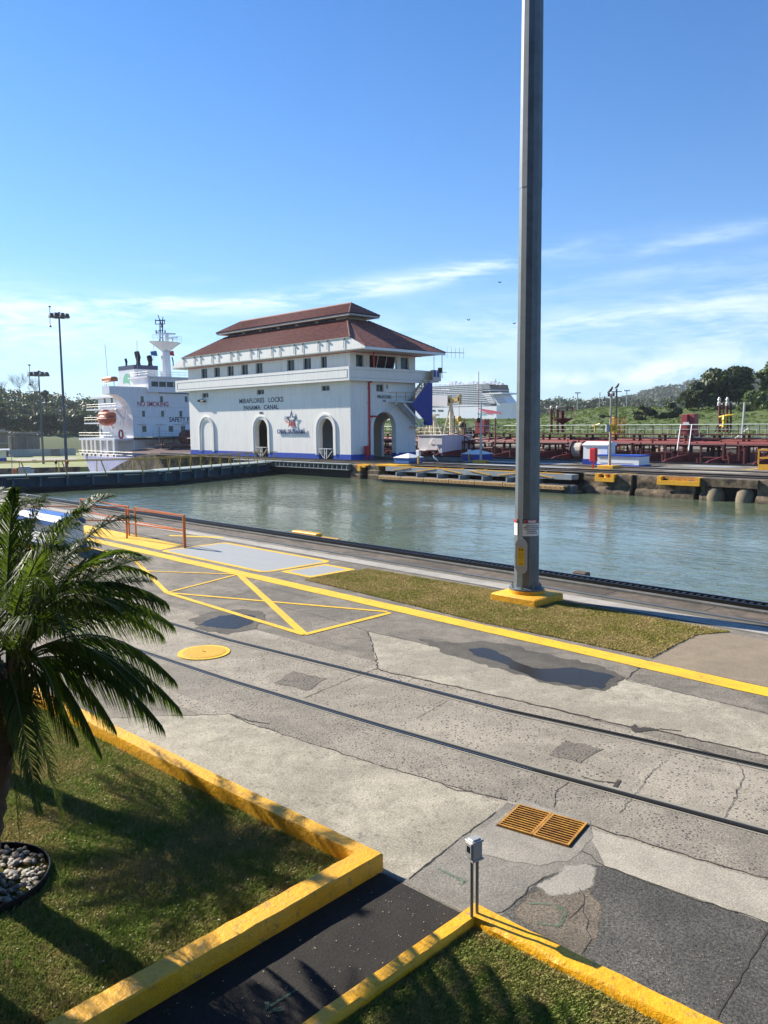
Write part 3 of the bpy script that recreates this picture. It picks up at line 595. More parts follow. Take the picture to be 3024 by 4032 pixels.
# grey painted panels with yellow borders
def rounded(x0,x1,y0,y1,r,n=5):
    out=[]
    for cx_,cy_,a0 in ((x1-r,y1-r,0),(x0+r,y1-r,90),(x0+r,y0+r,180),(x1-r,y0+r,270)):
        for k in range(n+1): a=R(a0+90*k/n); out.append((cx_+r*math.cos(a),cy_+r*math.sin(a)))
    return out
def ring(o,i,z,mb):
    z=lowz(z)
    n=len(o)
    for k in range(n): mb.add([(o[k][0],o[k][1],z),(o[(k+1)%n][0],o[(k+1)%n][1],z),(i[(k+1)%n][0],i[(k+1)%n][1],z),(i[k][0],i[k][1],z)],[(0,1,2,3)])
for (x0,x1,y0,y1,r,w) in ((-22.5,-17.0,12.2,14.62,.3,.15),(-16.85,-15.6,12.62,14.2,.05,.15)):
    m1=MB(); ring(rounded(x0,x1,y0,y1,r),rounded(x0+w,x1-w,y0+w,y1-w,r*.6),.0224,m1); m1.build('road_marking',yel,kind='structure')
    MB().sheet(rounded(x0+w-.01,x1-w+.01,y0+w-.01,y1-w+.01,r*.6),.0182).build('painted_panel',palepaint,kind='structure')
MB().sheet([(-30,12.35),(-22.6,12.3),(-23.0,13.35),(-30.5,13.5)],.0222).build('road_marking',yel,kind='structure')
MB().sheet([(-25.5,14.3),(-23.6,15.3),(-23.4,15.1),(-25.3,14.1)],.0262).build('road_marking',yel,kind='structure')
# pale duct cover strip, edge patches of yellow, stencil slab
patch('pavement',[(-60,14.86),(30,14.86),(30,15.34),(-60,15.34)],.024,concrete('pale duct cover',(.42,.39,.34),(.28,.26,.225),pit=0,stain=.5,grain=.25,seed=21))
patch('pavement',[(-30,14.3),(10,14.3),(10,14.8),(-30,14.8)],.006,conc_grey)
for x0,x1 in ((-21.2,-17.6),(-12.6,-9.6),(-47,-42.6)):
    patch('road_marking',[(x0,NE-.30),(x1,NE-.30),(x1,NE-.02),(x0,NE-.02)],.0142,yel_worn,.03,.2)
stb=patch('pavement',[(-15.3,NE-.34),(-12.9,NE-.34),(-12.9,NE-.03),(-15.3,NE-.03)],.0142,concrete('pale stencil slab',(.45,.41,.34),(.3,.26,.2),pit=0,stain=.9,grain=.4,seed=22),.02,.15)
mb=MB(); mb.bbox(-10.9,-10.5,NE-.28,NE-.04,.0,.14,.03); mb.build('edge_block',conc_edge,label='small rounded concrete block on the near water edge',cat='block')
mb=MB(); mb.bbox(-22.3,-20.9,NE-.32,NE-.03,.0,.16,.03); mb.bbox(-20.8,-19.9,NE-.3,NE-.1,.0,.07,.02); mb.build('edge_block',yel_k,label='yellow painted chock on the near water edge beside the orange rails',cat='block')
# lock wall near side: near edge nose
# ================================================ NEAR THINGS
def multi(L_,name,mat,parent,cap=100,smooth=False):
    def dist(m): v=m.v[0]; return math.hypot(v[0],v[1])
    L_=sorted(L_,key=dist)
    for m in L_[:cap]: m.build(name,mat,parent,smooth=smooth)
    if L_[cap:]:
        r=MB()
        for m in L_[cap:]: r.add(m.v,m.f)
        r.build(name,mat,parent,kind='stuff')
def grass(poly,n,z,h,name,mats,seed,lean=.5,w=.004):
    r=np.random.default_rng(seed); P=np.array([p[:2] for p in poly]); lo=P.min(0); hi=P.max(0); pts=[]
    def inside(q):
        x,y=q[:,0],q[:,1]; c=np.zeros(len(q),bool); m=len(P)
        for i in range(m):
            x0,y0=P[i];x1,y1=P[(i+1)%m]; t=((y0>y)!=(y1>y))&(x<(x1-x0)*(y-y0)/(y1-y0+1e-12)+x0); c^=t
        return c
    while sum(len(p) for p in pts)<n:
        q=lo+(hi-lo)*r.random((n,2)); pts.append(q[inside(q)])
    q=np.concatenate(pts)[:n]; N=len(q)
    a=r.random(N)*6.283; d=np.stack([np.cos(a),np.sin(a)],1); k=np.stack([-d[:,1],d[:,0]],1); hh=h*(.4+.9*r.random(N)); ww=w*(.6+.9*r.random(N))
    V=np.zeros((N,4,3)); ln=lean*hh*(.2+1.3*r.random(N))
    V[:,0,:2]=q-k*ww[:,None]; V[:,1,:2]=q+k*ww[:,None]
    V[:,2,:2]=q+d*ln[:,None]*.45+k*ww[:,None]*.8; V[:,3,:2]=q+d*ln[:,None]
    V[:,:2,2]=z-.005; V[:,2,2]=z+hh*.62; V[:,3,2]=z+hh
    F=np.arange(N*4).reshape(N,4)[:,[0,1,2,3]]
    return np_mesh(name,V.reshape(-1,3),F,mats,kind='stuff')
def lawn_mat(name,a,b,c):
    m=bpy.data.materials.new(name); m.use_nodes=True; n=NT(m.node_tree); bs=m.node_tree.nodes['Principled BSDF']
    tc=n('ShaderNodeTexCoord',out=3); n1=n.noise(tc,1.4,6,.6,.5); n2=n.noise(tc,9,4,.65); n3=n.noise(tc,60,3,.7)
    q=n.mix(n.ramp(n1,[(.4,0.),(.62,1.)]),a,b); q=n.mix(n.ramp(n2,[(.5,0.),(.7,.8)]),q,c); q=n.mix(.8,q,n.ramp(n3,[(.3,.55),(.65,1.15)]),'MULTIPLY')
    m.node_tree.links.new(q,bs.inputs['Base Color']); bs.inputs['Roughness'].default_value=.85; bs.inputs['Specular IOR Level'].default_value=.25
    t=n('ShaderNodeBsdfTranslucent',{'Color':q}); m.node_tree.links.new(n('ShaderNodeMixShader',{'Fac':.25,1:bs.outputs[0],2:t}),m.node_tree.nodes['Material Output'].inputs[0]); return m
soil=lawn_mat('lawn thatch',(.13,.15,.045),(.20,.17,.08),(.09,.08,.04))
gA=lawn_mat('lawn blades',(.22,.29,.06),(.38,.33,.12),(.46,.36,.17))
gS=lawn_mat('sunburnt lawn blades',(.31,.29,.07),(.48,.38,.16),(.44,.30,.14))
soilS=lawn_mat('sunburnt thatch',(.24,.21,.08),(.36,.28,.13),(.20,.15,.08))
L1=[(-4.86,4.43),(-4.78,1.7),(-4.6,-6),(-16,-6),(-16,4.2),(-10.9,4.12),(-7.87,4.2)]
MB().sheet(L1,.03).build('lawn',soil,kind='structure'); 
V1=[(-4.9,4.4),(-4.8,1.2),(-6.2,1.0),(-9.5,2.2),(-11.5,4.05),(-7.87,4.2)]
grass(V1,230000,.011,.034,'grass',gA,1,.9,.0032)
L2=[(-3.63,4.5),(-1.9,4.58),(6,4.9),(6,-6),(-3.55,-6)]
MB().sheet(L2,.03).build('lawn',soil,kind='structure'); grass([(-3.62,4.48),(-1.6,4.58),(-1.4,3.2),(-3.6,2.6)],130000,.011,.036,'grass',gA,2,.9,.0032)
L3=PG([(1198,2284),(1320,2262),(1450,2241),(1900,2317),(2577,2435),(2720,2462),(2876,2489),(2747,2500),(2650,2545),(2564,2591),(2300,2535),(1900,2452),(1497,2354)])
L3=[(p[0],min(14.72,max(p[1],12.0))) for p in L3]
soft('lawn',L3,.012,soilS,.14,.05,.12); grass(L3,230000,.004,.030,'grass',gS,3,.9,.006)
# kerbs
def kerb(path_o,path_i,z,name,label,mat=yel_k,seed=1):
    rr=random.Random(seed)
    def sub(o,i):
        out=[]
        for k in range(len(o)-1):
            L=(Vector(o[k+1])-Vector(o[k])).length; n=max(2,int(L/.12))
            for j in range(n): t=j/n; out.append((Vector(o[k]).lerp(Vector(o[k+1]),t),Vector(i[k]).lerp(Vector(i[k+1]),t)))
        out.append((Vector(o[-1]),Vector(i[-1]))); return out
    q=sub(path_o,path_i); m=MB(); V=[];F=[]; b=.014
    for a,c in q:
        d=(c-a).normalized(); j=lambda s: rr.uniform(-s,s); h=z+j(.004)
        for p,zz_ in ((a,-.02),(a+d*j(.003),h-b),(a+d*(b+j(.003)),h),(c-d*(b*1.3+abs(j(.008))),h+j(.002)),(c+d*j(.008),h-b*1.4-abs(j(.01))),(c+d*j(.004),-.02)): V.append((p.x,p.y,zz_))
    for k in range(len(q)-1):
        for s in range(5): a=k*6+s; F.append((a,a+6,a+7,a+1))
    F.append((0,1,2,3,4,5)); e=(len(q)-1)*6; F.append((e+5,e+4,e+3,e+2,e+1,e))
    m.add(V,F); return m.build(name,mat,smooth=True,label=label,cat='kerb')
kerb([(-15.5,3.98),(-11.8,4.19),(-7.35,4.41),(-4.71,4.56),(-4.61,1.85),(-4.45,-6)],[(-15.5,3.80),(-11.8,4.0),(-7.85,4.2),(-4.91,4.39),(-4.80,1.7),(-4.65,-6)],.165,'kerb','chipped yellow kerb bordering the large lawn with the palm',seed=2)
kerb([(-3.60,-6),(-3.73,2.85),(-3.76,4.65),(-1.85,4.74),(6,5.05)],[(-3.46,-6),(-3.60,2.9),(-3.63,4.48),(-2.1,4.55),(6,4.86)],.10,'kerb','yellow kerb around the small lawn at the bottom right, behind the grey box on posts',seed=5)
# fallen yellow flakes / leaf litter on the path
mb=MB(); rr=random.Random(4)
for k in range(130):
    x=rr.uniform(-4.55,-3.85); y=rr.uniform(1.6,4.6); s=rr.uniform(.002,.006); a=rr.uniform(0,3)
    mb.add([(x+math.cos(a+t)*s,y+math.sin(a+t)*s,.0110) for t in (0,1.4,3.0,4.6)],[(0,1,2,3)])
for k in range(160):
    x=rr.uniform(-3.6,-1.8); y=rr.uniform(4.85,5.6); s=rr.uniform(.002,.005); a=rr.uniform(0,3)
    mb.add([(x+math.cos(a+t)*s,y+math.sin(a+t)*s,.0110) for t in (0,1.4,3.0,4.6)],[(0,1,2,3)])
for k in range(420):
    x=rr.uniform(-9.,-4.9); y=rr.uniform(1.8,4.2); s=rr.uniform(.006,.016); a=rr.uniform(0,3); z_=rr.uniform(.03,.045)
    mb.add([(x+math.cos(a+t)*s*(1 if q%2 else .5),y+math.sin(a+t)*s*(1 if q%2 else .5),z_+rr.uniform(0,.008)) for q,t in enumerate((0,1.4,3.0,4.6))],[(0,1,2,3)])
mb.build('litter',M('dry litter',(.42,.36,.22),.8),kind='stuff')
# green spray marks
mb=MB()
SP=[]
strip(G(2085,3560),G(2190,3565),.025,.0295,mb); strip(G(2190,3565),G(2225,3600),.03,.0297,mb); strip(G(2225,3600),G(2200,3650),.03,.0299,mb); strip(G(2200,3650),G(2110,3640),.022,.0301,mb); strip(G(1720,3420),G(1800,3460),.03,.0303,mb); strip(G(1800,3460),G(1830,3475),.05,.0305,mb); strip(G(1805,3485),G(1835,3465),.03,.0307,mb)
strip(G(1050,3975),G(1170,3900),.02,.0309,mb); strip(G(1040,3990),G(1120,3975),.035,.0311,mb); strip(G(1050,3990),G(1050,3950),.03,.0313,mb)
mb.build('spray_marking',greenpaint,kind='structure')
# flush rails in the track bed
def railobj(pts,label,gap_side):
    root=empty('track_rail',(pts[2][0],pts[2][1],0),label,'rail','rails of the near track')
    a=MB(); w=.052
    def off(P,i):
        d=(Vector(P[min(i+1,len(P)-1)])-Vector(P[max(i-1,0)])).normalized(); return Vector((-d.y,d.x))
    for i in range(len(pts)-1):
        for (s0,s1,z,mb_) in ((-w/2,w/2,.016,a),):
            q=[Vector(pts[i])+off(pts,i)*s0,Vector(pts[i+1])+off(pts,i+1)*s0,Vector(pts[i+1])+off(pts,i+1)*s1,Vector(pts[i])+off(pts,i)*s1]
            mb_.add([(p.x,p.y,0) for p in q]+[(p.x,p.y,z) for p in q],[(4,5,6,7),(0,1,5,4),(2,3,7,6),(3,2,1,0)])
    pq=MB()
    for i in range(len(pts)-1):
        if pts[i][0]<-6.4:
            q=[Vector(pts[i])+off(pts,i)*s0 for s0 in (-w/2+.004,-w/2+.013)]+[Vector(pts[i+1])+off(pts,i+1)*s0 for s0 in (-w/2+.013,-w/2+.004)]
            pq.add([(p.x,p.y,.0172) for p in q],[(0,3,2,1)])
    pq.build('polished_edge',M('polished running edge',(.62,.62,.62),.3,metal=1.,var=.1),root)
    a.build('rail_head',M('worn rail steel',(.014,.013,.013),.7,metal=.0,var=.2,scale=2,spec=.15),root)
    g=MB()
    for i in range(len(pts)-1):
        s0,s1=(w/2+.001,w/2+.042) if gap_side>0 else (-w/2-.042,-w/2-.001)
        q=[Vector(pts[i])+off(pts,i)*s0,Vector(pts[i+1])+off(pts,i+1)*s0,Vector(pts[i+1])+off(pts,i+1)*s1,Vector(pts[i])+off(pts,i)*s1]
        g.add([(p.x,p.y,.0075) for p in q],[(0,1,2,3)])
    g.build('flangeway',M('rail groove',(.02,.019,.018),.8),root)
    g=MB()
    for i in range(len(pts)-1):
        for s0,s1 in ((w/2+.043,w/2+.09),(-w/2-.03,-w/2-.001)) if gap_side>0 else ((w/2+.001,w/2+.03),(-w/2-.09,-w/2-.043)):
            q=[Vector(pts[i])+off(pts,i)*s0,Vector(pts[i+1])+off(pts,i+1)*s0,Vector(pts[i+1])+off(pts,i+1)*s1,Vector(pts[i])+off(pts,i)*s1]
            g.add([(p.x,p.y,.0066) for p in q],[(0,1,2,3)])
    g.build('grout_edge',M('rail grout',(.27,.25,.20),.85,var=.3,scale=6),root)
r1=[(-30,6.9),(-20,7.42)]+[G(*p)[:2] for p in ((512,2410),(900,2520),(1500,2669),(2000,2798),(3024,3022))]+[(2,9.75)]
r2=[(-30,5.5),(-20,6.0),(-14,6.28)]+[G(*p)[:2] for p in ((900,2681),(1500,2862),(2100,3035),(3024,3285))]+[(2,8.25)]
railobj(r1,'farther of the two dark rails in the pavement, running under the crossed yellow box',-1); railobj(r2,'nearer of the two dark rails in the pavement, passing above the drain grate',1)
# rack rail along the lock wall
root=empty('rack_rail',(-10,16.8,0),'black toothed rack rail running along the near lock wall edge','rack rail')
mb=MB(); mb.box(-70,30,16.60,16.66,0,.13); mb.box(-70,30,16.84,16.93,0,.15); mb.box(-70,30,16.66,16.84,0,.06); mb.build('rail_beam',black,root)
L_=[]; x=-46
while x<6: L_.append(MB().box(x,x+.075,16.665,16.835,.06,.135)); x+=.16
multi(L_,'rack_tooth',black,root)
mb=MB(); mb.box(-70,30,16.72-.3,16.595,0,.05); mb.build('plinth',concrete('rail plinth',(.20,.20,.19),(.12,.12,.11),pit=.2,stain=.8,grain=.5,seed=30),root)
mb=MB(); mb.box(-70,30,16.865,16.905,.1502,.156); mb.build('rail_head',ironS,root)
mb=MB(); mb.box(-70,30,15.60,15.66,0,.03); mb.build('guard_rail',steelD,label='thin flush rail beside the pale duct cover on the near wall',cat='rail')
# drain grate
P4=[G(2035,3172),G(2312,3247),G(2245,3343),G(1962,3255)]
c=[sum(p[i] for p in P4)/4 for i in (0,1)]; gr=empty('drain_grate',(c[0],c[1],0),'rusty yellow two-panel drain grate sunk in the pavement','drain grate')
ux=(Vector(P4[1][:2])-Vector(P4[0][:2])).length/2; uy=(Vector(P4[3][:2])-Vector(P4[0][:2])).length/2
dx=(Vector(P4[1][:2])-Vector(P4[0][:2])+Vector(P4[2][:2])-Vector(P4[3][:2])).normalized(); ang=math.atan2(dx.y,dx.x)
xf=Matrix.Translation((c[0],c[1],0))@Matrix.Rotation(ang,4,'Z')
for s in (-1,1):
    m=MB(); x0,x1=(-ux+.008,-.003) if s<0 else (.003,ux-.008); t=.02; z0,z1=.009,.026
    m.box(x0,x0+t,-uy,uy,z0,z1); m.box(x1-t,x1,-uy,uy,z0,z1); m.box(x0+t,x1-t,-uy,-uy+t,z0,z1); m.box(x0+t,x1-t,uy-t,uy,z0,z1)
    nb=10
    for k in range(nb): y=-uy+t+(2*uy-2*t)*(k+.7)/(nb+.4); m.box(x0+t,x1-t,y-.007,y+.007,z0,z1-.001)
    m.build('grate_panel',rust,gr,xf=xf)
m=MB(); m.box(-ux-.01,ux+.01,-uy-.01,uy+.01,.0,.0078); m.build('drain_pit',M('drain pit rust',(.09,.05,.02),.9,var=.4,scale=20),gr,xf=xf)
# manhole cover
c=G(803,2571); mh=empty('manhole_cover',(c[0],c[1],0),'round yellow painted manhole cover between the two rails by the palm','manhole cover')
m=MB(); m.lathe((c[0],c[1],0),[(.44,.0),(.44,.016),(.40,.018)],40); m.build('rim',yel_worn if False else yel,mh,smooth=True)
m=MB(); m.lathe((c[0],c[1],0),[(.37,.018),(.37,.021),(.365,.023)],40)
for k in range(-6,7):
    w=math.sqrt(max(0,.34**2-(k*.052)**2)); m.box(c[0]-w,c[0]+w,c[1]+k*.052-.012,c[1]+k*.052+.012,.023,.026)
m.build('lid',M('faded yellow lid',(.74,.40,.03),.65,var=.15,fine=.2),mh); m=MB(); m.box(c[0]-.05,c[0]+.05,c[1]-.008,c[1]+.008,.0262,.030); m.build('lift_slot',black,mh)
# junction box on two posts
b0=Vector((-3.66,4.50,0)); jb=empty('junction_box',tuple(b0),'grey weatherproof electrical box on two thin steel posts at the kerb corner','junction box')
rt=Vector((AR.x,AR.y,0)).normalized(); fw=Vector((AF.x,AF.y,0)).normalized()
p1=b0-rt*.012-fw*.02; p2=b0+rt*.034+fw*.03
for p in (p1,p2):
    m=MB(); m.tube([(p.x,p.y,.0),(p.x,p.y,.56)],.013,10); m.build('post',steelD,jb,smooth=True)
bc=b0+rt*.008+fw*.0; rb=Matrix.Translation((bc.x,bc.y,.56))@Matrix.Rotation(math.atan2(fw.y,fw.x)-R(90)+R(34),4,'Z')
gb=M('grey box enamel',(.33,.335,.33),.4,var=.08)
m=MB(); m.bbox(-.050,.050,-.042,.042,.012,.150,.008); m.build('housing',gb,jb,xf=rb,smooth=True)
m=MB(); m.bbox(-.058,.058,-.050,.050,.145,.158,.006); m.bbox(-.042,.042,-.036,.036,.158,.168,.008); m.build('lid',gb,jb,xf=rb)
m=MB(); m.box(-.055,.055,-.047,.047,.0,.014); m.bbox(-.06,-.050,-.035,.035,.03,.144,.003); m.build('flange',gb,jb,xf=rb)
m=MB(); m.box(-.0615,-.0602,-.02,.015,.07,.12); m.build('window',glass,jb,xf=rb)
# orange rails
def orail(p,q,label,hp=1.05,posts=(1,1)):
    p,q=Vector(p),Vector(q); g=empty('guard_railing',tuple((p+q)/2),label,'railing','orange railings beside the white and blue cabinet')
    m=MB()
    for k,(a,h) in enumerate(((p,hp),(q,hp))):
        if posts[k]: mm=MB(); mm.bar(a,a+Vector((0,0,h)),.045); mm.build('post',orange,g)
    for h in (hp-.02,hp*.52):
        mm=MB(); mm.bar(p+Vector((0,0,h)),q+Vector((0,0,h)),.036); mm.build('rail',orange,g)
P1=Vector(G(730,2157)); P3=Vector((-26.0,13.25,0)); 
orail(P1,P3,'orange railing panel on the side nearest the water, right half')
orail(P1+Vector((.03,-.06,0)),Vector(G(500,2121))+Vector((0,0,0)),'orange railing panel nearest the camera, right half')
orail(P3+Vector((-.5,.0,0)),P3+Vector((-5.,.25,0)),'orange railing panel on the side nearest the water, left half')
orail(P3+Vector((-.5,-.08,0)),Vector((-29.2,11.0,0)),'orange railing panel running left behind the palm fronds')
# white and blue cabinet half hidden by the palm
cb=empty('machinery_cabinet',(-26.2,10.9,0),'white cabinet with blue top edge on a yellow base, half hidden by palm fronds','cabinet')
def cabbox(x0,x1,y0,y1):
    m=MB(); m.bbox(x0-.15,x1+.15,y0-.15,y1+.15,0,.14,.02); m.build('base',M('ochre base paint',(.50,.26,.02),.6),cb)
    m=MB(); m.bbox(x0-.05,x1+.05,y0-.05,y1+.05,.14,.24,.01); m.build('skirt',blue,cb)
    m=MB()
    pr=[(y0,.24),(y1,.24),(y1,.85),(y1-.12,.98),(y0+.25,.98),(y0+.1,.85)]
    m.ext(pr,'x',x0,x1); m.build('body',whiteT,cb)
    m=MB(); m.ext([(y0-.04,.84),(y0+.24,1.0),(y1-.1,1.0),(y1+.05,.86),(y1+.05,1.0),(y1-.1,1.12),(y0+.22,1.12),(y0-.04,.98)],'x',x0-.05,x1+.05); m.build('roof_edge',M('bright blue trim',(.015,.12,.42),.45),cb)
cabbox(-27.4,-24.2,9.75,10.6)
# ------------------------------------------------ high mast beside the water
ml=empty('light_mast',(-10.18,14.32,0),'tall grey faceted light mast on a yellow plinth with danger sign, beside the water','light mast')
cx_,cy_=-10.18,14.32
ph=math.radians(8)
to=Vector((0-cx_,0-cy_,0)).normalized(); side=Vector((-to.y,to.x,0))
_v=to*math.cos(R(-18.7))+side*math.sin(R(-18.7)); ph=math.atan2(-_v.y,_v.x)
m=MB(); m.tube([(cx_,cy_,.30),(cx_,cy_,9.15)],.274,12,r1=.232,phase=ph); m.build('lower_shaft',steel,ml)
m=MB(); m.tube([(cx_,cy_,8.7),(cx_,cy_,26)],.240,12,r1=.14,phase=ph); m.build('upper_shaft',steel,ml)
m=MB(); m.lathe((cx_,cy_,0),[(.36,.235),(.38,.24),(.38,.275),(.30,.30),(.262,.31)],28); m.build('base_flange',steel,ml,smooth=True)
for k in range(8):
    a=2*math.pi*k/8+.3; m=MB(); p=(cx_+.325*math.cos(a),cy_+.325*math.sin(a)); m.tube([(p[0],p[1],.27),(p[0],p[1],.37)],.014,6); m.lathe((p[0],p[1],.276),[(.026,0),(.026,.03)],6); m.build('anchor_bolt',steelD,ml)
m=MB(); m.lathe((cx_,cy_,0),[(.40,.10),(.40,.235),(.37,.238)],28); m.build('round_plinth',yel_k,ml,smooth=True)
m=MB(); W_=.56; m.bbox(cx_-W_+.05,cx_+W_+.1,cy_-W_-.05,cy_+W_-.1,0,.17,.025); m.build('square_plinth',yel_k,ml,smooth=True)
m=MB(); m.lathe((cx_,cy_,24.8),[(.5,0),(1.1,.1),(1.1,.25),(.3,.6)],16); m.build('lamp_ring',steelD,ml)
# frame facing the camera
to=Vector((0-cx_,0-cy_,0)).normalized(); side=Vector((-to.y,to.x,0))   # side: to the right seen from the camera
def facef(angdeg,rad,z): # point on the shaft at an angle right of the camera direction
    a=R(angdeg); d=to*math.cos(a)+side*math.sin(a); return Vector((cx_,cy_,z))+d*rad,d
# danger signs wrapped round the shaft
def arcp(an,rad,z):
    a=R(an); d=to*math.cos(a)+side*math.sin(a); return Vector((cx_,cy_,z))+d*rad
def arcplate(name,mat,a0,a1,z0,z1,rad,par=ml,n=8):
    m=MB(); V=[];F=[]
    for i in range(n+1): an=a0+(a1-a0)*i/n; V+=[arcp(an,rad,z0),arcp(an,rad,z1)]
    F=[(2*i,2*i+2,2*i+3,2*i+1) for i in range(n)]; m.add(V,F); return m.build(name,mat,par)
def arctext(t,size,mat,am,z,rad,sx,par,bold=0.):
    o=text(t,size,mat,(0,0,0),(1,0,0),(0,1,0),None,sx=sx,depth=.0005,bold=bold)
    for v in o.data.vertices:
        x,y,w=v.co; p=arcp(am+math.degrees(x/rad),rad+w,z+y)-WL[par.name]; v.co=p
    o.parent=par; o.location=(0,0,0); WL[o.name]=WL[par.name]; return o
def sign(a0,a1,z0,z1,full=True):
    rad=.272; h=z1-z0; am=(a0+a1)/2; sg=arcplate('danger_sign',lab_w,a0,a1,z0,z1,rad)
    arcplate('sign_header',lab_k,a0,a1,z1-h*.25,z1,rad+.003,sg)
    hw=(a1-a0)/2*.92; zc=z1-h*.125; m=MB(); nn=28
    for rr_,k1,mt,nm in ((rad+.006,1.,lab_w,'sign_ring'),(rad+.009,.93,lab_r,'sign_oval')):
        m=MB(); V=[arcp(am,rr_,zc)]
        V=[];F=[]
        for i in range(nn+1): t=-1+2*i/nn; hh=h*.105*k1*math.sqrt(max(0,1-abs(t)**2.4)); V+=[arcp(am+hw*k1*t,rr_,zc-hh),arcp(am+hw*k1*t,rr_,zc+hh)]
        F=[(2*i,2*i+2,2*i+3,2*i+1) for i in range(nn)]; m.add(V,F); m.build(nm,mt,sg)
    if full:
        arctext('PELIGRO',h*.165,lab_w,am,zc-h*.058,rad+.012,.82,sg,bold=.004)
        for k,t in enumerate(('ALÉJESE DEL POSTE UN','MÍNIMO DE 15 PIES CUANDO','EL ANILLO DE LUCES ESTÉ','EN MOVIMIENTO','O COLGANDO LIBRE')): arctext(t,h*.098,lab_k,am,z1-h*(.41+.115*k),rad+.003,.80,sg,bold=.0008)
sign(-20,68,1.44,1.80); sign(-92,-48,1.44,1.80,False)
# oval hand-hole cover on the left-facing side
c_,d=facef(-22,.30,0); r_=Vector((-d.y,d.x,0)); o_=Vector((cx_,cy_,0))+d*.26
def oval(w,h,n=10):
    out=[]
    for s,a0 in ((1,0),(-1,180)):
        for k in range(n+1): a=R(a0+180*k/n); out.append((w*math.cos(a),s*(h-w)+w*math.sin(a)))
    return out
def ovalplate(w,h,zc,o1,o2,mat,name):
    ov=oval(w,h); mm=MB(); v=[o_+d*o1+r_*a+Vector((0,0,zc+b)) for a,b in ov]; v2=[o_+d*o2+r_*a+Vector((0,0,zc+b)) for a,b in ov]; n=len(ov)
    mm.add(v+v2,[tuple(range(n-1,-1,-1)),tuple(range(n,2*n))]+[(i,(i+1)%n,n+(i+1)%n,n+i) for i in range(n)]); return mm.build(name,mat,ml)
ovalplate(.125,.37,1.0,-.05,.03,M('rusty collar',(.10,.055,.035),.8,var=.3),'hand_hole_collar'); ovalplate(.135,.385,1.0,.031,.048,greyp,'hand_hole_cover')
def flat(a,b,z0,z1,off,mat,name):
    mm=MB(); q=o_+d*off; v=[q+r_*a+Vector((0,0,z0)),q+r_*b+Vector((0,0,z0)),q+r_*b+Vector((0,0,z1)),q+r_*a+Vector((0,0,z1))]; w_=[x-d*.001 for x in v]
    mm.add(v+w_,[(0,1,2,3),(7,6,5,4),(0,4,5,1),(1,5,6,2),(2,6,7,3),(3,7,4,0)]); return mm.build(name,mat,ml)
flat(-.09,.075,.80,1.19,.051,lab_y,'yellow_plate')
q=o_+d*.0525; text('E-4',.075,lab_k,q+r_*-.005+Vector((0,0,1.12)),r_,(0,0,1),ml,depth=.0006,bold=.002)
for k,t in enumerate(('ALIMENTADO DEL','PANEL DE LUCES','DE MASTIL ALTO','EN')): text(t,.034,M('faded label ink',(.35,.18,.02),.6),q+r_*-.005+Vector((0,0,1.05-.045*k)),r_,(0,0,1),ml,sx=.5,depth=.0006)
text('T.R. 979',.034,lab_k,q+r_*-.005+Vector((0,0,.82)),r_,(0,0,1),ml,sx=.7,depth=.0006,bold=.001)
for zz_ in (.75,1.0,1.25):
    for s in (-1,1): mm=MB(); p=o_+d*.03+r_*(.145*s)+Vector((0,0,zz_)); mm.tube([p-d*.02,p+d*.02],.01,6); mm.build('clamp',steel,ml)
# ------------------------------------------------ palms
leafP=M('palm leaflet',(.022,.05,.012),.36,var=.35,scale=1.2,spec=.55)
def palm_leaf_mat():
    m=bpy.data.materials.new('palm leaf'); m.use_nodes=True; n=NT(m.node_tree); b=m.node_tree.nodes['Principled BSDF']; L=m.node_tree.links.new
    tc=n('ShaderNodeTexCoord',out=3); c=n.mix(n.ramp(n.noise(tc,2.5,4,.6),[(.35,0.),(.7,1.)]),(.022,.044,.007),(.085,.11,.016))
    L(c,b.inputs['Base Color']); b.inputs['Roughness'].default_value=.46; b.inputs['Specular IOR Level'].default_value=.16
    t=n('ShaderNodeBsdfTranslucent',{'Color':n.mix(.5,c,(.16,.26,.02))}); L(n('ShaderNodeMixShader',{'Fac':.42,1:b.outputs[0],2:t}),m.node_tree.nodes['Material Output'].inputs[0]); return m
pleaf=palm_leaf_mat()
ribm=M('palm rib',(.10,.12,.04),.5,var=.2)
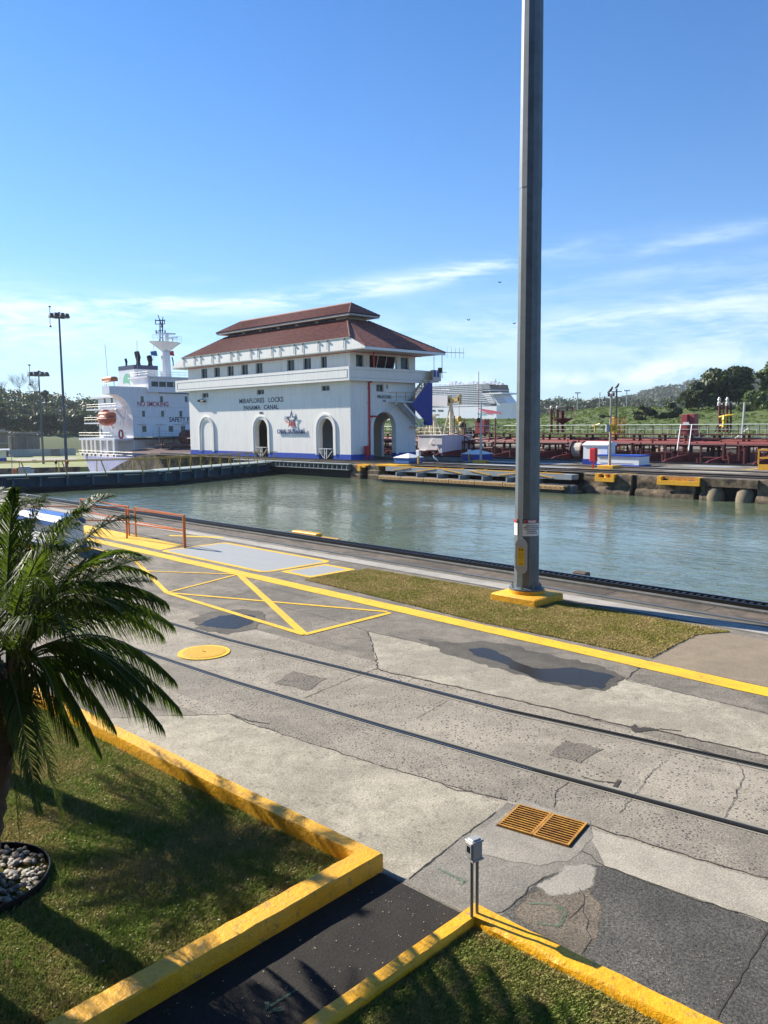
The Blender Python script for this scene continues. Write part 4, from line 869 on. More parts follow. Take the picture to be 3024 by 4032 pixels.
def frond(base,mid,tip,seed,parent,nl=84,ll=.36,lw=.0064,name='frond',mat=None,stem=.16,hang=0.):
    rr=random.Random(seed); b,m_,t_=Vector(base),Vector(mid),Vector(tip)
    def pt(t): return b*(1-t)**2+m_*2*t*(1-t)+t_*t*t
    def tan(t): return ((m_-b)*(1-t)+(t_-m_)*t).normalized()
    V=[];F=[]
    for i in range(nl):
        t=stem+(1-stem)*(i+.5)/nl; L_=ll*math.sin(math.pi*min(1,(t-stem*.6)/(1-stem*.6))**.75*.93+.10)**.7*(.85+.3*rr.random())
        T=tan(t); sd=T.cross(Vector((0,0,1))); sd=Vector((1,0,0)) if sd.length<.05 else sd.normalized(); up=sd.cross(T)
        for s in (-1,1):
            p=pt(t); a=R(52-28*t+rr.uniform(-7,7)); lift=rr.uniform(.05,.45)
            d=(T*math.cos(a)+sd*s*math.sin(a)*(1-.45*hang)+up*lift*(1-hang)-Vector((0,0,hang*.6))).normalized()
            w=d.cross(up) if hang<.4 else d.cross(sd*(1. if s>0 else -1.)+up*rr.uniform(-.9,.9))
            if w.length<.05: w=sd.copy()
            w=w.normalized()*(lw*(.7+.5*rr.random())*(1.-.3*min(1.,hang)))
            q1=p+d*L_*.5; d2=(d+Vector((0,0,-.8-.7*rr.random()))).normalized(); q2=q1+d2*L_*.5
            k=len(V); V+=[p-w*.5,p+w*.5,q1-w,q1+w,q2-w*.08,q2+w*.08]; F+=[(k,k+1,k+3,k+2),(k+2,k+3,k+5,k+4)]
    me=MB(); me.add([tuple(v) for v in V],F); o=me.build(name,mat or pleaf,parent)
    me=MB(); me.tube([pt(i/9) for i in range(10)],.011,5,r1=.0025,cap=False); r=me.build('rib',ribm,o); return o
def palm(base,crown,label,n,seed,targets=(),hangs=(),R0=1.35,group='feather palms on the lawn',name='palm',nl=84,avoid=None,ll=.36):
    g=empty(name,base,label,'palm',group); B=Vector(base); C=Vector(crown); rr=random.Random(seed)
    m=MB(); pts=[];rad=[]
    for i in range(22):
        t=i/21; pts.append(B.lerp(C,t)+Vector((math.sin(t*2.3)*.04,0,0))); rad.append((.12 if i%2 else .142)*(1+.25*max(0,t-.6)))
    m.tube(pts,rad,14); m.build('trunk',M('fibrous palm trunk',(.085,.062,.045),.95,var=.4,scale=8,bump=.8,bscale=26),g,smooth=True)
    mm=MB()
    for k in range(60):
        a=rr.uniform(0,6.28); z=rr.uniform(-.45,.02); p=C+Vector((math.cos(a)*.12,math.sin(a)*.12,z)); mm.tube([p,p+Vector((math.cos(a)*.10,math.sin(a)*.10,.12+rr.random()*.1))],[.02,.006],4)
    mm.build('leaf_bases',M('leaf base fibre',(.13,.085,.05),.9,var=.4),g)
    for i,tp in enumerate(targets):
        tp=Vector(tp); h=Vector((tp.x-C.x,tp.y-C.y,0)); L_=h.length; lift=max(.25,.55*(tp.z-C.z)+.55*L_*.6+.25)
        hg=hangs[i] if i<len(hangs) else 0.; frond(C+h.normalized()*.05,C+h*(.52 if hg<2 else .35)+Vector((0,0,lift if hg<2 else .12)),tp,seed*100+i,g,nl=nl,ll=ll*(1.3 if hg==1 else .8 if hg<.5 else .72),hang=min(hg,1.) if hg<2 else 0.,stem=.22 if hg<2 else .2)
    for i in range(n):
        a=6.283*i/n*2.618+rr.uniform(-.2,.2); e=-.75+1.75*((i+.5)/n); L_=R0*rr.uniform(.85,1.1)
        if avoid and avoid(a,e): continue
        h=Vector((math.cos(a),math.sin(a),0)); r_=L_*math.cos(e*.85); tip=C+h*r_+Vector((0,0,L_*math.sin(e)*.85-.1)); mid=C+h*r_*.48+Vector((0,0,L_*(.30+.35*math.sin(max(e,-.2)))))
        frond(C+h*.05+Vector((0,0,-.1+.1*e)),mid,tip,seed*200+i,g,nl=nl,ll=ll)
    return g
pc=aY(15,2640,2.08)
def tgt(px,py,depth):   # a point the given forward distance from the camera
    d=ray(px,py); t=depth/math.hypot(d.x,d.y); return (d.x*t,d.y*t,CH+d.z*t)
D0=math.hypot(pc[0],pc[1])
T=[(708,2790,.15,1),(640,2860,-.05,1),(655,2370,.5,1),(640,2500,.8,1),(610,2270,.7,.6),(565,2190,.5,.4),(440,1955,.4,0),(545,2040,.2,.2),(345,2010,-.3,0),(180,1960,.1,0),(60,1930,.3,0),(395,2960,.1,1),(300,2900,-.3,1),(520,2700,-.4,.8),
   (245,3230,-.12,2),(75,3280,.05,2),(150,3200,-.45,2),(420,2330,-.6,.5),(250,2150,-.8,.3),(480,2420,-.9,.7),(200,2330,-1.1,.4),(-60,3250,.1,2),(690,2680,.35,1),(600,2740,.0,1),(680,2460,.65,1),(540,2400,.3,.8),(500,2240,.9,.5),(380,2140,.6,.3),(300,2060,.9,.2),(450,2860,.25,1),(560,2330,-.2,.7),(130,2050,.6,.1),(330,2560,-.9,.8),(230,2760,-.8,1)]
palm((-7.02,2.0,0),pc,'bushy feather palm at the left edge, rising from a ring of pebbles',34,11,[tgt(x,y,D0+dd) for x,y,dd,h_ in T],[q[3] for q in T],avoid=lambda a,e: e<.05 or (e<.5 and math.cos(a-math.atan2(AR.y,AR.x))>-.1))
palm((-10.2,2.6,0),(-9.95,2.75,2.35),'second feather palm, behind and left of the first at the left edge',44,12,R0=1.25,nl=56)
palm((-8.7,.8,0),(-8.4,.95,3.0),'third feather palm, just outside the left edge, shading the large lawn',44,14,R0=1.55,nl=40)
palm((-6.6,-1.2,0),(-6.5,-1.1,2.7),'fourth feather palm, outside the frame beside the path',34,13,R0=1.5,nl=44)
# ring of pebbles
rc=(-6.95,1.98); m=MB(); rg=empty('planter_ring',(rc[0],rc[1],0),'dark plastic edging ring around the palm foot','planter edging')
m=MB(); n_=48
for k in range(n_):
    a,b=2*math.pi*k/n_,2*math.pi*(k+1)/n_; o=.57;i_=.562
    for (z0,z1) in ((.02,.10),): m.add([(rc[0]+q*math.cos(t),rc[1]+q*math.sin(t),z) for q in (i_,o) for t in (a,b) for z in (z0,z1)],[(0,2,3,1),(4,5,7,6),(1,3,7,5)])
m.build('edging',black,rg)
pm=[M('pebble '+c,col,.7,var=.2,scale=8) for c,col in (('grey',(.15,.14,.125)),('tan',(.26,.20,.13)),('pink',(.28,.18,.13)),('pale',(.34,.31,.25)),('brown',(.12,.09,.06)))]
rr=random.Random(9); protos=[]
m=MB(); 
for k in range(520):
    a=rr.uniform(0,6.283); q=.54*math.sqrt(rr.random()); m.mi=rr.choice((0,0,1,1,2,3,3,4)); s=rr.uniform(.014,.034)
    p=(rc[0]+q*math.cos(a),rc[1]+q*math.sin(a),.05+rr.uniform(0,.03)); 
    if q<.14: continue
    m.ell(p,s*rr.uniform(.8,1.5),s*rr.uniform(.7,1.2),s*rr.uniform(.5,.8),7,5,.12)
m.build('pebbles',pm,kind='stuff',smooth=True)
# ================================================ CONTROL HOUSE
def arch_pts(c,w,z0,zs,n=14):
    """outline from bottom left up over the arch to bottom right; zs = springing height"""
    r=w/2; return [(c-r,z0)]+[(c-r*math.cos(math.pi*k/n),zs+r*math.sin(math.pi*k/n)) for k in range(n+1)]+[(c+r,z0)]
def wall_arches(mb,plane,a0,a1,z0,z1,arches,t,face,wins=()):
    """wall in plane 'y'/'x' at coordinate face, thickness t inward(+), running a0..a1, with arched openings [(c,w,zs)] and rectangular windows; outer skin and reveals"""
    def P(a,z,d=0.): return (a,face+d,z) if plane=='y' else (face+d,a,z)
    ar=sorted(arches); q=[(a0,z0)]
    top=max([zs+w/2 for c,w,zs in ar]+[z0])+.02
    # columns between arches, up to the top of the arches
    x=a0
    def rect(xa,xb,za,zb,d=0):
        mb.add([P(xa,za,d),P(xb,za,d),P(xb,zb,d),P(xa,zb,d)],[(0,1,2,3)])
    for c,w,zs in ar:
        for d in (0,t):
            rect(x,c-w/2,z0,top,d)
            pts=arch_pts(c,w,z0,zs)[1:-1]
            for p,r_ in zip(pts,pts[1:]): mb.add([P(p[0],p[1],d),P(r_[0],r_[1],d),P(r_[0],top,d),P(p[0],top,d)],[(0,1,2,3)])
        pts=arch_pts(c,w,z0,zs)
        for p,r_ in zip(pts,pts[1:]): mb.add([P(p[0],p[1],0),P(p[0],p[1],t),P(r_[0],r_[1],t),P(r_[0],r_[1],0)],[(0,1,2,3)])
        x=c+w/2
    for d in (0,t): rect(x,a1,z0,top,d)
    # above: strips round windows
    ws=sorted(wins)
    for d in (0,):
        if not ws: rect(a0,a1,top,z1,d); continue
        zb=min(w[2] for w in ws); zt=max(w[3] for w in ws); rect(a0,a1,top,zb,d); rect(a0,a1,zt,z1,d); x=a0
        for wa,wb,za,zc in ws:
            rect(x,wa,zb,zt,d)
            if za>zb: rect(wa,wb,zb,za,d)
            if zc<zt: rect(wa,wb,zc,zt,d)
            x=wb
            r_=.28 if plane=='y' else -.28
            for e in (((wa,za),(wb,za)),((wb,za),(wb,zc)),((wb,zc),(wa,zc)),((wa,zc),(wa,za))): mb.add([P(*e[0]),P(*e[1]),P(*e[1],r_),P(*e[0],r_)],[(0,1,2,3)])
        rect(x,a1,zb,zt,d)
    if t: rect(a0,a1,top,z1,t)
XL,XR,YF,YB=-97.5,-64.6,58.3,68.5
cw=empty('control_house',((XL+XR)/2,(YF+YB)/2,0),'white control house with red tiled two-tier roof and arched ground floor on the centre wall','control house')
ar_l=[(-80.95,2.5,3.36),(-68.75,2.5,3.36)]
low=[(-94.1,-92.6,7.62,8.2),(-81.7,-80.2,7.62,8.2),(-69.4,-68.0,7.62,8.2)]
up=[(-94.2,-92.72),(-91.1,-89.7),(-88.0,-86.56),(-84.9,-83.45),(-81.8,-80.4),(-75.6,-74.2),(-72.55,-71.15),(-69.45,-68.4)]
mb=MB(); wall_arches(mb,'y',XL,XR,.5,8.6,ar_l,.55,YF,low); wall_arches(mb,'y',XL,XR,8.6,12.,[],0,YF,[(a,b,10.17,11.42) for a,b in up]); mb.build('front_wall',white,cw)
mb=MB(); wall_arches(mb,'x',YF,YB,.5,8.6,[(63.4,3.5,3.5)],-.6,XR,[(62.2,63.35,7.45,8.3),(63.75,64.05,7.85,8.3)]); wall_arches(mb,'x',YF,YB,8.6,12.,[],0,XR,[(59.2,60.35,10.1,11.4),(61.2,65.45,10.0,11.45),(66.1,67.4,10.1,11.45)]); mb.build('end_wall',white,cw)
mb=MB(); mb.box(XL+.001,XL+.5,YF+.56,YB-.56,0,12); mb.build('end_wall',white,cw)
mb=MB(); wall_arches(mb,'y',XL,XR-.61,.0,8.6,[(-68.6,2.6,3.3),(-81.,2.4,3.3)],-.4,YB); mb.build('rear_wall',white,cw)
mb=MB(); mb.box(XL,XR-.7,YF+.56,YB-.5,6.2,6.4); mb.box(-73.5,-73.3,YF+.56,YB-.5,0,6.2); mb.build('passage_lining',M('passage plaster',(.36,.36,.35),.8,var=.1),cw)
multi([MB().box(*q,0,.62) for q in ((XL-.03,-82.2,YF-.03,YF+.55),(-79.7,-70.0,YF-.03,YF+.55),(-67.5,XR+.03,YF-.03,YF+.55),(XR-.6,XR+.03,YF+.56,61.65),(XR-.6,XR+.03,65.15,YB))],'blue_plinth',blue,cw)
def arch_band(c,w,zs,z0,face,off,wd,dp,plane,name='arch_moulding'):
    o=arch_pts(c,w+2*off+2*wd,z0,zs,18); i=arch_pts(c,w+2*off,z0,zs,18); m=MB()
    sg=-1 if plane=='y' else 1
    def P(a,z,d): return (a,face+sg*d,z) if plane=='y' else (face+sg*d,a,z)
    for k in range(len(o)-1):
        m.add([P(*o[k],.0),P(*o[k+1],.0),P(*o[k+1],dp),P(*o[k],dp),P(*i[k],.0),P(*i[k+1],.0),P(*i[k+1],dp),P(*i[k],dp)],[(3,2,6,7),(0,1,2,3),(5,4,7,6)])
    return m.build(name,white,cw)
for c in (-80.95,-68.75): arch_band(c,2.5,3.36,.5,YF,.02,.20,.06,'y'); arch_band(c,2.5,3.36,.5,YF,.30,.20,.12,'y')
arch_band(-93.2,2.5,3.36,.5,YF,.0,.10,.10,'y'); arch_band(-93.2,2.5,3.36,.5,YF,.22,.10,.13,'y'); arch_band(-93.2,2.5,3.36,.5,YF,.40,.12,.16,'y')
arch_band(63.4,3.5,3.5,.5,XR,.02,.45,.09,'x')
mb=MB()
for z in (7.27,7.45): mb.box(XL-.035,XR+.035,YF-.035,YF-.001,z,z+.05); mb.box(XR+.001,XR+.035,YF+.001,YB,z,z+.05)
mb.build('string_course',white,cw)
# balcony band with recessed panels
BX0,BX1,BY0,BY1=-99.45,-63.75,57.4,69.2
mb=MB(); mb.box(BX0,BX1,BY0,BY0+.16,8.55,10.02); mb.box(BX1-.16,BX1,BY0+.161,BY1,8.55,10.02); mb.box(BX0,BX0+.16,BY0+.161,BY1,8.55,10.02); mb.build('balcony_parapet',white,cw)
mb=MB(); mb.box(BX0+.161,BX1-.161,BY0+.161,YF-.001,8.6,8.8); mb.box(XR+.001,BX1-.161,YF,BY1,8.6,8.8); mb.box(BX0+.161,XL-.001,YF,BY1,8.6,8.8); mb.build('balcony_slab',soff,cw)
mb=MB(); mb.box(BX0+.5,BX1-.3,BY0-.025,BY0-.001,9.70,9.73); mb.box(BX0+.5,BX1-.3,BY0-.025,BY0-.001,8.84,8.87); mb.box(BX1-.33,BX1-.3,BY0-.025,BY0-.001,8.871,9.699); mb.box(BX0+.5,BX0+.53,BY0-.025,BY0-.001,8.871,9.699)
mb.box(BX1+.001,BX1+.02,BY0+.3,BY1-.3,9.70,9.73); mb.box(BX1+.001,BX1+.02,BY0+.3,BY1-.3,8.84,8.87); mb.build('parapet_moulding',M('grey moulding line',(.42,.42,.41),.7),cw)
# windows
frm=M('grey window frame',(.50,.50,.48),.5)
def win(a,b,z0,z1,plane,mull=1):
    m=MB(); d=.24
    def bx(a0,a1,za,zb,d0,d1):
        if plane=='y': m.box(a0,a1,YF+d0,YF+d1,za,zb)
        else: m.box(XR-d1,XR-d0,a0,a1,za,zb)
    e=.045; bx(a,a+e,z0,z1,.17,.235); bx(b-e,b,z0,z1,.17,.235); bx(a+e,b-e,z0,z0+e,.17,.235); bx(a+e,b-e,z1-e,z1,.17,.235)
    for k in range(mull): x=a+(b-a)*(k+1)/(mull+1); bx(x-.02,x+.02,z0+e,z1-e,.175,.23)
    w=m.build('window',frm,cw); m=MB()
    if plane=='y': m.box(a+.01,b-.01,YF+.236,YF+.26,z0+.01,z1-.01)
    else: m.box(XR-.26,XR-.236,a+.01,b-.01,z0+.01,z1-.01)
    m.build('pane',glass,w)
for a,b in up: win(a,b,10.17,11.42,'y')
for a,b,z0,z1 in low: win(a,b,z0,z1,'y')
win(62.2,63.35,7.45,8.3,'x'); win(63.75,64.05,7.85,8.3,'x',0); win(59.2,60.35,10.1,11.4,'x',0); win(66.1,67.4,10.1,11.45,'x',0)
# slanted big control window
m=MB()
for k in range(3):
    a=61.3+1.36*k; m.add([(XR-.5,a,10.05),(XR-.5,a+1.33,10.05),(XR-.12,a+1.33,11.42),(XR-.12,a,11.42)],[(0,1,2,3)])
w=m.build('slanted_window',glass,cw); m=MB()
for k in range(4): a=61.28+1.36*k; m.bar((XR-.48,a,10.05),(XR-.1,a,11.42),.06)
m.build('frame',whiteT,w)
# blank panels
m=MB(); m.box(-78.7,-76.6,YF-.02,YF-.001,10.2,11.5); m.build('blocked_window',white,cw)
# eaves: soffit + fascia
EX0,EX1,EY0,EY1,EZ=-99.9,-61.2,57.3,69.9,11.9
mb=MB(); mb.box(EX0+.05,EX1-.05,EY0+.05,EY1-.05,EZ-.2,EZ-.1); mb.build('soffit',soff,cw)
multi([MB().box(EX1-.05,EX1,EY0+.051,EY1,EZ-.28,EZ),MB().box(EX0,EX0+.05,EY0+.051,EY1,EZ-.28,EZ)],'fascia',whiteT,cw)
# roof planes as tiles
def tiled(A,B,C,D,pitch,course,name,mat,t0=0.,t1=1.,amp=.055,parent=cw):
    """A,B eave ends, D,C the upper ends (A-D and B-C are the hips)"""
    A,B,C,D=map(Vector,(A,B,C,D)); e=(B-A).normalized(); nrm=(B-A).cross(D-A).normalized()
    if nrm.z<0: nrm=-nrm
    slope=(D-A)-e*((D-A).dot(e)); H_=slope.length; s=slope.normalized(); La=(B-A).length; xd=(D-A).dot(e); xc=(C-A).dot(e)
    nu=int(La/pitch)*4; nv=max(2,int(H_*(t1-t0)/course)); V=[];F=[]; row=[]
    for j in range(nv+1):
        for half in ((0,1) if 0<j<nv else ((1,) if j==0 else (0,))):
            v=t0+(t1-t0)*j/nv; L=xd*v; Rr=La+(xc-La)*v; r=[]
            for i in range(nu+1):
                x=min(max(La*i/nu,L),Rr); ph=(La*i/nu)/pitch*2*math.pi; h=amp*(.5+.5*math.cos(ph))+(.035 if half else 0.)
                V.append(tuple(A+e*x+s*(H_*v)+nrm*h)); r.append(len(V)-1)
            row.append(r)
    for ra,rb in zip(row,row[1:]):
        for i in range(nu): F.append((ra[i],ra[i+1],rb[i+1],rb[i]))
    m=MB(); m.add(V,F); return m.build(name,mat,parent,smooth=False)
TX0,TX1,TY0,TY1,TZ=-92.9,-68.6,61.6,64.8,15.72
k=.36
def lp(a,b,t): return tuple(a[i]+(b[i]-a[i])*t for i in range(3))
e00,e10,e11,e01=(EX0,EY0,EZ),(EX1,EY0,EZ),(EX1,EY1,EZ),(EX0,EY1,EZ); t00,t10,t11,t01=(TX0,TY0,TZ),(TX1,TY0,TZ),(TX1,TY1,TZ),(TX0,TY1,TZ)
kk=.30
FT0,FT1=(-97.6,57.45,13.0),(-63.6,57.45,13.0)
tiled(FT0,FT1,t10,t00,.30,.34,'front_roof',tile,0,1.)
tiled((EX1,57.3,EZ),e11,t11,t10,.30,.36,'end_roof',tile_mat('roof tile painted sunlit',(.33,.13,.10),0),0,1.)  # end slopes take a lighter, pinker tile colour as painted grazing sunlight
mb=MB(); mb.add([e01,(EX0,57.4,EZ),FT0,t00,t01],[(0,1,2,3,4)]); mb.add([e11,e01,t01,t11],[(0,1,2,3)]); mb.build('rear_roof',tile,cw)
mb=MB(); mb.add([FT1,(EX1,57.3,EZ),t10],[(0,1,2)]); mb.build('corner_roof',MATS['roof tile painted sunlit'],cw)
mb=MB(); mb.add([(EX0-.1,57.36,EZ-.22),(EX1-.02,57.36,EZ-.22),(EX1-.02,57.36,EZ+.05),(FT1[0],57.40,FT1[2]+.02),(FT0[0],57.40,FT0[2]+.02),(EX0-.1,57.36,EZ+.05)],[(0,1,2,3,4,5)]); mb.build('cornice_board',white,cw)
brk=M('bracket grey',(.25,.25,.24),.6)
for i in range(16):
    x=-97.+i*2.13+(.6 if i%2 else 0); m=MB(); m.bar((x,57.30,EZ+.02),(x,57.34,12.95),.05); m.box(x-.14,x+.14,57.22,57.34,12.82,12.98); m.build('gutter_bracket',brk,cw)
mb=MB(); mb.bar((FT0[0],57.38,13.0),(FT1[0],57.38,13.0),.10); mb.build('gutter',M('weathered gutter',(.32,.34,.29),.7,var=.4,scale=3),cw)
def ridge(a,b,name,m_,r=.13,step=.42,parent=cw):
    a,b=Vector(a),Vector(b); n=max(2,int((b-a).length/step)); m=MB()
    for i in range(n): p=a.lerp(b,i/n); q=a.lerp(b,(i+1.15)/n); m.tube([p,q],[r*1.15,r*.8],7)
    return m.build(name,m_,parent)
hipm=M('ridge tile',(.20,.10,.08),.8,var=.3)
ridge(FT1,t10,'hip_tiles',hipm); ridge(e11,t11,'hip_tiles',hipm)
# clerestory
mb=MB(); mb.box(TX0+.1,TX1-.1,TY0+.1,TY1-.1,15.4,16.35); mb.build('clerestory_wall',M('clerestory plaster',(.50,.46,.38),.8,var=.2,streak=.3),cw)
x=TX0+.4; i=0
while x<TX1-3.2:
    m=MB(); m.box(x,x+3.1,TY0+.06,TY0+.099,15.72,16.22); wn=m.build('clerestory_window',glass,cw); m=MB()
    for q in (1.03,2.06): m.box(x+q-.04,x+q+.04,TY0+.03,TY0+.06,15.72,16.22)
    m.build('mullion',M('brown frame',(.12,.09,.07),.7),wn); x+=3.75
U0,U1,V0,V1,UZ=-94.1,-67.3,60.75,65.5,16.25; RZ=17.72
u00,u10,u11,u01=(U0,V0,UZ),(U1,V0,UZ),(U1,V1,UZ),(U0,V1,UZ); ra,rb=(-91.6,63.12,RZ),(-69.6,63.12,RZ)
tiled(u00,u10,rb,ra,.30,.34,'upper_front_roof',tile); tiled(u10,u11,rb,rb,.30,.34,'upper_end_roof',MATS['roof tile painted sunlit'])
mb=MB(); mb.add([u11,u01,ra,rb],[(0,1,2,3)]); mb.add([u01,u00,ra],[(0,1,2)]); mb.build('upper_rear_roof',tile,cw)
mb=MB(); mb.box(U0+.04,U1-.04,V0+.04,V1-.04,UZ-.26,UZ-.04); mb.build('upper_fascia',M('upper fascia',(.46,.43,.37),.7,var=.3,streak=.4),cw)
ridge(ra,rb,'ridge_tiles',M('pale ridge tile',(.46,.27,.20),.8,var=.4,scale=5),.15,.45); ridge(u10,rb,'hip_tiles',hipm,.11); ridge(u11,rb,'hip_tiles',hipm,.11); ridge(u00,ra,'hip_tiles',hipm,.11)
# lettering and logo
Rx,Up=(1,0,0),(0,0,1)
text('MIRAFLORES   LOCKS',.80,txt,(-80.95,YF-.014,6.64),Rx,Up,cw,sx=1.19,depth=.008,bold=.012)
text('PANAMA   CANAL',.76,txt,(-81.,YF-.014,5.80),Rx,Up,cw,sx=1.15,depth=.008,bold=.012)
text('1913',.42,txt,(-80.9,YF-.014,5.24),Rx,Up,cw,sx=.95,depth=.02)
text('MIRAFLORES',.52,txt,(XR+.03,63.4,6.75),(0,1,0),Up,cw,sx=.75,depth=.01); text('1913',.34,txt,(XR+.03,63.4,6.36),(0,1,0),Up,cw,sx=.8,depth=.01)
text('CANAL DE PANAMÁ',.72,logo_b,(-74.95,YF-.12,2.88),Rx,Up,cw,sx=.80,depth=.03,bold=.01)
def star(cx_,cz,r,ri,w,name,mat,zlo,zhi,off):
    o=[];i=[]
    for k in range(10):
        a=math.pi/2+k*math.pi/5; rr_=r if k%2==0 else r*.42; o.append((cx_+rr_*math.cos(a),cz+rr_*math.sin(a)*1.05)); i.append((cx_+(rr_*w)*math.cos(a),cz+(rr_*w)*math.sin(a)*1.05))
    m=MB()
    for k in range(10):
        a,b=o[k],o[(k+1)%10]; c,d=i[(k+1)%10],i[k]; zc=(a[1]+b[1])/2
        if zlo<=zc<zhi:
            m.add([(p[0],YF-off,p[1]) for p in (a,b,c,d)]+[(p[0],YF-off-.04,p[1]) for p in (a,b,c,d)],[(0,3,2,1),(4,5,6,7),(0,1,5,4),(1,2,6,5),(2,3,7,6),(3,0,4,7)])
    return m.build(name,mat,cw)
lx,lz=-74.75,4.5
star(lx,lz,1.06,0,.62,'logo_star',logo_b,lz+.05,99,.12); star(lx,lz,1.06,0,.62,'logo_star',logo_r,-9,lz+.05,.12)
m=MB()
for k in range(3): m.box(lx-1.28,lx-.45+.1*k,YF-.20,YF-.165,lz+.36-.17*k,lz+.28-.17*k)
m.build('logo_stripe',logo_b,cw); m=MB()
for k in range(2): m.box(lx-1.2+.2*k,lx-.55,YF-.20,YF-.165,lz-.14-.17*k,lz-.22-.17*k)
m.build('logo_stripe',logo_r,cw)
# red standpipe, hose box, gates, stairs
m=MB(); m.tube([(XR+.12,61.0,0),(XR+.12,61.0,8.5),(XR+.12,61.35,8.5)],.11,8); m.tube([(XR+.12,61.1,4.75),(XR+.12,62.1,4.75)],.10,8); m.tube([(XR+.9,61.0,10.05),(XR+.9,61.0,11.7)],.10,8)
m.tube([(-97,YF-.25,11.55),(XR+.9,YF-.25,11.55),(XR+.9,YB,11.55)],.045,6)
for z in (1.6,3.0,6.2,7.8): m.box(XR,XR+.14,60.80,60.99,z,z+.06)
m.build('fire_pipe',red,cw)
m=MB(); m.bbox(XR+.26,XR+.66,59.95,60.45,.55,1.55,.06); m.box(XR+.35,XR+.5,60.1,60.3,0,.55); m.build('hose_cabinet',red,cw)
gate=M('white tubular gate',(.78,.78,.74),.5)
for c in (-80.95,-68.75):
    m=MB()
    for dx in (-.62,.62): m.bar((c+dx*.0-.18 if dx<0 else c+.18,YF-.1,0),(c-.18 if dx<0 else c+.18,YF-.1,1.25),.07)
    m.bar((c-1.1,YF-.1,1.2),(c+1.1,YF-.1,1.2),.06); m.bar((c-.2,YF-.1,.7),(c+.2,YF-.1,.7),.06); m.bar((c-1.1,YF-.1,.95),(c-.35,YF-.1,.2),.06); m.bar((c+1.1,YF-.1,.95),(c+.35,YF-.1,.2),.06)
    m.build('arch_gate',gate,cw)
m=MB(); m.bbox(-81.3,-80.2,61.2,61.7,1.9,2.7,.03); m.build('air_conditioner',whiteT,cw)
m=MB(); m.box(-82.1,-79.8,62.2,62.3,0,1.8); m.build('equipment_rack',black,cw)
# outside stair on the end wall, blue corrugated screen
st=M('white stair steel',(.72,.72,.70),.5)
sy=lambda x:x
m=MB(); m.box(XR+.05,XR+1.3,64.1,66.9,6.30,6.42); m.box(XR+.05,XR+1.3,69.2,71.1,8.7,8.82); m.bar((XR+1.25,66.9,6.3),(XR+1.25,69.6,8.85),.10,.26); m.bar((XR+.1,66.9,6.3),(XR+.1,69.6,8.85),.10,.26)
for k in range(11): y=66.9+2.7*k/11; z=6.35+2.45*k/11; m.box(XR+.1,XR+1.25,y,y+.28,z,z+.04)
m.build('upper_stair',st,cw)
m=MB(); m.bar((XR+1.2,65.3,6.2),(XR+1.2,68.6,3.7),.07,.22); m.bar((XR+.3,65.3,6.2),(XR+.3,68.6,3.7),.07,.22)
for k in range(13): y=65.3+3.3*(k+.5)/13; z=6.15-2.5*(k+.5)/13; m.box(XR+.3,XR+1.2,y-.1,y+.1,z,z+.05)
m.box(XR+.1,XR+1.3,67.3,68.6,3.55,3.65); m.bar((XR+.2,65.5,6.2),(XR+.05,63.6,5.2),.1); m.bar((XR+1.25,64.2,6.25),(XR+.1,63.2,5.2),.12); m.build('lower_stair',st,cw)
yr=M('ochre railing',(.50,.30,.07),.6)
m=MB()
for z in (.5,1.0): m.bar((XR+1.28,64.1,6.42+z),(XR+1.28,66.9,6.42+z),.05); m.bar((XR+1.28,66.9,6.42+z),(XR+1.28,69.5,8.82+z),.05); m.bar((XR+1.28,69.5,8.82+z),(XR+1.28,71.1,8.82+z),.05); m.bar((XR+1.28,64.1,6.42+z),(XR+.1,64.1,6.42+z),.05)
for y,z in ((64.1,6.42),(65.5,6.42),(66.9,6.42),(68.2,7.6),(69.5,8.82),(71.1,8.82)): m.bar((XR+1.28,y,z),(XR+1.28,y,z+1.0),.06)
m.build('stair_railing',yr,cw)
m=MB(); 
for k in range(26):
    y=66.2+3.65*k/26; zt=6.2+(y-66.2)*.93-.25 if y<68.9 else 8.6; zb=max(3.7,6.0-(y-66.2)*.78) if y<69. else 3.7
    x=XR+1.42+(.03 if k%2 else 0); m.box(x-.03,x,y,y+3.65/26,zb,zt)
m.box(XR+.1,XR+1.38,69.8,69.85,3.7,8.6); m.build('blue_screen',blueC,cw)
m=MB(); m.box(XR+.05,XR+1.5,69.2,71.3,8.83,8.9); m.box(XR+1.4,XR+1.5,69.9,71.3,8.9,9.9); m.box(XR+.9,XR+1.39,70.1,70.7,9.1,10.1); m.box(XR,BX1,69.21,71.2,9.0,10.0); m.build('landing_box',M('landing panel',(.62,.60,.55),.6,var=.1),cw)
m=MB(); m.box(XR+1.51,XR+1.56,70.0,70.35,9.3,10.1); m.box(XR+1.51,XR+1.56,70.6,70.9,9.3,10.1); m.build('landing_panel',blueC,cw)
m=MB(); m.tube([(XR+1.3,70.3,9.9),(XR+1.3,70.3,12.9)],.035,5); m.tube([(XR+1.4,71.6,9.2),(XR+1.4,71.6,12.3)],.045,5); m.tube([(XR+1.4,71.6,12.2),(XR+1.4,75.6,12.35)],.035,5)
for k in range(5): y=72.5+.75*k; m.tube([(XR+1.4,y,11.6+.02*k),(XR+1.4,y,12.9)],.02,4)
m.tube([(XR+1.4,71.6,9.9),(XR+1.4,72.4,9.9)],.03,5); m.build('antenna',M('dark antenna',(.10,.10,.11),.6),cw)
m=MB(); m.bbox(XR+1.3,XR+1.6,70.9,71.5,9.8,10.4,.05); m.bbox(-93.9,-93.1,YF-.5,YF-.1,7.0,7.2,.03); m.tube([(-93.5,YF-.4,7.2),(-93.3,YF-.1,8.)],.05,5)
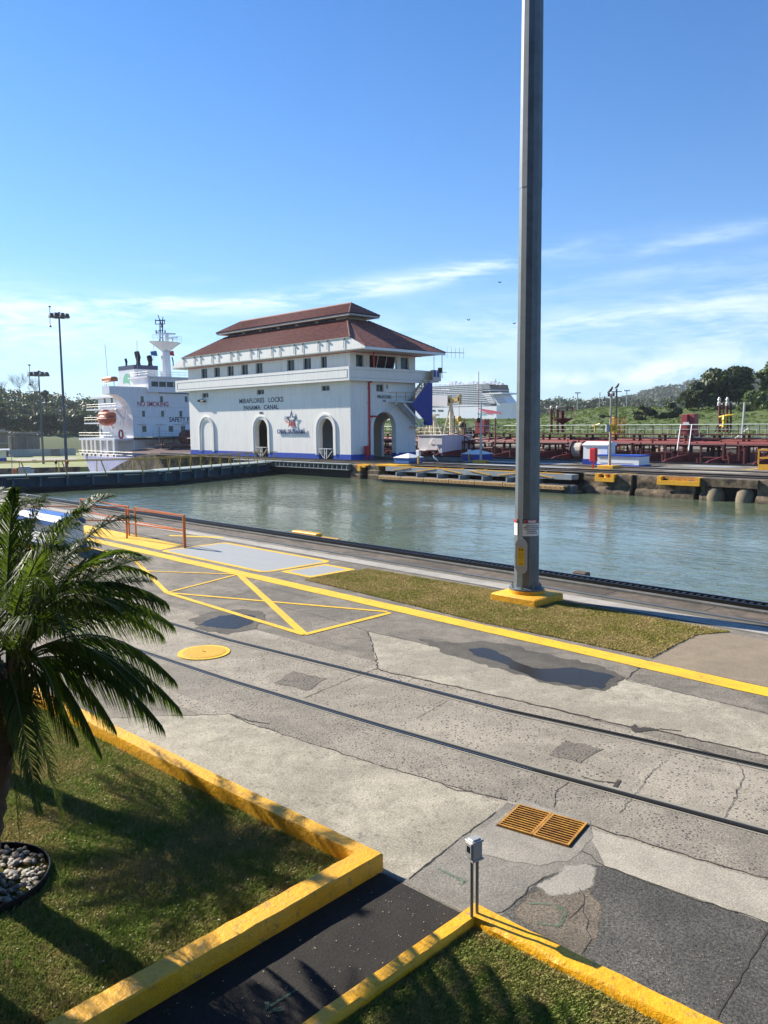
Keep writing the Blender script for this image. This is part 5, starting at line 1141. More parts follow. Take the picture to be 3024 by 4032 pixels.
for k in range(3): m.lathe((-94.6+.4*k,YF-.35,7.05),[(.1,0),(.1,.3)],8)
m.build('floodlight',M('black fixture',(.02,.02,.02),.5),cw)
# ================================================ CENTRE WALL FACE AND THINGS
# rocky wall face right part, with recesses
for i,(x0,x1,st_) in enumerate(((-33.3,-29.3,0),(-28.85,-24.47,0),(-20.3,12,0),(-24.07,-23.5,0))):
    m=MB(); n=max(3,int((x1-x0)/.35)); rr=random.Random(50+i)
    zs=[-2.2,-1.45,-1.2,-.95,-.5,-.25,-.04,.003]; ys=[-.55,-.55,-.50,-.28,-.30,-.30,-.24,-.08]
    V=[];F=[]
    for a in range(n+1):
        for z,y in zip(zs,ys): V.append((x0+(x1-x0)*a/n,FE+y+(rr.uniform(-.05,.05) if z<-.1 else rr.uniform(-.01,.01)),z+(rr.uniform(-.03,.03) if -1.3<z<-.1 else 0)))
        V.append((x0+(x1-x0)*a/n,FE+.5,.003))
    K=len(zs)+1
    for a in range(n):
        for b in range(K-1): q=a*K+b; F.append((q,q+K,q+K+1,q+1))
    F.append(tuple(range(K))); F.append(tuple(range((n+1)*K-1,n*K-1,-1))); m.add(V,F); m.build('lock_wall_block',conc_wall,smooth=True,label=['weathered concrete wall block right of the timber fender with a small yellow recess on it','longest weathered concrete wall block under the wide yellow mooring recess','weathered concrete wall block at the right edge, right of the rounded dark opening','short weathered wall block just left of the rounded dark opening'][i],cat='wall block',group='blocks of the centre lock wall face')
for c,lb in ((-23.1,'rounded culvert pier left of the dark opening under the wall'),(-21.1,'rounded culvert pier right of the dark opening under the wall')):
    m=MB(); m.lathe((c,FE-.05,-2.2),[(.62,0),(.62,.9),(.55,1.35),(.3,1.62)],18,1.,1.1); m.build('culvert_pier',M('pale stained pier',(.20,.16,.10),.9,col2=(.14,.12,.09),amt=.8,scale=2.5,bump=.4),smooth=True,label=lb,cat='pier')
m=MB(); m.box(-24.2,-20.2,FE-.5,FE-.05,-.55,-.004); m.build('lintel_beam',conc_wall,label='stained concrete lintel over the rounded culvert opening',cat='lintel')
m=MB(); m.box(-33.4,10,FE-.04,FE-.01,-4,-.02); m.build('gap_shade_sheet',darkv,kind='structure')  # near-black sheet painting the shade inside the gaps between wall blocks
def bollard_recess(x0,x1,label,notch):
    g=empty('mooring_recess',((x0+x1)/2,FE-.35,0),label,'mooring recess','yellow mooring recesses in the centre wall')
    m=MB(); m.box(x0,x1,FE-.70,FE-.5,-.56,-.26); m.box(x0,x0+.3,FE-.66,FE+.1,-.259,.02); m.box(x1-.3,x1,FE-.66,FE+.1,-.259,.02); m.box(x0+.301,x1-.301,FE-.499,FE+.05,-.4,-.27); m.build('frame',yel_k,g)
    m=MB(); m.box(x0+.301,x1-.301,FE-.30,FE-.2,-.265,.015); m.build('back_plate',rust,g)
    if notch: m=MB(); m.lathe(((x0+x1)/2,FE-.42,-.26),[(.14,0),(.10,.16),(.17,.2),(.17,.26)],10); m.build('bollard',yel_k,g)
bollard_recess(-32.1,-30.5,'small yellow mooring recess with a bollard, right of the timber fender',True)
bollard_recess(-27.1,-24.0,'wide yellow mooring recess with a rusty back plate in the far wall',False)
# gate leaf folded in its recess: grey girder, yellow braces, timber fender
g=empty('folded_gate_leaf',(-43.5,53.8,-1),'grey gate leaf folded against the centre wall with yellow braces and a long timber fender','gate leaf')
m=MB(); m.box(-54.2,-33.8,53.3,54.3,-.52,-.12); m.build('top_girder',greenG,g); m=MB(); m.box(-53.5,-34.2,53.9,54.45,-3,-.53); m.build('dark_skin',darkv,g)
m=MB(); m.box(-54.4,-33.6,52.4,53.2,-1.02,-.90); m.box(-36,-33.4,52.7,53.6,-1.7,-.9); m.build('fender_shelf',M('shelf steel',(.17,.18,.18),.6,var=.3),g)
x=-54.0; i=0
while x<-36.4:
    m=MB(); m.bbox(x,x+2.85,52.15,52.39,-1.22,-.93,.02); tb_=m.build('timber_fender',wood,g)
    for k in range(6): MB().tube([(x+.25+.46*k,52.12,-1.07),(x+.25+.46*k,52.15,-1.07)],.035,6).build('bolt_head',black,tb_)
    x+=2.9
m=MB(); m.box(-54.4,-34,52.3,52.5,-1.9,-1.24); m.build('fender_backing',M('wet black timber',(.02,.02,.018),.6),g)
for k in range(6):
    x=-53.2+3.1*k; m=MB(); s=1 if k in (2,3,5) else -1; m.bar((x,53.28,-.14 if s>0 else -.42),(x+2.2,53.28,-.42 if s>0 else -.14),.07); m.build('diagonal_brace',yel_k,g)
m=MB(); m.bar((-55.5,53.32,-.06),(-44.6,53.32,-.06),.07); m.bar((-43.2,53.32,-.06),(-34.6,53.32,-.06),.07)
for x in (-51,-48,-45,-42.5,-39.5,-36.5): m.bar((x,53.4,-.06),(x,53.9,-.02),.05)
m.build('top_rail',yel_k,g)
multi([MB().box(x-.06,x+.06,52.5,53.9,-.9,-.53) for x in (-52,-49.4,-46.9,-44.4,-41.9,-39.4,-36.9)],'stiffener',greenG,g)
m=MB(); m.bar((-33.3,54.2,-.03),(-31.0,54.3,-.12),.035); m.build('mooring_rope',M('rope',(.55,.48,.36),.9),g)
# yellow hardware and rocky pier between the leaves
m=MB(); rr=random.Random(3)
for x0,x1 in ((-60.0,-58.2),(-57.5,-55.6)):
    for q in range(3): m.bbox(x0+rr.uniform(0,.2),x1-rr.uniform(0,.2),FE-.5-.1*q,FE+.6,-2.2,-.06-.45*q,.12)
m.build('rocky_pier',conc_wall,label='broken concrete pier between the two folded gate leaves, topped with yellow paint',cat='pier')
m=MB(); m.box(-58.9,-57.2,FE-.6,FE+.3,-.18,-.05); m.box(-58.7,-58.3,FE-.7,FE-.5,-.7,-.18); m.box(-58.3,-57.6,FE-.66,FE-.45,-.35,-.18); m.build('yellow_bracket',yel_k,label='stepped yellow bracket on the broken concrete pier',cat='bracket')
m=MB(); m.prism([(-56.2,FE-.7),(-53.4,FE-.8),(-51.8,FE-.2),(-55.9,FE+.4)],-.06,.03); m.box(-53.6,-52.9,FE-1.0,FE-.4,-.3,-.0); m.build('hinge_cover',yel_k,label='flat yellow hinge cover at the left end of the timber fender',cat='hinge cover')
# grey-green ribbed girder left of the pier
g=empty('ribbed_gate_leaf',(-70,54,-1),'grey green ribbed gate leaf folded below the control house','gate leaf')
m=MB(); m.box(-80.3,-59.8,53.6,54.4,-.14,-.06); m.box(-80.3,-59.8,54.2,54.4,-.62,-.14); m.box(-80.3,-59.8,53.6,54.19,-.68,-.62); m.build('girder',greenG,g)
x=-80.2
while x<-59.9: m=MB(); m.box(x,x+.07,53.65,54.19,-.619,-.141); m.build('rib',greenG,g); x+=.74
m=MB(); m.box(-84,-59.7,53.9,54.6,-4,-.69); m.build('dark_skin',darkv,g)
# walking top of centre wall: rails, plates
for y,w,h in ((57.2,.16,.12),(55.6,.10,.08),(62.5,.12,.08),(71.2,.3,.14)):
    m=MB(); m.box(-104,20,y,y+w,0,h); m.build('track_rail',black,label={57.2:'black track rail nearest the water on the centre wall',55.6:'thin black rail on the very edge of the centre wall',62.5:'thin black rail in the middle of the centre wall',71.2:'black rail along the tanker side of the centre wall'}[y],cat='rail')
for (x0,x1,y0,y1,mt) in ((-50,-38,58.6,60.6,palepaint),(-54,-42,63,66,palepaint),(-34,-26,57.9,58.6,palepaint),(-30,-24,60.2,62,conc_light),(-24,-12,57.9,58.5,conc_light),(-60,-40,66.5,70,conc_dark),(-104,-52,55.9,58.1,conc_dark),(-32,-28,67.5,70,palepaint),(-20,-14,66,69,palepaint)):
    patch('pavement',[(x0,y0),(x1,y0+.2),(x1+.6,y1),(x0+.4,y1)],.008 if mt is conc_dark else .012,mt)
patch('pavement',[(-104,54.8),(20,54.8),(20,62),(-104,62)],.004,conc_edge)
m=MB()
for x0,x1,y0,y1 in ((-29,-25.5,65.2,65.35),(-25.5,-25.2,65.2,68.5),(-24,-14,57.5,57.65),(-37,-34.2,59.6,59.9),(-56,-53,55.0,55.5),(-30.5,-29.3,54.9,55.2)): m.box(x0,x1,y0,y1,.013,.017)
m.build('road_marking',yel,kind='structure')
# white/blue covers with pyramid tops
def pyr(c,w,d,h,top,label):
    g=empty('capstan_cover',(c[0],c[1],0),label,'machinery cover','blue covers with white pyramid lids')
    m=MB(); m.box(c[0]-w/2,c[0]+w/2,c[1]-d/2,c[1]+d/2,0,h); m.build('base',blueC if 'far' in label else M('faded blue box',(.03,.14,.40),.6,var=.2),g)
    m=MB(); a=.08; q=[(c[0]-w/2-a,c[1]-d/2-a),(c[0]+w/2+a,c[1]-d/2-a),(c[0]+w/2+a,c[1]+d/2+a),(c[0]-w/2-a,c[1]+d/2+a)]
    m.add([(x,y,h) for x,y in q]+[(x,y,h+.06) for x,y in q]+[(c[0],c[1],top)],[(3,2,1,0),(0,1,5,4),(1,2,6,5),(2,3,7,6),(3,0,4,7),(4,5,8),(5,6,8),(6,7,8),(7,4,8)]); m.build('lid',whiteT,g)
pyr((-55.6,57.9),2.0,2.0,.52,.98,'blue box with white pyramid lid beside the control house corner')
pyr((-54.4,67.3),2.3,2.3,.62,1.12,'far blue box with white pyramid lid in front of the white deckhouse')
# long cover right, white shed, red post, lamp mast 30
g=empty('machinery_cover',(-36.4,65.6,0),'long low white cover with blue top and skirting on the centre wall','machinery cover')
m=MB(); m.box(-38.4,-34.3,64.7,66.6,.12,.86); m.build('body',whiteT,g); m=MB(); m.box(-38.5,-34.2,64.6,66.7,0,.12); m.box(-38.5,-34.2,64.6,66.7,.86,.98); m.build('blue_band',blue,g)
m=MB(); m.box(-38.1,-34.9,64.67,64.69,.25,.28); m.box(-38.1,-34.9,64.67,64.69,.72,.75); m.build('panel_line',frm,g)
g=empty('equipment_shed',(-39.2,66.4,0),'small white shed with sloping lid and blue foot behind the long low cover','shed')
m=MB(); m.box(-40.45,-37.95,65.7,67.1,.5,1.75); m.ext([(65.6,1.75),(67.2,1.75),(67.2,2.05),(66.4,2.12),(65.6,1.85)],'x',-40.55,-37.85); m.build('body',whiteT,g); m=MB(); m.box(-40.5,-37.9,65.65,67.15,0,.5); m.build('blue_foot',blueC,g)
g=empty('hydrant_post',(-35.9,59.9,0),'rounded red box on a red post in front of the white shed','hydrant box')
m=MB(); m.box(-36.0,-35.88,59.85,59.97,0,.65); m.build('post',red,g); m=MB(); m.bbox(-36.25,-35.55,59.75,60.1,.62,1.75,.12); m.build('box',red,g,smooth=True)
def mast(base,h,r,label,group,foot=None,mt=steelD):
    g=empty('light_mast',base,label,'light mast',group); m=MB(); m.tube([base,(base[0],base[1],base[2]+h)],r,8,r1=r*.5); m.build('shaft',mt,g)
    if foot: m=MB(); m.bbox(base[0]-foot,base[0]+foot,base[1]-foot,base[1]+foot,base[2],base[2]+.25,.04); m.build('plinth',yel_k,g)
    return g
b_=G(2400,1843); g=mast((b_[0],b_[1],0),aY(2408,1550,b_[1])[2],.13,'cream post with a yellow number 30 plate and a bird on top, centre wall','posts on the centre wall',.75,M('weathered cream post',(.44,.40,.31),.6,var=.3,streak=.3))
r_=Vector((AR.x,AR.y,0)).normalized(); f_=Vector((AF.x,AF.y,0)).normalized(); zc=aY(2405,1686,b_[1])[2]
q=Vector((b_[0],b_[1],zc))-f_*.2
m=MB(); m.bar(q+r_*-.05,q+r_*.55,.04,.62); m.build('number_plate',lab_y,g); text('30',.5,lab_k,q-f_*.03+r_*.24+Vector((0,0,-.18)),r_,(0,0,1),g,depth=.004,sx=.8)
m=MB(); m.bar(q+r_*-.4+f_*.1,q+r_*-.1+f_*.1,.2,.6); m.build('mailbox',greyp,g); m=MB(); zt=aY(2408,1550,b_[1])[2]; m.box(b_[0]-.28,b_[0]-.16,b_[1]-.1,b_[1]+.1,zt-.2,zt+.1); m.box(b_[0]+.16,b_[0]+.28,b_[1]-.1,b_[1]+.1,zt-.2,zt+.1); m.bar((b_[0]-.3,b_[1],zt-.2),(b_[0]+.3,b_[1],zt-.2),.08); m.build('signal_arm',redS,g)
q=Vector((b_[0],b_[1],aY(2395,1640,b_[1])[2])); m=MB(); m.bar(q-r_*.7,q,.08); m.bbox(q.x-r_.x*.7-.2,q.x-r_.x*.7+.2,q.y-r_.y*.7-.2,q.y-r_.y*.7+.2,q.z-.1,q.z+.15,.05); m.build('lantern',black,g)
b_=G(1893,1822); g=mast((b_[0],b_[1],0),aY(1893,1583,b_[1])[2],.13,'grey post on a yellow plinth between the timber fender and the white deckhouse','posts on the centre wall',.6,greyp)
m=MB(); h_=aY(1893,1583,b_[1])[2]; m.tube([(b_[0]-.3,b_[1],h_*.62),(b_[0]-.3,b_[1],aY(1891,1462,b_[1])[2])],.035,5); m.build('whip_aerial',M('red aerial',(.25,.10,.09),.6),g)
m=MB(); m.bbox(b_[0]-.4,b_[0]-.1,b_[1]-.2,b_[1]+.2,h_*.66,h_*.74,.05); m.build('signal_box',black,g)
for (px,py,top,lb) in ((1647,1826,1772,'yellow post with a white phone box near the control house'),(1848,1812,1770,'yellow post with a white phone box beside the red deck beams')):
    b_=G(px,py); g=empty('call_post',(b_[0],b_[1],0),lb,'call box','yellow posts with phone boxes'); h_=aY(px,top,b_[1])[2]
    m=MB(); m.box(b_[0]-.07,b_[0]+.07,b_[1]-.07,b_[1]+.07,0,h_*.62); m.build('post',yel_k,g); m=MB(); m.bbox(b_[0]-.22,b_[0]+.22,b_[1]-.12,b_[1]+.12,h_*.55,h_,.04); m.build('phone_box',whiteT,g); m=MB(); m.bbox(b_[0]-.05,b_[0]+.05,b_[1]-.05,b_[1]+.05,h_,h_*1.15,.01); m.build('lamp',redS,g)
# white egret
b_=Vector(aY(1714,1841,55.1)); b_.z=.13; g=empty('egret',tuple(b_),'white egret standing on the wall edge above the timber fender','bird')
pf=M('egret feathers',(.74,.75,.76),.7,var=.05)
u=-r_
m=MB(); P_=lambda a,z:tuple(b_+u*a+Vector((0,0,z)))
m.tube([P_(-.28,.30),P_(-.16,.42),P_(0,.56),P_(.12,.68),P_(.17,.80),P_(.15,.94),P_(.12,1.05),P_(.16,1.13),P_(.24,1.14)],[.015,.06,.105,.085,.045,.034,.03,.04,.028],10); m.build('body',pf,g,smooth=True)
m=MB(); m.tube([P_(.24,1.14),P_(.38,1.12)],[.018,.003],6); m.build('beak',yel_k,g); m=MB(); m.tube([P_(-.02,.50),P_(.0,.25),P_(-.02,0)],.012,5); m.tube([P_(.05,.52),P_(.09,.26),P_(.05,0)],.012,5); m.build('legs',black,g)
# yellow platform railing at the right edge
x0,y0=G(2985,1850)[:2]; g=empty('platform_railing',(x0,y0,0),'yellow railed platform cut by the right edge of the view','railing')
m=MB(); m.box(x0,x0+5,y0-.05,y0+.05,0,.45); m.build('toe_board',M('golden yellow steel',(.72,.36,.02),.6),g)
for z in (.95,1.6):
    m=MB(); m.bar((x0,y0,z),(x0+5,y0,z),.1); m.bar((x0,y0,z),(x0,y0+3,z),.1); m.build('rail',MATS['golden yellow steel'],g)
for x in (x0,x0+1.6,x0+3.2): m=MB(); m.bar((x,y0,.45),(x,y0,1.6),.1); m.build('post',MATS['golden yellow steel'],g)
# ================================================ CLOSED MITRE GATE
g=empty('mitre_gate',(-69,36,-1),'closed dark blue lock gate with yellow walkway railings across the chamber','lock gate')
nodes=[(-72.6,17.9),(-67.2,36.4),(-73.4,54.2)]
for i in range(2):
    a,b=Vector(nodes[i]),Vector(nodes[i+1]); d=(b-a).normalized(); w=Vector((d.y,-d.x)) # w toward +X
    if w.x<0: w=-w
    L=(b-a).length
    def Q(s,o,z): p=a+d*s+w*o; return (p.x,p.y,z)
    def bx(s0,s1,o0,o1,z0,z1,mb):
        mb.add([Q(s0,o0,z0),Q(s1,o0,z0),Q(s1,o1,z0),Q(s0,o1,z0),Q(s0,o0,z1),Q(s1,o0,z1),Q(s1,o1,z1),Q(s0,o1,z1)],[(0,3,2,1),(4,5,6,7),(0,1,5,4),(1,2,6,5),(2,3,7,6),(3,0,4,7)])
    m=MB(); bx(0,L,-1.9,.0,-3,-.30,m); m.build('gate_skin',teal,g)
    m=MB(); bx(-.05,L+.05,-2.0,.55,-.30,-.18,m); m.build('walkway_deck',tealL,g)
    m=MB(); bx(0,L,.001,.5,-1.35,-1.22,m); m.build('bumper',M('black fender beam',(.018,.02,.022),.6),g)
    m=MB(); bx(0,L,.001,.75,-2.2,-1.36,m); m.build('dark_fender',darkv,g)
    for k in range(9): m=MB(); s=L*(k+.4)/9; bx(s,s+.16,.001,.42,-1.2,-.31,m); m.build('vertical_rib',M('pale blue rib',(.08,.15,.19),.6,var=.4),g)
    for k in range(6): m=MB(); s=L*(k+.15)/6; bx(s,s+1.7,.0,.02,-.50,-.44,m); m.build('pale_patch',whiteT,g)
    n_=6 if i==0 else 12
    for side_ in (.5,-1.9):
        m=MB(); m.bar(Q(0,side_+.25,.92),Q(L,side_+.25,.92),.07)
        for k in range(n_): s=L*(k+.5)/n_; m.bar(Q(s+(.5 if side_>0 else 0),side_,-.5),Q(s,side_+.25,.92),.075)
        m.build('handrail',M('ochre handrail',(.50,.31,.05),.6,var=.25),g)
# ================================================ FAR LEFT
def far_mast(px,py_t,D,ptop,label,base_z,wd):
    t=far(px,py_t,D); g=empty('light_mast',(t[0],t[1],base_z),label,'light mast','high masts on the left'); h=t[2]-base_z
    m=MB(); m.tube([(t[0],t[1],base_z),(t[0],t[1],t[2])],wd,8,r1=wd*.5); m.build('shaft',M('slate mast',(.075,.10,.12),.5,metal=.1,var=.2),g,smooth=True)
    s=D/150.; R_=1.35*s*.98; m=MB(); m.tube([(t[0]+R_*.8*math.cos(a),t[1]+R_*.8*math.sin(a),t[2]-.15*s) for a in [k*math.pi/8 for k in range(17)]],.07*s,5); m.lathe((t[0],t[1],t[2]),[(.25*s,-.5*s),(.5*s,0),(.5*s,.25*s),(.1*s,.5*s)],10); m.build('ring',M('slate mast',(.10,.13,.16)),g)
    for k in range(8):
        a=k*math.pi/4; c=(t[0]+R_*math.cos(a),t[1]+R_*math.sin(a),t[2]-.1*s); m=MB(); m.add([(c[0]+q*.40*s,c[1]+r*.40*s,c[2]+z*s) for z,qq in ((-.35,1),(.30,.6)) for q,r in ((-qq,-qq),(qq,-qq),(qq,qq),(-qq,qq))],[(0,3,2,1),(4,5,6,7),(0,1,5,4),(1,2,6,5),(2,3,7,6),(3,0,4,7)]); m.build('floodlight',M('floodlight housing',(.05,.065,.085),.5,metal=.1),g)
    m=MB(); m.tube([(t[0]-1.6*s*r_.x,t[1]-1.6*s*r_.y,t[2]-1.9*s),(t[0]-1.5*s*r_.x,t[1]-1.5*s*r_.y,t[2]+1.4*s)],.05*s,4); m.lathe((t[0]-1.5*s*r_.x,t[1]-1.5*s*r_.y,t[2]+1.3*s),[(.2*s,0),(.2*s,.2*s)],6); m.lathe((t[0]-1.6*s*r_.x,t[1]-1.6*s*r_.y,t[2]-2.*s),[(.3*s,0),(.1*s,.3*s)],6); m.build('weather_vane',black,g)
far_mast(232,1240,150,0,'nearer and taller of the two light masts at left, in front of the gate',-7.6,.30)
far_mast(152,1470,250,0,'farther and shorter of the two light masts at left',-7.0,.34)
# concrete gatehouse, bridge, fence, kiosk, locomotive
cg=M('old grey concrete',(.22,.20,.175),.9,col2=(.12,.11,.10),amt=.7,scale=.3)
def at(px,D,z): p=far(px,2016,D); return Vector((p[0],p[1],z))
def slab(a,b,th,z0,z1,mb): # wall between ground points
    d=(b-a); d.z=0; d=d.normalized(); w=Vector((d.y,-d.x,0))*th
    q=[a,b,b+w,a+w]; mb.add([(p.x,p.y,z0) for p in q]+[(p.x,p.y,z1) for p in q],[(0,3,2,1),(4,5,6,7),(0,1,5,4),(1,2,6,5),(2,3,7,6),(3,0,4,7)])
def zat(px,py,D): return far(px,py,D)[2]
g=empty('gatehouse',tuple(at(20,330,-6.6)),'grey concrete gatehouse with tiled cap at the left edge','gatehouse')
m=MB(); slab(at(-10,330,0),at(48,330,0),5,-6.6,zat(0,1702,330),m); m.build('tower',cg,g)
m=MB(); slab(at(-16,328.5,0),at(52,328.5,0),7,zat(0,1702,330),zat(0,1697,330),m); slab(at(-5,329,0),at(40,329,0),5,zat(0,1697,330),zat(0,1690,330),m); slab(at(-12,329,0),at(50,329,0),6.5,zat(0,1746,330),zat(0,1742,330),m); m.build('cornice',M('pale cornice',(.36,.33,.28),.8),g)
m=MB(); slab(at(-4,329.8,0),at(12,329.8,0),.2,zat(0,1738,330),zat(0,1712,330),m); slab(at(18,329.8,0),at(34,329.8,0),.2,zat(0,1728,330),zat(0,1716,330),m); m.build('dark_opening',darkv,g)
g=empty('spillway_wall',tuple(at(100,335,-6.6)),'grey concrete bridge wall with dark arch right of the gatehouse','bridge')
m=MB(); slab(at(48,335,0),at(160,341,0),5,zat(0,1712,338),zat(0,1704,338),m); slab(at(50,336,0),at(150,341,0),4,-6.6,zat(0,1718,338),m); m.build('wall',cg,g)
m=MB(); slab(at(60,333.5,0),at(90,334,0),.3,zat(0,1745,335),zat(0,1722,335),m); m.build('dark_arch',darkv,g)
m=MB(); 
for px in (60,90,120,148): slab(at(px,334,0),at(px+5,334,0),.8,-6.6,zat(0,1714,335),m)
m.build('buttress',cg,g)
g=empty('chain_fence',tuple(at(170,318,-6.6)),'pale sheet fence along the back of the far lawn','fence')
m=MB(); slab(at(52,320,0),at(310,322,0),.2,-6.6,zat(0,1771,320),m); m.build('fence_panel',M('pale fence sheet',(.42,.43,.40),.8,var=.2,scale=.4),g)
m=MB()
for px in range(60,305,18): slab(at(px,319.6,0),at(px+1.5,319.6,0),.2,-6.6,zat(0,1769,320),m)
m.build('fence_post',greyp,g); m=MB(); slab(at(212,318,0),at(248,318,0),1.5,-6.6,zat(0,1771,318),m); m.build('grey_booth',cg,g)
g=empty('kiosk',tuple(at(18,285,-6.6)),'small white kiosk with overhanging roof and blue foot at the left edge','kiosk')
m=MB(); slab(at(-20,285,0),at(38,285,0),4,-6.6+.9,zat(0,1773,285),m); m.build('wall',whiteT,g); m=MB(); slab(at(-20.2,284.9,0),at(38.2,284.9,0),4.2,-6.6,-5.7,m); m.build('blue_foot',blue,g)
m=MB(); slab(at(-24,283,0),at(52,283,0),8,zat(0,1772,285),zat(0,1767,285),m); m.build('roof',whiteT,g); m=MB(); slab(at(12,284.7,0),at(26,284.7,0),.1,-4.5,-3.6,m); m.build('window',glass,g)
m=MB(); P=[far(60,1795,300),far(300,1795,300),far(305,1802,270),far(40,1802,270)]; m.sheet([(p[0],p[1]) for p in P],-6.58); m.build('path',conc_light,kind='structure')
g=empty('picnic_table',tuple(at(145,262,-6.6)),'dark picnic table alone on the far lawn','table')
m=MB(); slab(at(136,262,0),at(155,262,0),1.2,-5.9,-5.75,m); m.build('table_top',cg,g); m=MB(); slab(at(140,262,0),at(142,262,0),.8,-6.6,-5.9,m); slab(at(150,262,0),at(152,262,0),.8,-6.6,-5.9,m); m.build('leg',cg,g)
g=empty('towing_locomotive',(-140,64,-8),'grey towing locomotive with dark windows just behind the gate railing','locomotive')
m=MB(); z0=-6.0; a,b=far(82,2016,142),far(143,2016,142); a=Vector((a[0],a[1],0)); b=Vector((b[0],b[1],0)); slab(a,b,2.5,z0,zat(0,1853,142),m); slab(a.lerp(b,.0),a.lerp(b,.80),2.4,zat(0,1853,142),zat(0,1838,142),m); m.build('body',greyp,g)
m=MB(); slab(a.lerp(b,.42)-f_*.1,a.lerp(b,.78)-f_*.1,.2,zat(0,1853,142),zat(0,1840,142),m); slab(a.lerp(b,.04)-f_*.1,a.lerp(b,.2)-f_*.1,.2,zat(0,1852,142),zat(0,1842,142),m); m.build('cab_window',glass,g)
m=MB(); slab(a.lerp(b,-.35),a.lerp(b,-.1),1.0,z0,zat(0,1846,142),m); slab(a.lerp(b,.8)-f_*.1,a.lerp(b,1.)-f_*.1,.3,zat(0,1866,142),zat(0,1856,142),m); m.build('orange_end',orange,g)
m=MB(); q=a-r_*1.0; m.tube([(q.x,q.y,z0),(q.x,q.y,zat(0,1790,142))],.06,5); m.build('signal_staff',greyp,g)
# workers on the gate walkway? the photo shows only small head-like lamps: build them as lamps
for px,py,lb,mt in ((220,1817,'black lamp on the gate handrail left of the near mast',black),(265,1818,'red lamp on the gate handrail right of the near mast',red)):
    q=aX(px,py,-69.6); m=MB(); m.lathe((q[0],q[1],q[2]-.2),[(.10,0),(.13,.12),(.13,.25),(.05,.34)],8); m.tube([(q[0],q[1],.0),(q[0],q[1],q[2]-.2)],.03,4); m.build('rail_lamp',mt,label=lb,cat='lamp',group='lamps on the gate handrail')

# the visitor building the photo was taken from, behind the camera; unseen, added to block low sky light
vb=empty('visitor_building',(0,-12,0),'beige multi-storey visitor building behind the viewpoint, outside the frame','building')
m=MB(); m.box(-42,44,-22,-5.6,0,17.5); m.build('wall',M('beige render',(.55,.50,.42),.8),vb)
m=MB(); m.box(-42.5,44.5,-22.5,-4.9,17.5,18.2); m.build('roof',cg,vb)
for k in range(4):
    z=1.2+4.2*k
    for i in range(14):
        x=-40+6*i; m=MB(); m.box(x,x+4.4,-5.59,-5.55,z,z+2.4); m.build('window',glass,vb)
# ================================================ TANKER
tk=empty('tanker',(-90,86,-9),'red decked tanker with white superstructure and orange lifeboat passing behind the control house','ship')
HY0,HY1,YC=73.8,98.2,86.
hullm=M('lavender white hull',(.46,.46,.64),.5,var=.15,scale=.3,streak=.35)
m=MB(); plan=[(30,HY0),(-150,HY0),(-165,74.6),(-173,76.4),(-178,79.6),(-180,84),(-180,88),(-178,92.4),(-173,95.6),(-165,97.4),(-150,HY1),(30,HY1)]
low_=[(30,HY0),(-150,HY0),(-163,75.2),(-169,77.6),(-173,81),(-175,84.5),(-175,87.5),(-173,91),(-169,94.4),(-163,96.8),(-150,HY1),(30,HY1)]
n_=len(plan); m.add([(x,y,-9.6) for x,y in low_]+[(x,y,-2.3 if x<-140 else -1.3) for x,y in plan],[tuple(range(n_))]+[tuple(range(2*n_-1,n_-1,-1))]+[(i,n_+i,n_+(i+1)%n_,(i+1)%n_) for i in range(n_)]); m.build('hull',hullm,tk)
m=MB(); m.mi=0
Y_=[HY0,77,80,83,86,89,92,95,HY1]; zz_=[-1.25+.95*(1-((y-YC)/12.2)**2) for y in Y_]; V=[(x,y,z) for x in (-150,30) for y,z in zip(Y_,zz_)]; k=len(Y_); m.add(V,[(i,i+1,k+i+1,k+i) for i in range(k-1)]); m.build('cargo_deck',M('dark deck',(.06,.02,.018),.7,var=.3),tk)
GL=[]; x=-104
while x<28:
    m=MB()
    V=[]
    for y,z in zip(Y_,zz_): h=.9 if HY0+1<y<HY1-1 else .25; V+=[(x,y,z-.05),(x,y,z+h),(x+.16,y,z+h),(x+.16,y,z-.05)]
    for i in range(k-1):
        q=i*4
        m.add([V[q],V[q+1],V[q+2],V[q+3],V[q+4],V[q+5],V[q+6],V[q+7]],[(0,1,5,4),(1,2,6,5),(2,3,7,6)])
    GL.append(m); x+=4.4
multi(GL,'deck_girder',M('red deck girder',(.17,.03,.024),.6,var=.25),tk)
zd=lambda y:-1.25+.95*(1-((y-YC)/12.2)**2)
zR,zF,zP=aY(2500,1673,YC)[2],aY(2500,1708,YC)[2],aY(2500,1738,YC)[2]
m=MB(); m.box(-140,28,YC-.9,YC+.9,zF-.12,zF); m.build('catwalk_floor',redS,tk)
m=MB(); GL=[]; x=-139
while x<28: m=MB(); GL.append(m); m.box(x,x+.22,YC-.8,YC-.6,zd(YC),zF-.13); m.box(x,x+.22,YC+.6,YC+.8,zd(YC),zF-.13); m.box(x-.9,x+1.1,YC-1.5,YC+1.5,zF-.55,zF-.42); x+=3.1
multi(GL,'catwalk_support',redS,tk)
GL=[]; x=-139
while x<28: GL.append(MB().tube([(x,YC-.9,zF),(x,YC-.9,zR)],.032,4,cap=False)); x+=1.05
multi(GL,'catwalk_stanchion',redS,tk)
m=MB(); m.tube([(-140,YC-.9,zR),(28,YC-.9,zR)],.045,5); m.tube([(-140,YC-.9,(zR+zF)/2),(28,YC-.9,(zR+zF)/2)],.02,4); m.build('handrail',M('pale green handrail',(.62,.74,.64),.5),tk)
m=MB(); m.tube([(-140,YC+.9,zR),(28,YC+.9,zR)],.04,5); x=-139
while x<28: m.tube([(x,YC+.9,zF),(x,YC+.9,zR)],.03,4,cap=False); x+=2.1
m.build('rear_handrail',redS,tk)
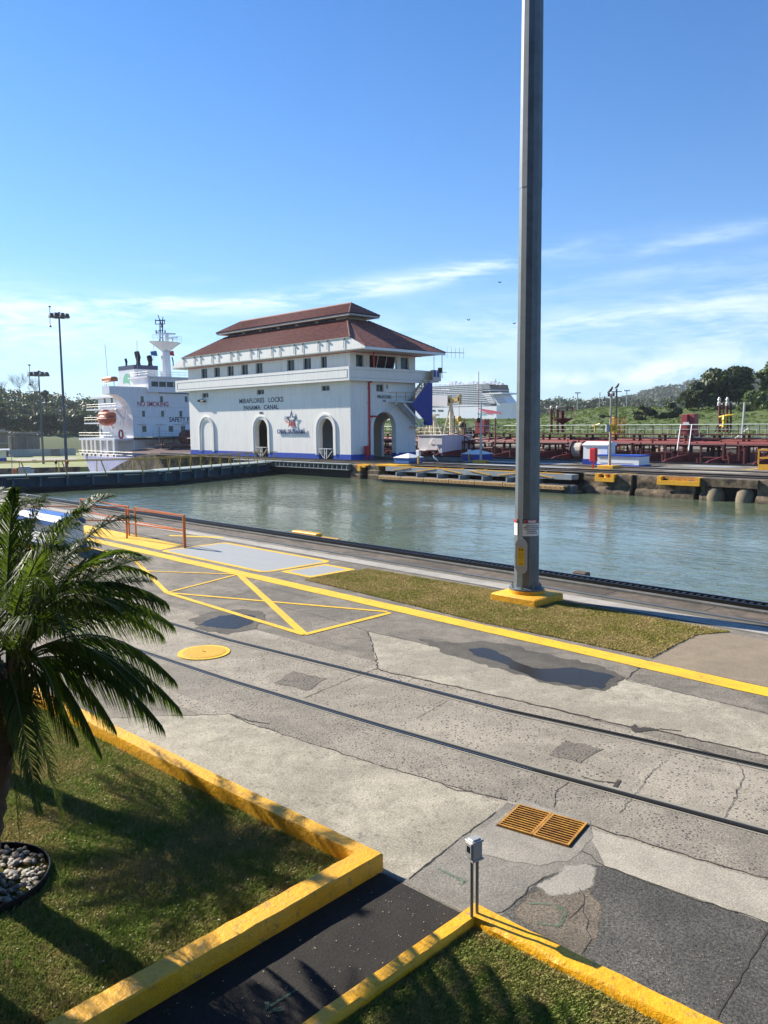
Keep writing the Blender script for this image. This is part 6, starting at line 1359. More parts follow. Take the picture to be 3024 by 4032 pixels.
for y,z,r_2,mt in ((YC-1.8,zP-.1,.24,redP),(YC-2.7,zP-.12,.20,redP),(YC-3.6,zP-.2,.15,redS),(YC+2,zP+.1,.2,redP),(YC-1.3,zF-.85,.12,redP)):
    m=MB(); m.tube([(-140,y,z),(28,y,z)],r_2,8); x=-138+y%3
    while x<28: m.tube([(x,y,z),(x+.12,y,z)],r_2*1.45,8); x+=9.3
    m.build('cargo_pipe',mt,tk,smooth=True)
GL=[]; x=-138
while x<28:
    m=MB(); GL.append(m)
    for y in (YC-1.4,YC-4): m.box(x,x+.18,y-.1,y+.1,zd(y),zP-.3)
    m.box(x,x+.18,YC-4.2,YC+2.2,zP-.48,zP-.34); x+=3.9
multi(GL,'pipe_support',redS,tk)
rr=random.Random(77); L1_=[]; L2_=[]; L3_=[]; L4_=[]
for k in range(230):
    x=rr.uniform(-62,0); y=rr.uniform(79,95); z=zd(y); h=rr.uniform(.7,2.3); m=MB(); L1_.append(m); m.tube([(x,y,z),(x,y,z+h)],rr.uniform(.06,.16),6)
    if k%2: m.tube([(x,y,z+h*.8),(x+rr.uniform(-2,2),y,z+h*.8)],.08,5)
    if k%4==0: m.lathe((x,y,z+h),[(.28,0),(.28,.07),(.05,.1)],8)
for k in range(50): x=rr.uniform(-62,0); y=rr.uniform(88,97); (L2_ if k%2 else L3_).append(MB().bbox(x,x+rr.uniform(.2,.9),y,y+.4,zd(y)+.3,zd(y)+rr.uniform(.6,1.2),.05))
multi(L1_,'deck_valve',redS,tk); multi(L2_,'pale_fitting',M('pale fitting',(.62,.58,.52),.6),tk); multi(L3_,'cream_fitting',M('cream fitting',(.50,.42,.30),.6),tk)
# manifold area seen through the arch and between: dense red pipework
m=MB()
for k in range(7): x=-70-k*1.1; m=MB(); L4_.append(m); m.tube([(x,75.5,.2),(x,84,.2)],.22,8); m.tube([(x,75.5,.2),(x,75.5,-.8)],.22,8)
for k in range(30): x=rr.uniform(-92,-62); y=rr.uniform(79,86); m=MB(); L4_.append(m); m.tube([(x,y,zd(y)),(x,y,rr.uniform(1.5,5.))],.09,5); m.tube([(x-1.5,y,rr.uniform(.5,3.5))]*1+[(x+1.5,y,rr.uniform(.5,3.5))],.07,5)
multi(L4_,'manifold_pipe',redS,tk)
m=MB(); m.box(-96,-86,80.5,83,-1,3.6); m.box(-96.3,-85.7,80.2,83.2,3.6,3.75); m.build('cream_deckhouse',M('cream deckhouse',(.46,.38,.27),.7,var=.3),tk)
# ladder to the catwalk
q0=aY(2665,1795,YC-4.6); q1=aY(2722,1674,YC-1.1); m=MB()
for dx in (0,1.25):
    a=Vector((q0[0]+dx,YC-4.6,zd(YC-4.6)+.2)); b=Vector((q1[0]-1.2+dx,YC-1.1,zF)); m.bar(a,b,.1,.2)
    for s in range(8):
        p=a.lerp(b,(s+.5)/8)
        if dx==0: m.bar(p,p+Vector((1.25,0,0)),.08,.05)
m.build('deck_ladder',redP,tk); m=MB()
for dx in (0,1.25):
    a=Vector((q0[0]+dx,YC-4.6,zd(YC-4.6)+1.3)); b=Vector((q1[0]-1.2+dx,YC-1.1,zR)); m.tube([a,b],.055,5)
m.build('ladder_handrail',whiteT,tk)
# tall red lockers, posts, platform
def redbox(px0,px1,pyt,pyb,Y,name='locker'):
    a=aY(px0,pyt,Y); b=aY(px1,pyb,Y); m=MB(); m.bbox(a[0],b[0],Y-.5,Y+.6,b[2],a[2],.04); o=m.build(name,M('locker red',(.34,.05,.05),.5,var=.15),tk); return a,b,o
a,b,o=redbox(2690,2712,1632,1706,YC+1.6); m=MB(); m.box(a[0]+.25,a[0]+.95,YC+1.07,YC+1.09,a[2]-1.2,a[2]-.85); m.build('label_plate',lab_w,o)
redbox(2712,2740,1630,1706,YC+1.9); redbox(1879,1917,1653,1711,YC+1.4); 
def rpx(px,py,Y): return Vector(aY(px,py,Y))
m=MB(); Yp=YC+.5
for px in (2833,2862):
    a=rpx(px,1702,Yp); b=rpx(px,1588,Yp); m.tube([a,b],.14,6); m.tube([a+Vector((.3,.3,0)),b+Vector((.3,.3,0))],.1,5)
for py in (1596,1632,1664): m.bar(rpx(2833,py,Yp),rpx(2862,py,Yp),.14)
m.bar(rpx(2815,1702,Yp),rpx(2833,1660,Yp),.1); m.build('lamp_frame',redS,tk); m=MB()
for px in (2832,2864): a=rpx(px,1586,Yp); m.lathe(tuple(a),[(.2,-.3),(.22,0),(.12,.12),(.2,.3),(.08,.6)],8)
m.build('deck_lamps',M('pale lamp glass',(.65,.63,.55),.4),tk)
m=MB(); a=rpx(2852,1678,Yp-.5); m.lathe(tuple(a),[(.28,-.1),(.22,.5),(.3,.7),(.14,1.2)],8); m.tube([a+Vector((-.6,0,.95)),a+Vector((.2,0,1.1)),a+Vector((1.0,0,1.2))],[.12,.16,.04],7); m.tube([a+Vector((.2,0,.3)),a+Vector((-.5,0,.0))],.09,6); m.build('fire_monitor',M('monitor yellow',(.72,.50,.02),.5),tk)
for px,top in ((2343,1672),(2040,1664)): a=rpx(px,1700,Yp-.5); b=rpx(px,top,Yp-.5); m=MB(); m.tube([a,b],.09,6); m.tube([b+Vector((-.4,0,-.2)),b+Vector((.7,0,.1))],[.06,.12],6); m.build('fire_monitor',MATS['monitor yellow'],tk)
m=MB(); 
for px in (2171,2195): m.tube([rpx(px,1702,Yp),rpx(px,1612,Yp)],.17,7)
m.tube([rpx(2215,1702,Yp+1),rpx(2215,1617,Yp+1)],.24,8); c=rpx(2216,1650,Yp+1); m.lathe(tuple(c),[(.25,-.55),(1.25,0),(1.25,.1)],14)
for kq in range(10): t=kq*.6283; m.tube([c+Vector((1.2*math.cos(t),1.2*math.sin(t),0)),c+Vector((1.5*math.cos(t),1.5*math.sin(t),1.4))],.035,4)
m.tube([c+Vector((1.5*math.cos(kq*.3927),1.5*math.sin(kq*.3927),1.4)) for kq in range(17)],.035,4); m.build('lookout_platform',redS,tk)
m=MB()
for px in (2171,2195): a=rpx(px,1610,Yp); m.lathe(tuple(a),[(.17,0),(.2,.2),(.06,.4)],8)
m.build('deck_lamps',MATS['pale lamp glass'],tk)
# mooring winch
a=Vector(aY(2258,1775,80.)); m=MB(); 
for dx,r0 in ((0,1.05),(1.4,1.05),(1.8,.8),(2.6,.8)): m.tube([(a.x+dx,80,a.z+.1),(a.x+dx+.15,80,a.z+.1)],r0,14)
m.tube([(a.x,80,a.z+.1),(a.x+3,80,a.z+.1)],.35,8); m.build('mooring_winch',redS,tk); m=MB(); m.tube([(a.x+.2,80,a.z+.1),(a.x+1.35,80,a.z+.1)],.85,14); m.build('rope_drum',M('pale rope drum',(.60,.52,.42),.8,var=.4,scale=5),tk)
# white midship deckhouse with crane
dx0=aY(1645,1722,78)[0]; dx1=aY(1740,1722,78)[0]; yb=aX(1861,1718,dx1)[1]; zt=2.35
m=MB(); m.box(dx0,dx1,78,yb,-1.2,zt); m.box(dx0-.1,dx1+.1,77.9,yb+.1,zt,zt+.08); m.build('midship_house',whiteS,tk)
m=MB(); m.box(dx0+2.6,dx0+3.5,77.9,77.99,-.9,1.); m.box(dx0+.4,dx0+1.6,77.6,77.99,-.5,.4); m.bar((dx0+2.2,77.9,1.3),(dx0+3.0,77.7,1.9),.12); m.bar((dx0+3.0,77.7,1.9),(dx0+5.,77.6,-.6),.12); m.build('house_door_and_davit',whiteT,tk)
m=MB()
def rail(a,b,m,z,n=6,h=1.):
    a,b=Vector(a),Vector(b)
    for q in (.5,1.): m.tube([a+Vector((0,0,z+h*q)),b+Vector((0,0,z+h*q))],.035,4)
    for k in range(n+1): p=a.lerp(b,k/n); m.tube([p+Vector((0,0,z)),p+Vector((0,0,z+h))],.035,4)
rail((dx0,78,0),(dx1,78,0),m,zt,5); rail((dx1,78,0),(dx1,yb,0),m,zt,8); m.build('house_railing',cream,tk)
m=MB(); Yk=82
A_=[rpx(p,1716,Yk) for p in (1693,1712,1740)]; T_=rpx(1700,1640,Yk); T2=rpx(1712,1640,Yk); m.tube([A_[0],T_],.22,7); m.tube([A_[1],T2],.2,7); m.tube([A_[2],T2],.1,5)
for s in (.2,.4,.6): m.bar(A_[1].lerp(T2,s),A_[2].lerp(T2,s),.1)
m.bar(rpx(1690,1636,Yk),rpx(1722,1634,Yk),.9,.25); m.tube([rpx(1670,1716,Yk),rpx(1688,1650,Yk)],.09,5); m.build('vent_mast',cream,tk)
m=MB(); Yk=84; m.tube([rpx(1776,1716,Yk),rpx(1776,1580,Yk)],[.26,.2],8); m.tube([rpx(1745,1716,Yk),rpx(1772,1600,Yk)],.09,5); m.tube([rpx(1798,1716,Yk),rpx(1780,1600,Yk)],.09,5)
for s in range(7): t=s/7.; m.tube([rpx(1745,1716,Yk).lerp(rpx(1772,1600,Yk),t),rpx(1775,1716-116*t,Yk)],.05,4)
m.build('crane_post',cream,tk)
m=MB(); a=rpx(1560,1578,Yk); b=rpx(1770,1578,Yk); m.bar(a,b,.9,1.45); rail(a+Vector((0,0,.7)),b+Vector((0,0,.7)),m,0,12,1.6); m.build('crane_jib',whiteT,tk)
m=MB(); m.bar(b,rpx(1812,1570,Yk),.5,.55); m.bar(rpx(1810,1552,Yk),rpx(1810,1592,Yk),.5,.25); m.bar(rpx(1768,1562,Yk),rpx(1775,1592,Yk),.5,.4); m.build('jib_head',M('cream yellow crane',(.70,.52,.20),.5,var=.2),tk)
m=MB(); m.tube([rpx(1808,1592,Yk-1),rpx(1808,1642,Yk-1)],.035,4); m.lathe(tuple(rpx(1808,1655,Yk-1)),[(.1,-.3),(.3,-.1),(.3,.4),(.15,.6)],8); m.build('crane_hook',M('hook yellow',(.60,.38,.03),.6),tk)
m=MB(); m.lathe(tuple(rpx(1818,1716,83)),[(.3,0),(.32,1.3),(.4,1.4),(.4,1.7),(.2,1.9)],10); m.build('yellow_pump',M('ochre pump',(.60,.42,.18),.6),tk)
m=MB(); m.ell(tuple(rpx(1822,1676,83)),.5,.5,.5,10,6); m.build('black_motor',black,tk)
m=MB(); m.ext([(-.6,-.6),(.9,-.6),(.5,-1.6),(-.3,-1.6)],'x',-.0,.9); m.build('hose_cradle',redS,tk,xf=Matrix.Translation(Vector((dx1-1.6,77.2,1.1))))
# --- superstructure
XF=-155.; 
def f(px,py): return aX(px,py,XF)
yE=f(521,1600)[1]; zTop=f(521,1546)[2]; ZB=1.1; YFAR=98.0
xbk=aY(388,1620,yE)[0]; xdk=aY(343,1620,yE-1.5)[0]
m=MB(); m.box(xbk,XF,yE,YFAR,ZB,zTop-.0); m.build('accommodation_block',whiteS,tk)
z_w=f(430,1550)[2]; z_w1=f(430,1520)[2]; yW=f(430,1535)[1]
# wing with a curved bracket
pr=[(yE+6,z_w1),(yW,z_w1),(yW,z_w)]
for kq in range(9): t=kq/8.; yy=yW+.4+(yE-yW-.4)*math.sin(t*math.pi/2); z=z_w-(z_w-f(521,1650)[2])*(1-math.cos(t*math.pi/2))*1.; pr.append((yy,z))
pr.append((yE+6,f(521,1650)[2])); m=MB(); m.ext(pr,'x',XF-3.2,XF+.02); m.build('bridge_wing',whiteS,tk)
zb0,zb1,zb2=f(640,1546)[2],f(640,1526)[2],f(640,1489)[2]; yB=f(575,1500)[1]
m=MB(); m.box(XF-7,XF+.9,yB,YFAR-1,zb0,zb2); m.box(XF-7.2,XF+1.3,yB-.4,YFAR-.8,zb2,zb2+.25); m.build('wheelhouse',whiteS,tk)
y=yB+.7; wz0,wz1=f(640,1524)[2],f(640,1504)[2]
while y<YFAR-3: m=MB(); m.box(XF+.901,XF+.93,y,y+1.55,wz0,wz1); m.build('bridge_window',glass,tk); y+=1.78
m=MB(); rail((XF-7,yB,0),(XF+1.,yB,0),m,zb2+.25,5); rail((XF+1,yB,0),(XF+1,YFAR-1,0),m,zb2+.25,10); rail((XF-3,yW,0),(XF,yW,0),m,z_w1,3); rail((xdk,yE-1.6,0),(XF-4,yE-1.6,0),m,f(430,1605)[2],6); rail((xdk,yE-2.2,0),(XF-9,yE-2.2,0),m,f(430,1660)[2],5); m.build('deck_railing',cream,tk)
# portholes / windows on the front
for row,(py,w) in enumerate(((1572,1.0),(1629,1.0),(1689,1.4))):
    for px in ((560,636,733) if row==0 else ((565,640,712) if row==1 else (568,673,721))):
        if row==2 and px>600: w=1.6
        c=f(px,py); m=MB(); m.bbox(0,.03,c[1]-w*.33,c[1]+w*.33,c[2]-.62,c[2]+.62,.012); m.build('porthole',M('greenish window',(.05,.09,.07),.2),tk,xf=Matrix.Translation((XF,0,0)))
c=f(603,1598); text('NO SMOKING',1.42,txtr,(XF+.014,c[1],c[2]-.1),(0,1,0),(0,0,1),tk,sx=.80,depth=.008,bold=.035)
c=f(666,1659); text('SAFETY FIRST',1.42,txt,(XF+.014,c[1],c[2]-.1),(0,1,0),(0,0,1),tk,sx=.84,depth=.008,bold=.035,align='LEFT')
c=f(717,1672); 
for k,t in enumerate(('NO UNAUTHORIZED','ENTRY')): text(t,.34,txt,(XF+.05,c[1],c[2]+.25-.45*k),(0,1,0),(0,0,1),tk,sx=.8,depth=.01,align='LEFT')
m=MB()
for px in (560,630,700): c=f(px,1672); m.box(XF+.01,XF+.5,c[1]-.9,c[1]+.9,c[2],c[2]+.12)
for z in (1604,): c=f(600,z); m.box(XF+.005,XF+.05,yE,YFAR,c[2],c[2]+.05)
m.box(XF+.005,XF+.05,yE,YFAR,f(600,1574+78)[2]+.5,f(600,1574+78)[2]+.56); m.build('rain_ledges',frm,tk)
# aft side decks
m=MB()
for pz,w,x1_ in ((1610,1.7,XF-4),(1668,2.3,XF-8),(1560,1.0,XF-3)): z=f(430,pz)[2]; m.box(xdk,x1_,yE-w,yE,z,z+.28)
m.build('side_decks',whiteS,tk)
m=MB()
for px,py in ((412,1576),(440,1576),(392,1640),(400,1700)): c=aY(px,py,yE-.02); m.box(c[0]-.35,c[0]+.35,yE-.06,yE-.01,c[2]-.6,c[2]+.6)
m.build('side_windows',glass,tk)
m=MB(); a=Vector(aY(455,1610,yE-2.5)); b=Vector(aY(485,1650,yE-1)); m.bar(a,b,.35,.5); m.bar(Vector(aY(405,1690,yE-2.5)),Vector(aY(420,1650,yE-2.5)),.4); m.bar(Vector(aY(445,1690,yE-2.5)),Vector(aY(425,1650,yE-2.5)),.4); m.bar(Vector(aY(470,1700,yE-1)),Vector(aY(490,1560,yE-.5)),.14); m.bar(Vector(aY(482,1700,yE-1)),Vector(aY(502,1560,yE-.5)),.14); m.build('lifeboat_davit',whiteS,tk)
# lifeboat
c=Vector(aY(421,1650,yE-4.2)); g=MB(); 
g.ell((0,0,-.1),3.0,1.5,1.35,16,8); lb=g.build('lifeboat_hull',orangeB,tk,smooth=True,xf=Matrix.Translation(c)@Matrix.Scale(1.,4))
g=MB(); g.bbox(-1.9,2.2,-1.15,1.15,.3,1.45,.35); g.bbox(-1.2,-.2,-.7,.7,1.4,1.95,.2); g.build('lifeboat_canopy',M('faded orange canopy',(.62,.16,.07),.5,var=.2),lb,smooth=True,xf=Matrix.Translation(c))
g=MB(); g.tube([(c.x+3.05*math.cos(t*.3927),c.y+1.55*math.sin(t*.3927),c.z+.1) for t in range(17)],.09,5); g.build('fender_line',M('pale orange line',(.66,.30,.18),.6),lb)
g=MB(); p=Vector(aY(434,1494,yW+1)); g.bbox(p.x-2.4,p.x+2.,p.y-.8,p.y+.8,p.z-.4,p.z+.5,.25); g.build('rescue_raft',M('orange raft cover',(.60,.17,.06),.6),tk); g=MB()
for s in (-2,1.6): g.tube([(p.x+s,p.y,z_w1),(p.x+s,p.y,p.z-.3)],.08,5)
g.build('raft_cradle',whiteT,tk)
# stern housing with pillars
z0,z1=-2.3,1.05; xa=aY(323,1750,75.4)[0]; xb=aY(458,1750,75.4)[0]
m=MB(); m.box(xa-1,XF+.0,75.2,97,z1,z1+.45); m.box(xa+1.5,XF,79.5,97,z0,z1); m.build('poop_deck',whiteS,tk)
m=MB()
for px in (326,343,361,376,398,424,449): q=aY(px,1750,75.3)[0]; m.box(q-.45,q+.35,75.2,75.6,z0,z1)
m.box(xa-.6,xb,75.2,75.6,z0,z0+.5); m.build('poop_pillars',M('warm white pillar',(.74,.70,.62),.6,var=.1),tk)
m=MB()
for k in range(6):
    z=z0+.6+k*.45
    m.box(aY(365,1750,75.5)[0],xb,75.65,75.75,z,z+.22)
m.build('louvres',whiteT,tk); m=MB(); rail((xa-1,75.3,0),(XF-1,75.3,0),m,z1+.45,12,1.15); m.build('poop_railing',cream,tk)
m=MB(); p=aY(478,1710,75.6); m.tube([(p[0]+.8*math.cos(t*.3927),75.5,p[2]+.8*math.sin(t*.3927)) for t in range(17)],.2,6); m.build('life_ring',orangeB,tk)
m=MB(); rail((xa,74.6,0),(-145,73.9,0),m,-2.3,16,1.15); m.build('bulwark_rail',cream,tk)
# funnel
p=aX(527,1430,-163); yf0=p[1]; yf1=aX(620,1430,-163)[1]; zf=aX(527,1436,-163)[2]; xl=-163-(7.2)
m=MB(); m.box(xl,-163,yf0,yf1,10,zf-.9); m.build('funnel',whiteS,tk); m=MB(); m.box(xl-.05,-162.95,yf0-.05,yf1+.05,zf-.9,zf); m.build('funnel_band',M('navy band',(.02,.03,.09),.5),tk)
for dx,dy,h,r_3 in ((-5.0,.8,1.6,.28),(-2.6,2.4,3.0,.6),(-1.,4.4,2.1,.6),(-.9,8.6,2.2,.14),(-.9,10.,2.2,.14)):
    x,y=-163+dx,yf0+dy; MB().tube([(x,y,zf),(x,y,zf+h*.6),(x-h*.18,y,zf+h)],[r_3,r_3,r_3*.95],10).build('exhaust_pipe',black,tk,smooth=True)
m=MB(); cx0,cz0=-163-3.4,zf-3.9; out=[]
for k in range(13): t=math.pi*k/12; out.append((cx0-1.9*math.cos(t),cz0+2.2*math.sin(t)))
out+=[(cx0+1.9,cz0-1.0),(cx0+.6,cz0+.1),(cx0-.9,cz0+.3)]; m.add([(x,yf0-.06,z) for x,z in out],[tuple(range(len(out)-1,-1,-1))]); m.build('funnel_emblem',M('mint green emblem',(.18,.50,.30),.5),tk)
m=MB(); m.box(xl-1,-160,yf0+.1,yf1+1,zb2-1.5,zb2-.2); m.build('funnel_casing',whiteS,tk)
# radar mast
mp=f(655,1480); bx_,by_=XF-3,mp[1]
def ms(px,py): return Vector(aX(px,py,bx_))
m=MB(); m.tube([ms(655,1486),ms(652,1400),ms(652,1385)],[1.15,.95,.9],10); m.lathe(tuple(ms(652,1385)),[(.8,0),(3.6,1.9),(3.7,2.0)],12,.6,1.); c=ms(652,1385); rail((c.x+1,c.y-3.4,0),(c.x+1,c.y+3.4,0),m,c.z+2.0,6,1.3); m.bar(ms(622,1313),ms(690,1315),.25,.35); m.bar(ms(655,1332),ms(700,1329),.25,.3); m.tube([ms(657,1358),ms(657,1315)],.4,7); m.tube([ms(678,1360),ms(678,1332)],.25,6); m.build('radar_mast',whiteT,tk)
m=MB(); 
for px in (630,640): m.tube([ms(px,1362),ms(px,1258)],.13,5)
m.tube([ms(622,1240),ms(640,1290)],.1,4); m.tube([ms(642,1248),ms(636,1290)],.1,4); m.bar(ms(612,1262),ms(648,1262),.2); m.bar(ms(612,1276),ms(648,1276),.15); m.tube([ms(612,1276),ms(612,1258)],.1,4); m.tube([ms(648,1276),ms(648,1258)],.1,4)
m.tube([ms(625,1360),ms(633,1300)],.07,4); m.tube([ms(645,1360),ms(638,1300)],.07,4)
for py in (1285,1300,1315,1330,1345): m.bar(ms(628,py),ms(643,py),.12)
m.tube([ms(615,1316),ms(628,1300)],.07,4); m.tube([ms(615,1300),ms(615,1312)],.15,4); m.tube([ms(650,1300),ms(650,1312)],.15,4); m.build('signal_mast',M('navy mast',(.02,.03,.07),.5),tk)
m=MB()
for a_,b_2 in (((424,1487),(413,1355)),((541,1480),(539,1340)),((606,1420),(605,1350))): m.tube([Vector(aX(*a_,-158)),Vector(aX(*b_2,-158))],.045,4)
m.build('whip_aerials',M('pale aerial',(.4,.4,.4),.6),tk)
def flag(px,py,mat,s=1.6): c=ms(px,py); m=MB(); m.add([tuple(c),tuple(c+Vector((0,s*.9,.25))),tuple(c+Vector((.1,s,-.9))),tuple(c+Vector((0,.15,-.8)))],[(0,1,2,3)]); m.add([(c.x-.02,c.y,c.z),(c.x-.02,c.y+s*.9,c.z+.25),(c.x+.08,c.y+s,c.z-.9),(c.x-.02,c.y+.15,c.z-.8)],[(3,2,1,0)]); return m.build('flag',mat,tk)
flag(592,1384,M('blue flag',(.02,.12,.35),.7)); flag(664,1384,M('red flag',(.5,.02,.05),.7),1.3); flag(634,1402,MATS['red flag'],.9)
# fore of the accommodation: red pipes, winches, pillars
m=MB(); 
for k in range(40): y=rr.uniform(79,97); x=XF+rr.uniform(6,30); h=rr.uniform(.8,3.2); m.tube([(x,y,-1.2),(x,y,-1+h)],rr.uniform(.1,.35),6)
for y in (80,82.5,85,88,91,94): m.tube([(XF+4,y,.2),(XF+35,y,.2)],.18,6)
m.tube([(XF+9,86,1.6),(XF+11.5,86,1.6)],1.5,12); m.tube([(XF+14,90,1.),(XF+16,90,1.)],1.3,12); m.build('forward_pipework',redS,tk)
m=MB(); c=f(560,1722); m.box(XF,XF+8,yE,97,c[2],c[2]+.2); m.tube([(XF+7,yE+2,-1),(XF+7,yE+2,c[2]+2.2)],.15,6); rail((XF+8,yE,0),(XF+8,97,0),m,c[2]+.2,12,1.1); m.build('forward_gallery',M('grey green gallery',(.28,.34,.34),.6),tk)
m=MB(); a=aY(700,1785,79); m.box(a[0],a[0]+7,79,80.2,-1.2,a[2]+.4); m.build('cream_crate',M('rusty cream crate',(.5,.34,.27),.7,var=.4,scale=2),tk); m=MB(); m.bbox(a[0]+5,a[0]+7,79.2,80.4,a[2]+.4,a[2]+1.9,.1); m.build('yellow_chest',M('pale yellow chest',(.75,.60,.20),.6),tk)
# ================================================ CRUISE SHIP, far beyond the berm
cs=empty('cruise_ship',tuple(far(1840,1632,900)),'white cruise ship with red and blue ribbon artwork on its bow, beyond the grass berm','ship')
YS=aY(1800,1600,700)[1]; 
def c_(px,py): return Vector(aY(px,py,YS))
zk=c_(1800,1636)[2]-6; zdk=c_(1900,1605)[2]; BW=32
wS=M('cruise ship white',(.80,.81,.83),.5,var=.03)
xs0=c_(1480,1600)[0]; xs1=c_(1955,1600)[0]; xbow=c_(2052,1600)[0]
m=MB(); pl=[(xs0,YS),(xs1,YS),(xs1+(xbow-xs1)*.6,YS+5),(xbow,YS+BW/2),(xs1+(xbow-xs1)*.6,YS+BW-5),(xs1,YS+BW),(xs0,YS+BW)]
m.prism([(x-(3 if i in (2,3,4) else 0),y) for i,(x,y) in enumerate(pl)],zk-12,zdk-3); 
n_=len(pl); b0=[(x-(3 if i in (2,3,4) else 0),y,zdk-3) for i,(x,y) in enumerate(pl)]; zb_=c_(1960,1587)[2]; b1=[(x+(2 if i==3 else 0),y,(zb_ if i in (1,2,3,4,5) else zdk)) for i,(x,y) in enumerate(pl)]
m.add(b0+b1,[(i,(i+1)%n_,n_+(i+1)%n_,n_+i) for i in range(n_)]+[tuple(range(n_,2*n_))]); m.build('hull',wS,cs)
# stacked decks, each a recess band and a white lip
ztop=c_(1850,1512)[2]; nd=13; hd=(ztop-zdk)/nd
bal=bpy.data.materials.new('balcony recesses'); bal.use_nodes=True; nn=NT(bal.node_tree); tc2=nn('ShaderNodeTexCoord',out=3); br=nn('ShaderNodeTexBrick',{'Vector':nn('ShaderNodeMapping',{'Vector':tc2,'Rotation':(R(90),0,0)}),'Color1':(.10,.12,.15,1),'Color2':(.20,.22,.24,1),'Mortar':(.55,.56,.58,1),'Scale':1.,'Mortar Size':.25,'Brick Width':3.2,'Row Height':60.}); bal.node_tree.links.new(br,bal.node_tree.nodes['Principled BSDF'].inputs['Base Color'])
m=MB(); mr=MB()
for k in range(nd):
    z=zdk+hd*k; xe=c_(1960-k*4.4 if k<6 else 1930+ (k-6)*1.2 - (k-6)*4.5,1600)[0]
    mr.box(xs0+2,xe-1.5,YS+1.5,YS+BW-1.5,z,z+hd); m.box(xs0,xe,YS,YS+BW,z+hd*.64,z+hd*.98)
mr.build('balcony_deck_recess',bal,cs); m.build('balcony_fronts',wS,cs)
# slanted front with dark windows
pA=[c_(1960,1598),c_(1935,1553),c_(1965,1553),c_(2010,1592)]
m=MB()
def slant(px0a,px0b,pya,pyb,mat,name,out=1.):
    a0=c_(px0a,pya); a1=c_(px0b,pyb); e=.0
    m=MB(); d0=(c_(px0a,pya)); 
    V=[(a0.x,YS-out*.0,a0.z),(a0.x+6,YS+BW*.25,a0.z),(a0.x+7,YS+BW*.75,a0.z),(a0.x,YS+BW,a0.z),(a1.x,YS,a1.z),(a1.x+6,YS+BW*.25,a1.z),(a1.x+7,YS+BW*.75,a1.z),(a1.x,YS+BW,a1.z)]
    V+= [(a0.x-12,YS,a0.z),(a0.x-12,YS+BW,a0.z),(a1.x-12,YS,a1.z),(a1.x-12,YS+BW,a1.z)]
    m.add(V,[(0,1,5,4),(1,2,6,5),(2,3,7,6),(8,0,4,10),(3,9,11,7),(4,5,6,7,11,10),(8,9,3,2,1,0)]); return m.build(name,mat,cs)
navy=M('blue ship glass',(.008,.016,.03),.5,spec=.15)
slant(1970,1938,1596,1553,wS,'bow_front'); slant(1934,1932,1552,1546,wS,'bridge_front'); slant(1933,1931,1546,1538,navy,'bridge_windows',1) ; slant(1932,1926,1535,1514,navy,'observation_glass'); slant(1933,1931,1538,1535,wS,'deck_lip')
m=MB()
for k in range(5):
    z=c_(1900,1532-4.2*k)[2]; m.box(c_(1880,1520)[0],c_(1930,1520)[0]+.5-k*.6,YS-.5,YS+.3,z,z+.35)
m.build('deck_lips',wS,cs)
m=MB(); c=c_(1965,1551); m.box(c.x-14,c.x+5,YS-2,YS+BW+2,c.z,c.z+1.4); m.build('bridge_wing',wS,cs)
m=MB()
for r in range(5):
    for q in range(6):
        c=c_(1955+q*6+r*4,1561+r*6.5); m.add([tuple(c+Vector((-7+.7*q,-.15,0))),tuple(c+Vector((-5.9+.7*q,-.15,0))),tuple(c+Vector((-5.9+.7*q,-.15,1.1))),tuple(c+Vector((-7+.7*q,-.15,1.1)))],[(0,1,2,3)])
m.build('bow_portholes',navy,cs)
m=MB()
for px,py,r_4 in ((1750,1511,1.9),(1780,1512,1.7),(1785,1510,1.4),(1824,1512,1.6)): c=c_(px,py+3); m.ell((c.x,YS+12,c.z+1.5),r_4*1.3,r_4*1.3,r_4*1.3,10,7)
for px in range(1760,1960,14): c=c_(px,1511); m.box(c.x-2,c.x+2,YS+6,YS+10,c.z-1,c.z+rr.uniform(.5,3))
c=c_(1918,1500); m.box(c.x-.6,c.x+.6,YS+14,YS+15,c.z-4,c.z+3); m.box(c.x-2.5,c.x+1,YS+14,YS+15,c.z,c.z+.6); m.build('top_deck_domes',wS,cs,smooth=False)
# ribbon artwork (abstract) along the bow
m=MB()
def ribbon(pts,mat,name,off=.25):
    m=MB(); 
    for (a,b) in zip(pts,pts[1:]):
        p0,p1,q1,q0=c_(a[0],a[1]),c_(b[0],b[1]),c_(b[0],b[2]),c_(a[0],a[2])
        m.add([(p.x,YS-off,p.z) for p in (p0,p1,q1,q0)],[(3,2,1,0)])
    return m.build(name,mat,cs)
crim=M('crimson ribbon paint',(.60,.02,.06),.5); ribbon([(1885,1606,1609),(1900,1610,1618),(1920,1613,1624),(1945,1617,1628),(1975,1625,1629)],crim,'red_ribbon')
ribbon([(1888,1618,1619),(1910,1624,1628),(1940,1629,1632)],crim,'red_ribbon',.3); ribbon([(1880,1626,1632),(1900,1628,1634),(1915,1631,1634)],M('aqua ribbon',(.15,.5,.5),.5),'aqua_ribbon')
m=MB(); 
for k in range(10): px=1905+k*6; c=c_(px,1596); m.add([(c.x,YS-.2,c.z),(c.x+1.2,YS-.2,c.z),(c.x+1.2,YS-.2,c.z+1),(c.x,YS-.2,c.z+1)],[(0,1,2,3)])
for px in (1705,1735): c=c_(px,1617); m.add([(c.x-4,YS-.2,c.z-1),(c.x+4,YS-.2,c.z-1),(c.x+4,YS-.2,c.z+1),(c.x-4,YS-.2,c.z+1)],[(0,1,2,3)])
m.build('hull_windows',navy,cs)
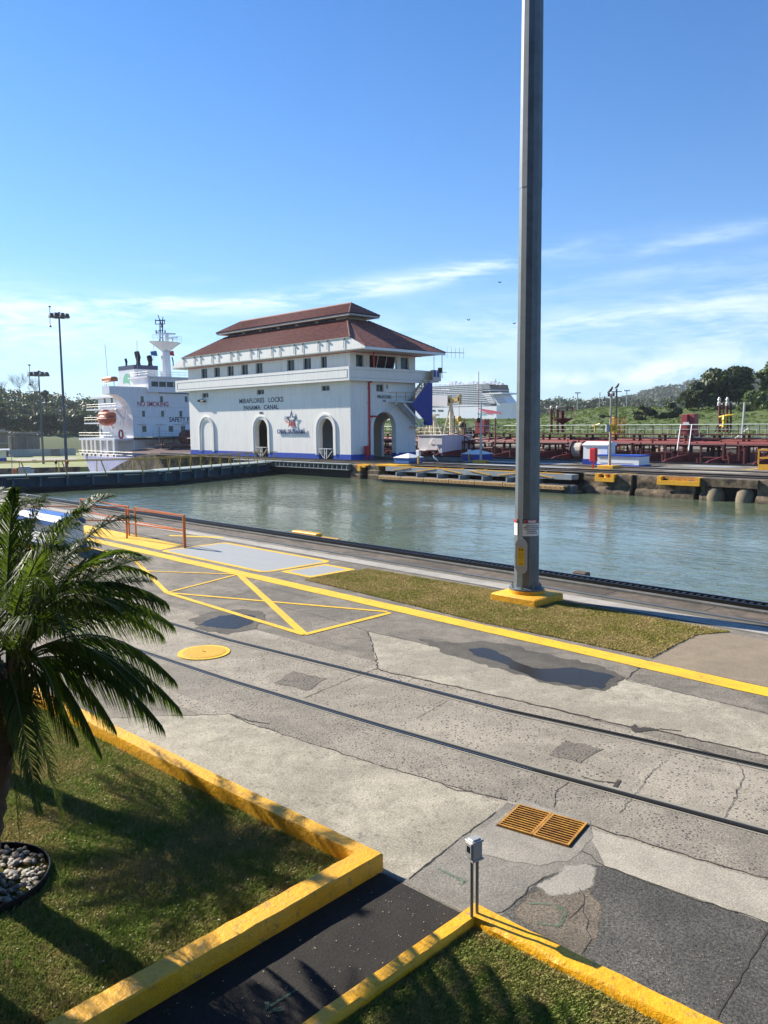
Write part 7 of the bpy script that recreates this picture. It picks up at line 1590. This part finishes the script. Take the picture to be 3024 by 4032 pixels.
# ================================================ THINGS ON AND BEHIND THE BERM
for i,(px,pt,pb) in enumerate(((2274,1547,1616),(2206,1562,1616),(2362,1545,1612),(2468,1538,1608),(2686,1524,1598))):
    D=300; t=far(px,pt,D); b=far(px,pb,D); lb=['first slender light pole right of the big mast','short wooden pole closest to the big mast, on the berm skyline','plain slender pole midway between big mast and cream post','slender light pole right of the cream post','slender light pole standing on the distant hill slope'][i]
    g=empty('distant_pole',b,lb,'light pole','slender poles beyond the berm'); m=MB(); m.tube([b,t],.17,5); m.build('shaft',M('pale pole',(.34,.36,.37),.6),g)
    if i in (0,3,4): m=MB(); w=Vector((AR.x,AR.y,0)).normalized(); T3=Vector(t); m.bar(T3-w*1.1,T3+w*1.1,.5,.4); m.build('lamp_head',lab_w,g)
    if i==2: m=MB(); w=Vector((AR.x,AR.y,0)).normalized(); T3=Vector(t); m.bar(T3-w*.1+Vector((0,0,-3)),T3+w*5+Vector((0,0,-3.3)),.15); m.build('arm',MATS['pale pole'],g)
b=Vector(far(2427,1636,140)); b.z=1.; t=far(2428,1530,140); g=empty('utility_pole',tuple(b),'dark pole with a small bird on its top, left of the orange cage','pole'); m=MB(); m.tube([tuple(b),t],.16,6); m.bar(Vector(t)+Vector((-.6,-.6,-.5)),Vector(t)+Vector((.6,.6,-.5)),.12); m.build('shaft',M('dark wood pole',(.07,.06,.055),.8),g)
def bird(p,s,label,name='bird'):
    p=Vector(p); m=MB(); m.tube([p+Vector((-.18,0,.02))*s,p+Vector((0,0,.12))*s,p+Vector((.12,0,.26))*s,p+Vector((.16,0,.36))*s,p+Vector((.24,0,.35))*s],[.02*s,.09*s,.075*s,.05*s,.008*s],6); m.build(name,M('black feathers',(.02,.02,.025),.7),smooth=True,label=label,cat='bird',group='perched and flying birds')
bird(t,2.2,'black bird perched on the dark pole left of the orange cage'); p=aY(2402,1546,G(2400,1843)[1]); bird((p[0],p[1],p[2]),1.3,'black bird perched on the cream post with the number plate')
for i,(px,py,lb) in enumerate(((1968,1113,'highest small dark bird flying left of the big mast'),(1845,1261,'small dark bird flying below the cloud streak, left of the other two'),(2025,1275,'small dark bird flying close against the big mast'))):
    p=Vector(far(px,py,120)); m=MB(); w=r_.copy() if False else Vector((AR.x,AR.y,0)).normalized()
    m.tube([p-w*.15,p,p+w*.17],[.015,.05,.015],5); m.add([tuple(p-w*.1),tuple(p+w*.1),tuple(p+w*.05+Vector((.12,.18,.2))),tuple(p-w*.1+Vector((.12,.18,.18)))],[(0,1,2,3)]); m.add([tuple(p-w*.1),tuple(p+w*.1),tuple(p+w*.05+Vector((-.12,-.18,.15))),tuple(p-w*.1+Vector((-.12,-.18,.12)))],[(3,2,1,0)]); m.build('flying_bird',MATS['black feathers'],label=lb,cat='bird',group='perched and flying birds')
p0=Vector(far(2418,1705,110)); g=empty('orange_cage',(p0.x,p0.y,.3),'orange steel cage tower behind the catwalk, beside the dark pole','steel cage'); m=MB(); w=Vector((AR.x,AR.y,0)).normalized(); fq=Vector((AF.x,AF.y,0)).normalized(); zT=far(2436,1644,110)[2]
for a,b in ((0,0),(1.35,0),(0,1.2),(1.35,1.2)): q=p0+w*a+fq*b; m.bar((q.x,q.y,.3),(q.x,q.y,zT),.12)
for z in (zT,zT-.9,zT-1.9): 
    q0=[p0+w*a+fq*b for a,b in ((0,0),(1.35,0),(1.35,1.2),(0,1.2))]
    for k in range(4): m.bar((q0[k].x,q0[k].y,z),(q0[(k+1)%4].x,q0[(k+1)%4].y,z),.1)
m.build('frame',M('cage orange',(.60,.24,.03),.6),g); m=MB(); q=p0+w*.2+fq*.6; m.bar((q.x,q.y,.5),(q.x,q.y,zT-.1),.5,.5); m.bar(p0+w*.25+fq*.1+Vector((0,0,-2)),p0+w*.7+fq*.1+Vector((0,0,zT-p0.z-.3)),.3); m.build('panel',yel_worn,g)
# chain link fence right, behind the catwalk
g=empty('chain_link_fence',(-40,118,.2),'grey chain link fence along the far side of the tanker at the right','fence'); m=MB()
q0=Vector(far(2480,1700,128)); q1=Vector(far(3150,1688,128)); zt_=far(2800,1684,128)[2]
for k in range(22): q=q0.lerp(q1,k/21); m.tube([(q.x,q.y,.2),(q.x,q.y,zt_)],.07,4)
for z in (zt_,(zt_+.2)/2,): m.tube([(q0.x,q0.y,z),(q1.x,q1.y,z)],.05,4)
m.tube([(q1.x-6,q1.y-2.5,zt_),(q1.x-9,q1.y-3,.4)],.09,4); m.build('fence_frame',M('zinc fence',(.40,.42,.42),.5),g)
q=Vector(far(2920,1700,116)); t=far(2932,1584,116); m=MB(); m.tube([(q.x,q.y,.2),t],.17,6); m.build('white_post',M('cream paint post',(.55,.55,.47),.6),label='plain cream post right of the twin lamp frame',cat='post')
# tall palm at the right edge
b=tb(3008,0,196); tp=far(3000,1570,196); rp=palm(b,(tp[0],tp[1],tp[2]+.2),'tall palm with a pale trunk at the right edge in front of the dark trees',26,31,R0=6.2,group=None,nl=26,ll=1.5); 
for ch in rp.children:
    if ch.name.startswith('trunk'): ch.scale=(1,1,1)
m=MB(); m.tube([b,(tp[0],tp[1],tp[2]-.5)],[.75,.55],10); m.build('trunk',M('pale palm trunk',(.24,.20,.15),.9,var=.4,scale=2),rp,smooth=True)
# ================================================ SMOKE AND HAZE
def volbox(name,x0,x1,y0,y1,z0,z1,dens,col,label=None,cat=None,noisy=False):
    m=bpy.data.materials.new(name); m.use_nodes=True; m.node_tree.nodes.clear(); n=NT(m.node_tree)
    d=dens
    if noisy:
        tc=n('ShaderNodeTexCoord',out=3); nz=n.noise(tc,.35,4,.6,1.); d=n.math('MULTIPLY',n.ramp(nz,[(.45,0.),(.7,1.)]),dens)
    v=n('ShaderNodeVolumePrincipled',{'Color':col+(1,),'Density':d,'Anisotropy':.2}); o=n.nt.nodes.new('ShaderNodeOutputMaterial'); n.nt.links.new(v,o.inputs['Volume'])
    b=MB(); b.box(x0,x1,y0,y1,z0,z1); return b
def smoke(c,s,dens):
    m=bpy.data.materials.new('thin smoke'); m.use_nodes=True; m.node_tree.nodes.clear(); n=NT(m.node_tree); tc=n('ShaderNodeTexCoord',out=3)
    nz=n.noise(tc,.30,4,.6,1.2); d=n.math('MULTIPLY',n.ramp(nz,[(.42,0.),(.66,1.)]),dens)
    r=n('ShaderNodeVectorMath',{0:n('ShaderNodeMapping',{'Vector':tc,'Scale':(1/s[0],1/s[1],1/s[2]),'Location':(0,0,-1.)}),},operation='LENGTH',out=1)
    d=n.math('MULTIPLY',d,n.math('SUBTRACT',1.,r,clamp=True)); v=n('ShaderNodeVolumePrincipled',{'Color':(.16,.13,.10,1),'Density':d})
    o=n.nt.nodes.new('ShaderNodeOutputMaterial'); n.nt.links.new(v,o.inputs['Volume']); b=MB(); b.ell(c,s[0],s[1],s[2],16,10); o=b.build('smoke',m,kind='stuff',smooth=True); return o
q=far(478,1402,184); smoke(q,(9.,9.,4.),.8)
def haze(dens):
    m=bpy.data.materials.new('air'); m.use_nodes=True; m.node_tree.nodes.clear(); n=NT(m.node_tree)
    v=n('ShaderNodeVolumePrincipled',{'Color':(.86,.92,1.,1),'Density':dens,'Anisotropy':.1}); o=n.nt.nodes.new('ShaderNodeOutputMaterial'); n.nt.links.new(v,o.inputs['Volume'])
    MB().box(-2500,900,-700,2400,-12,160).build('haze',m,kind='stuff')
HAZE=.00012
if HAZE: haze(HAZE)
# ---- final settings
S.render.engine='CYCLES'; S.cycles.max_bounces=6; S.cycles.transparent_max_bounces=8; S.cycles.diffuse_bounces=3; S.cycles.glossy_bounces=3
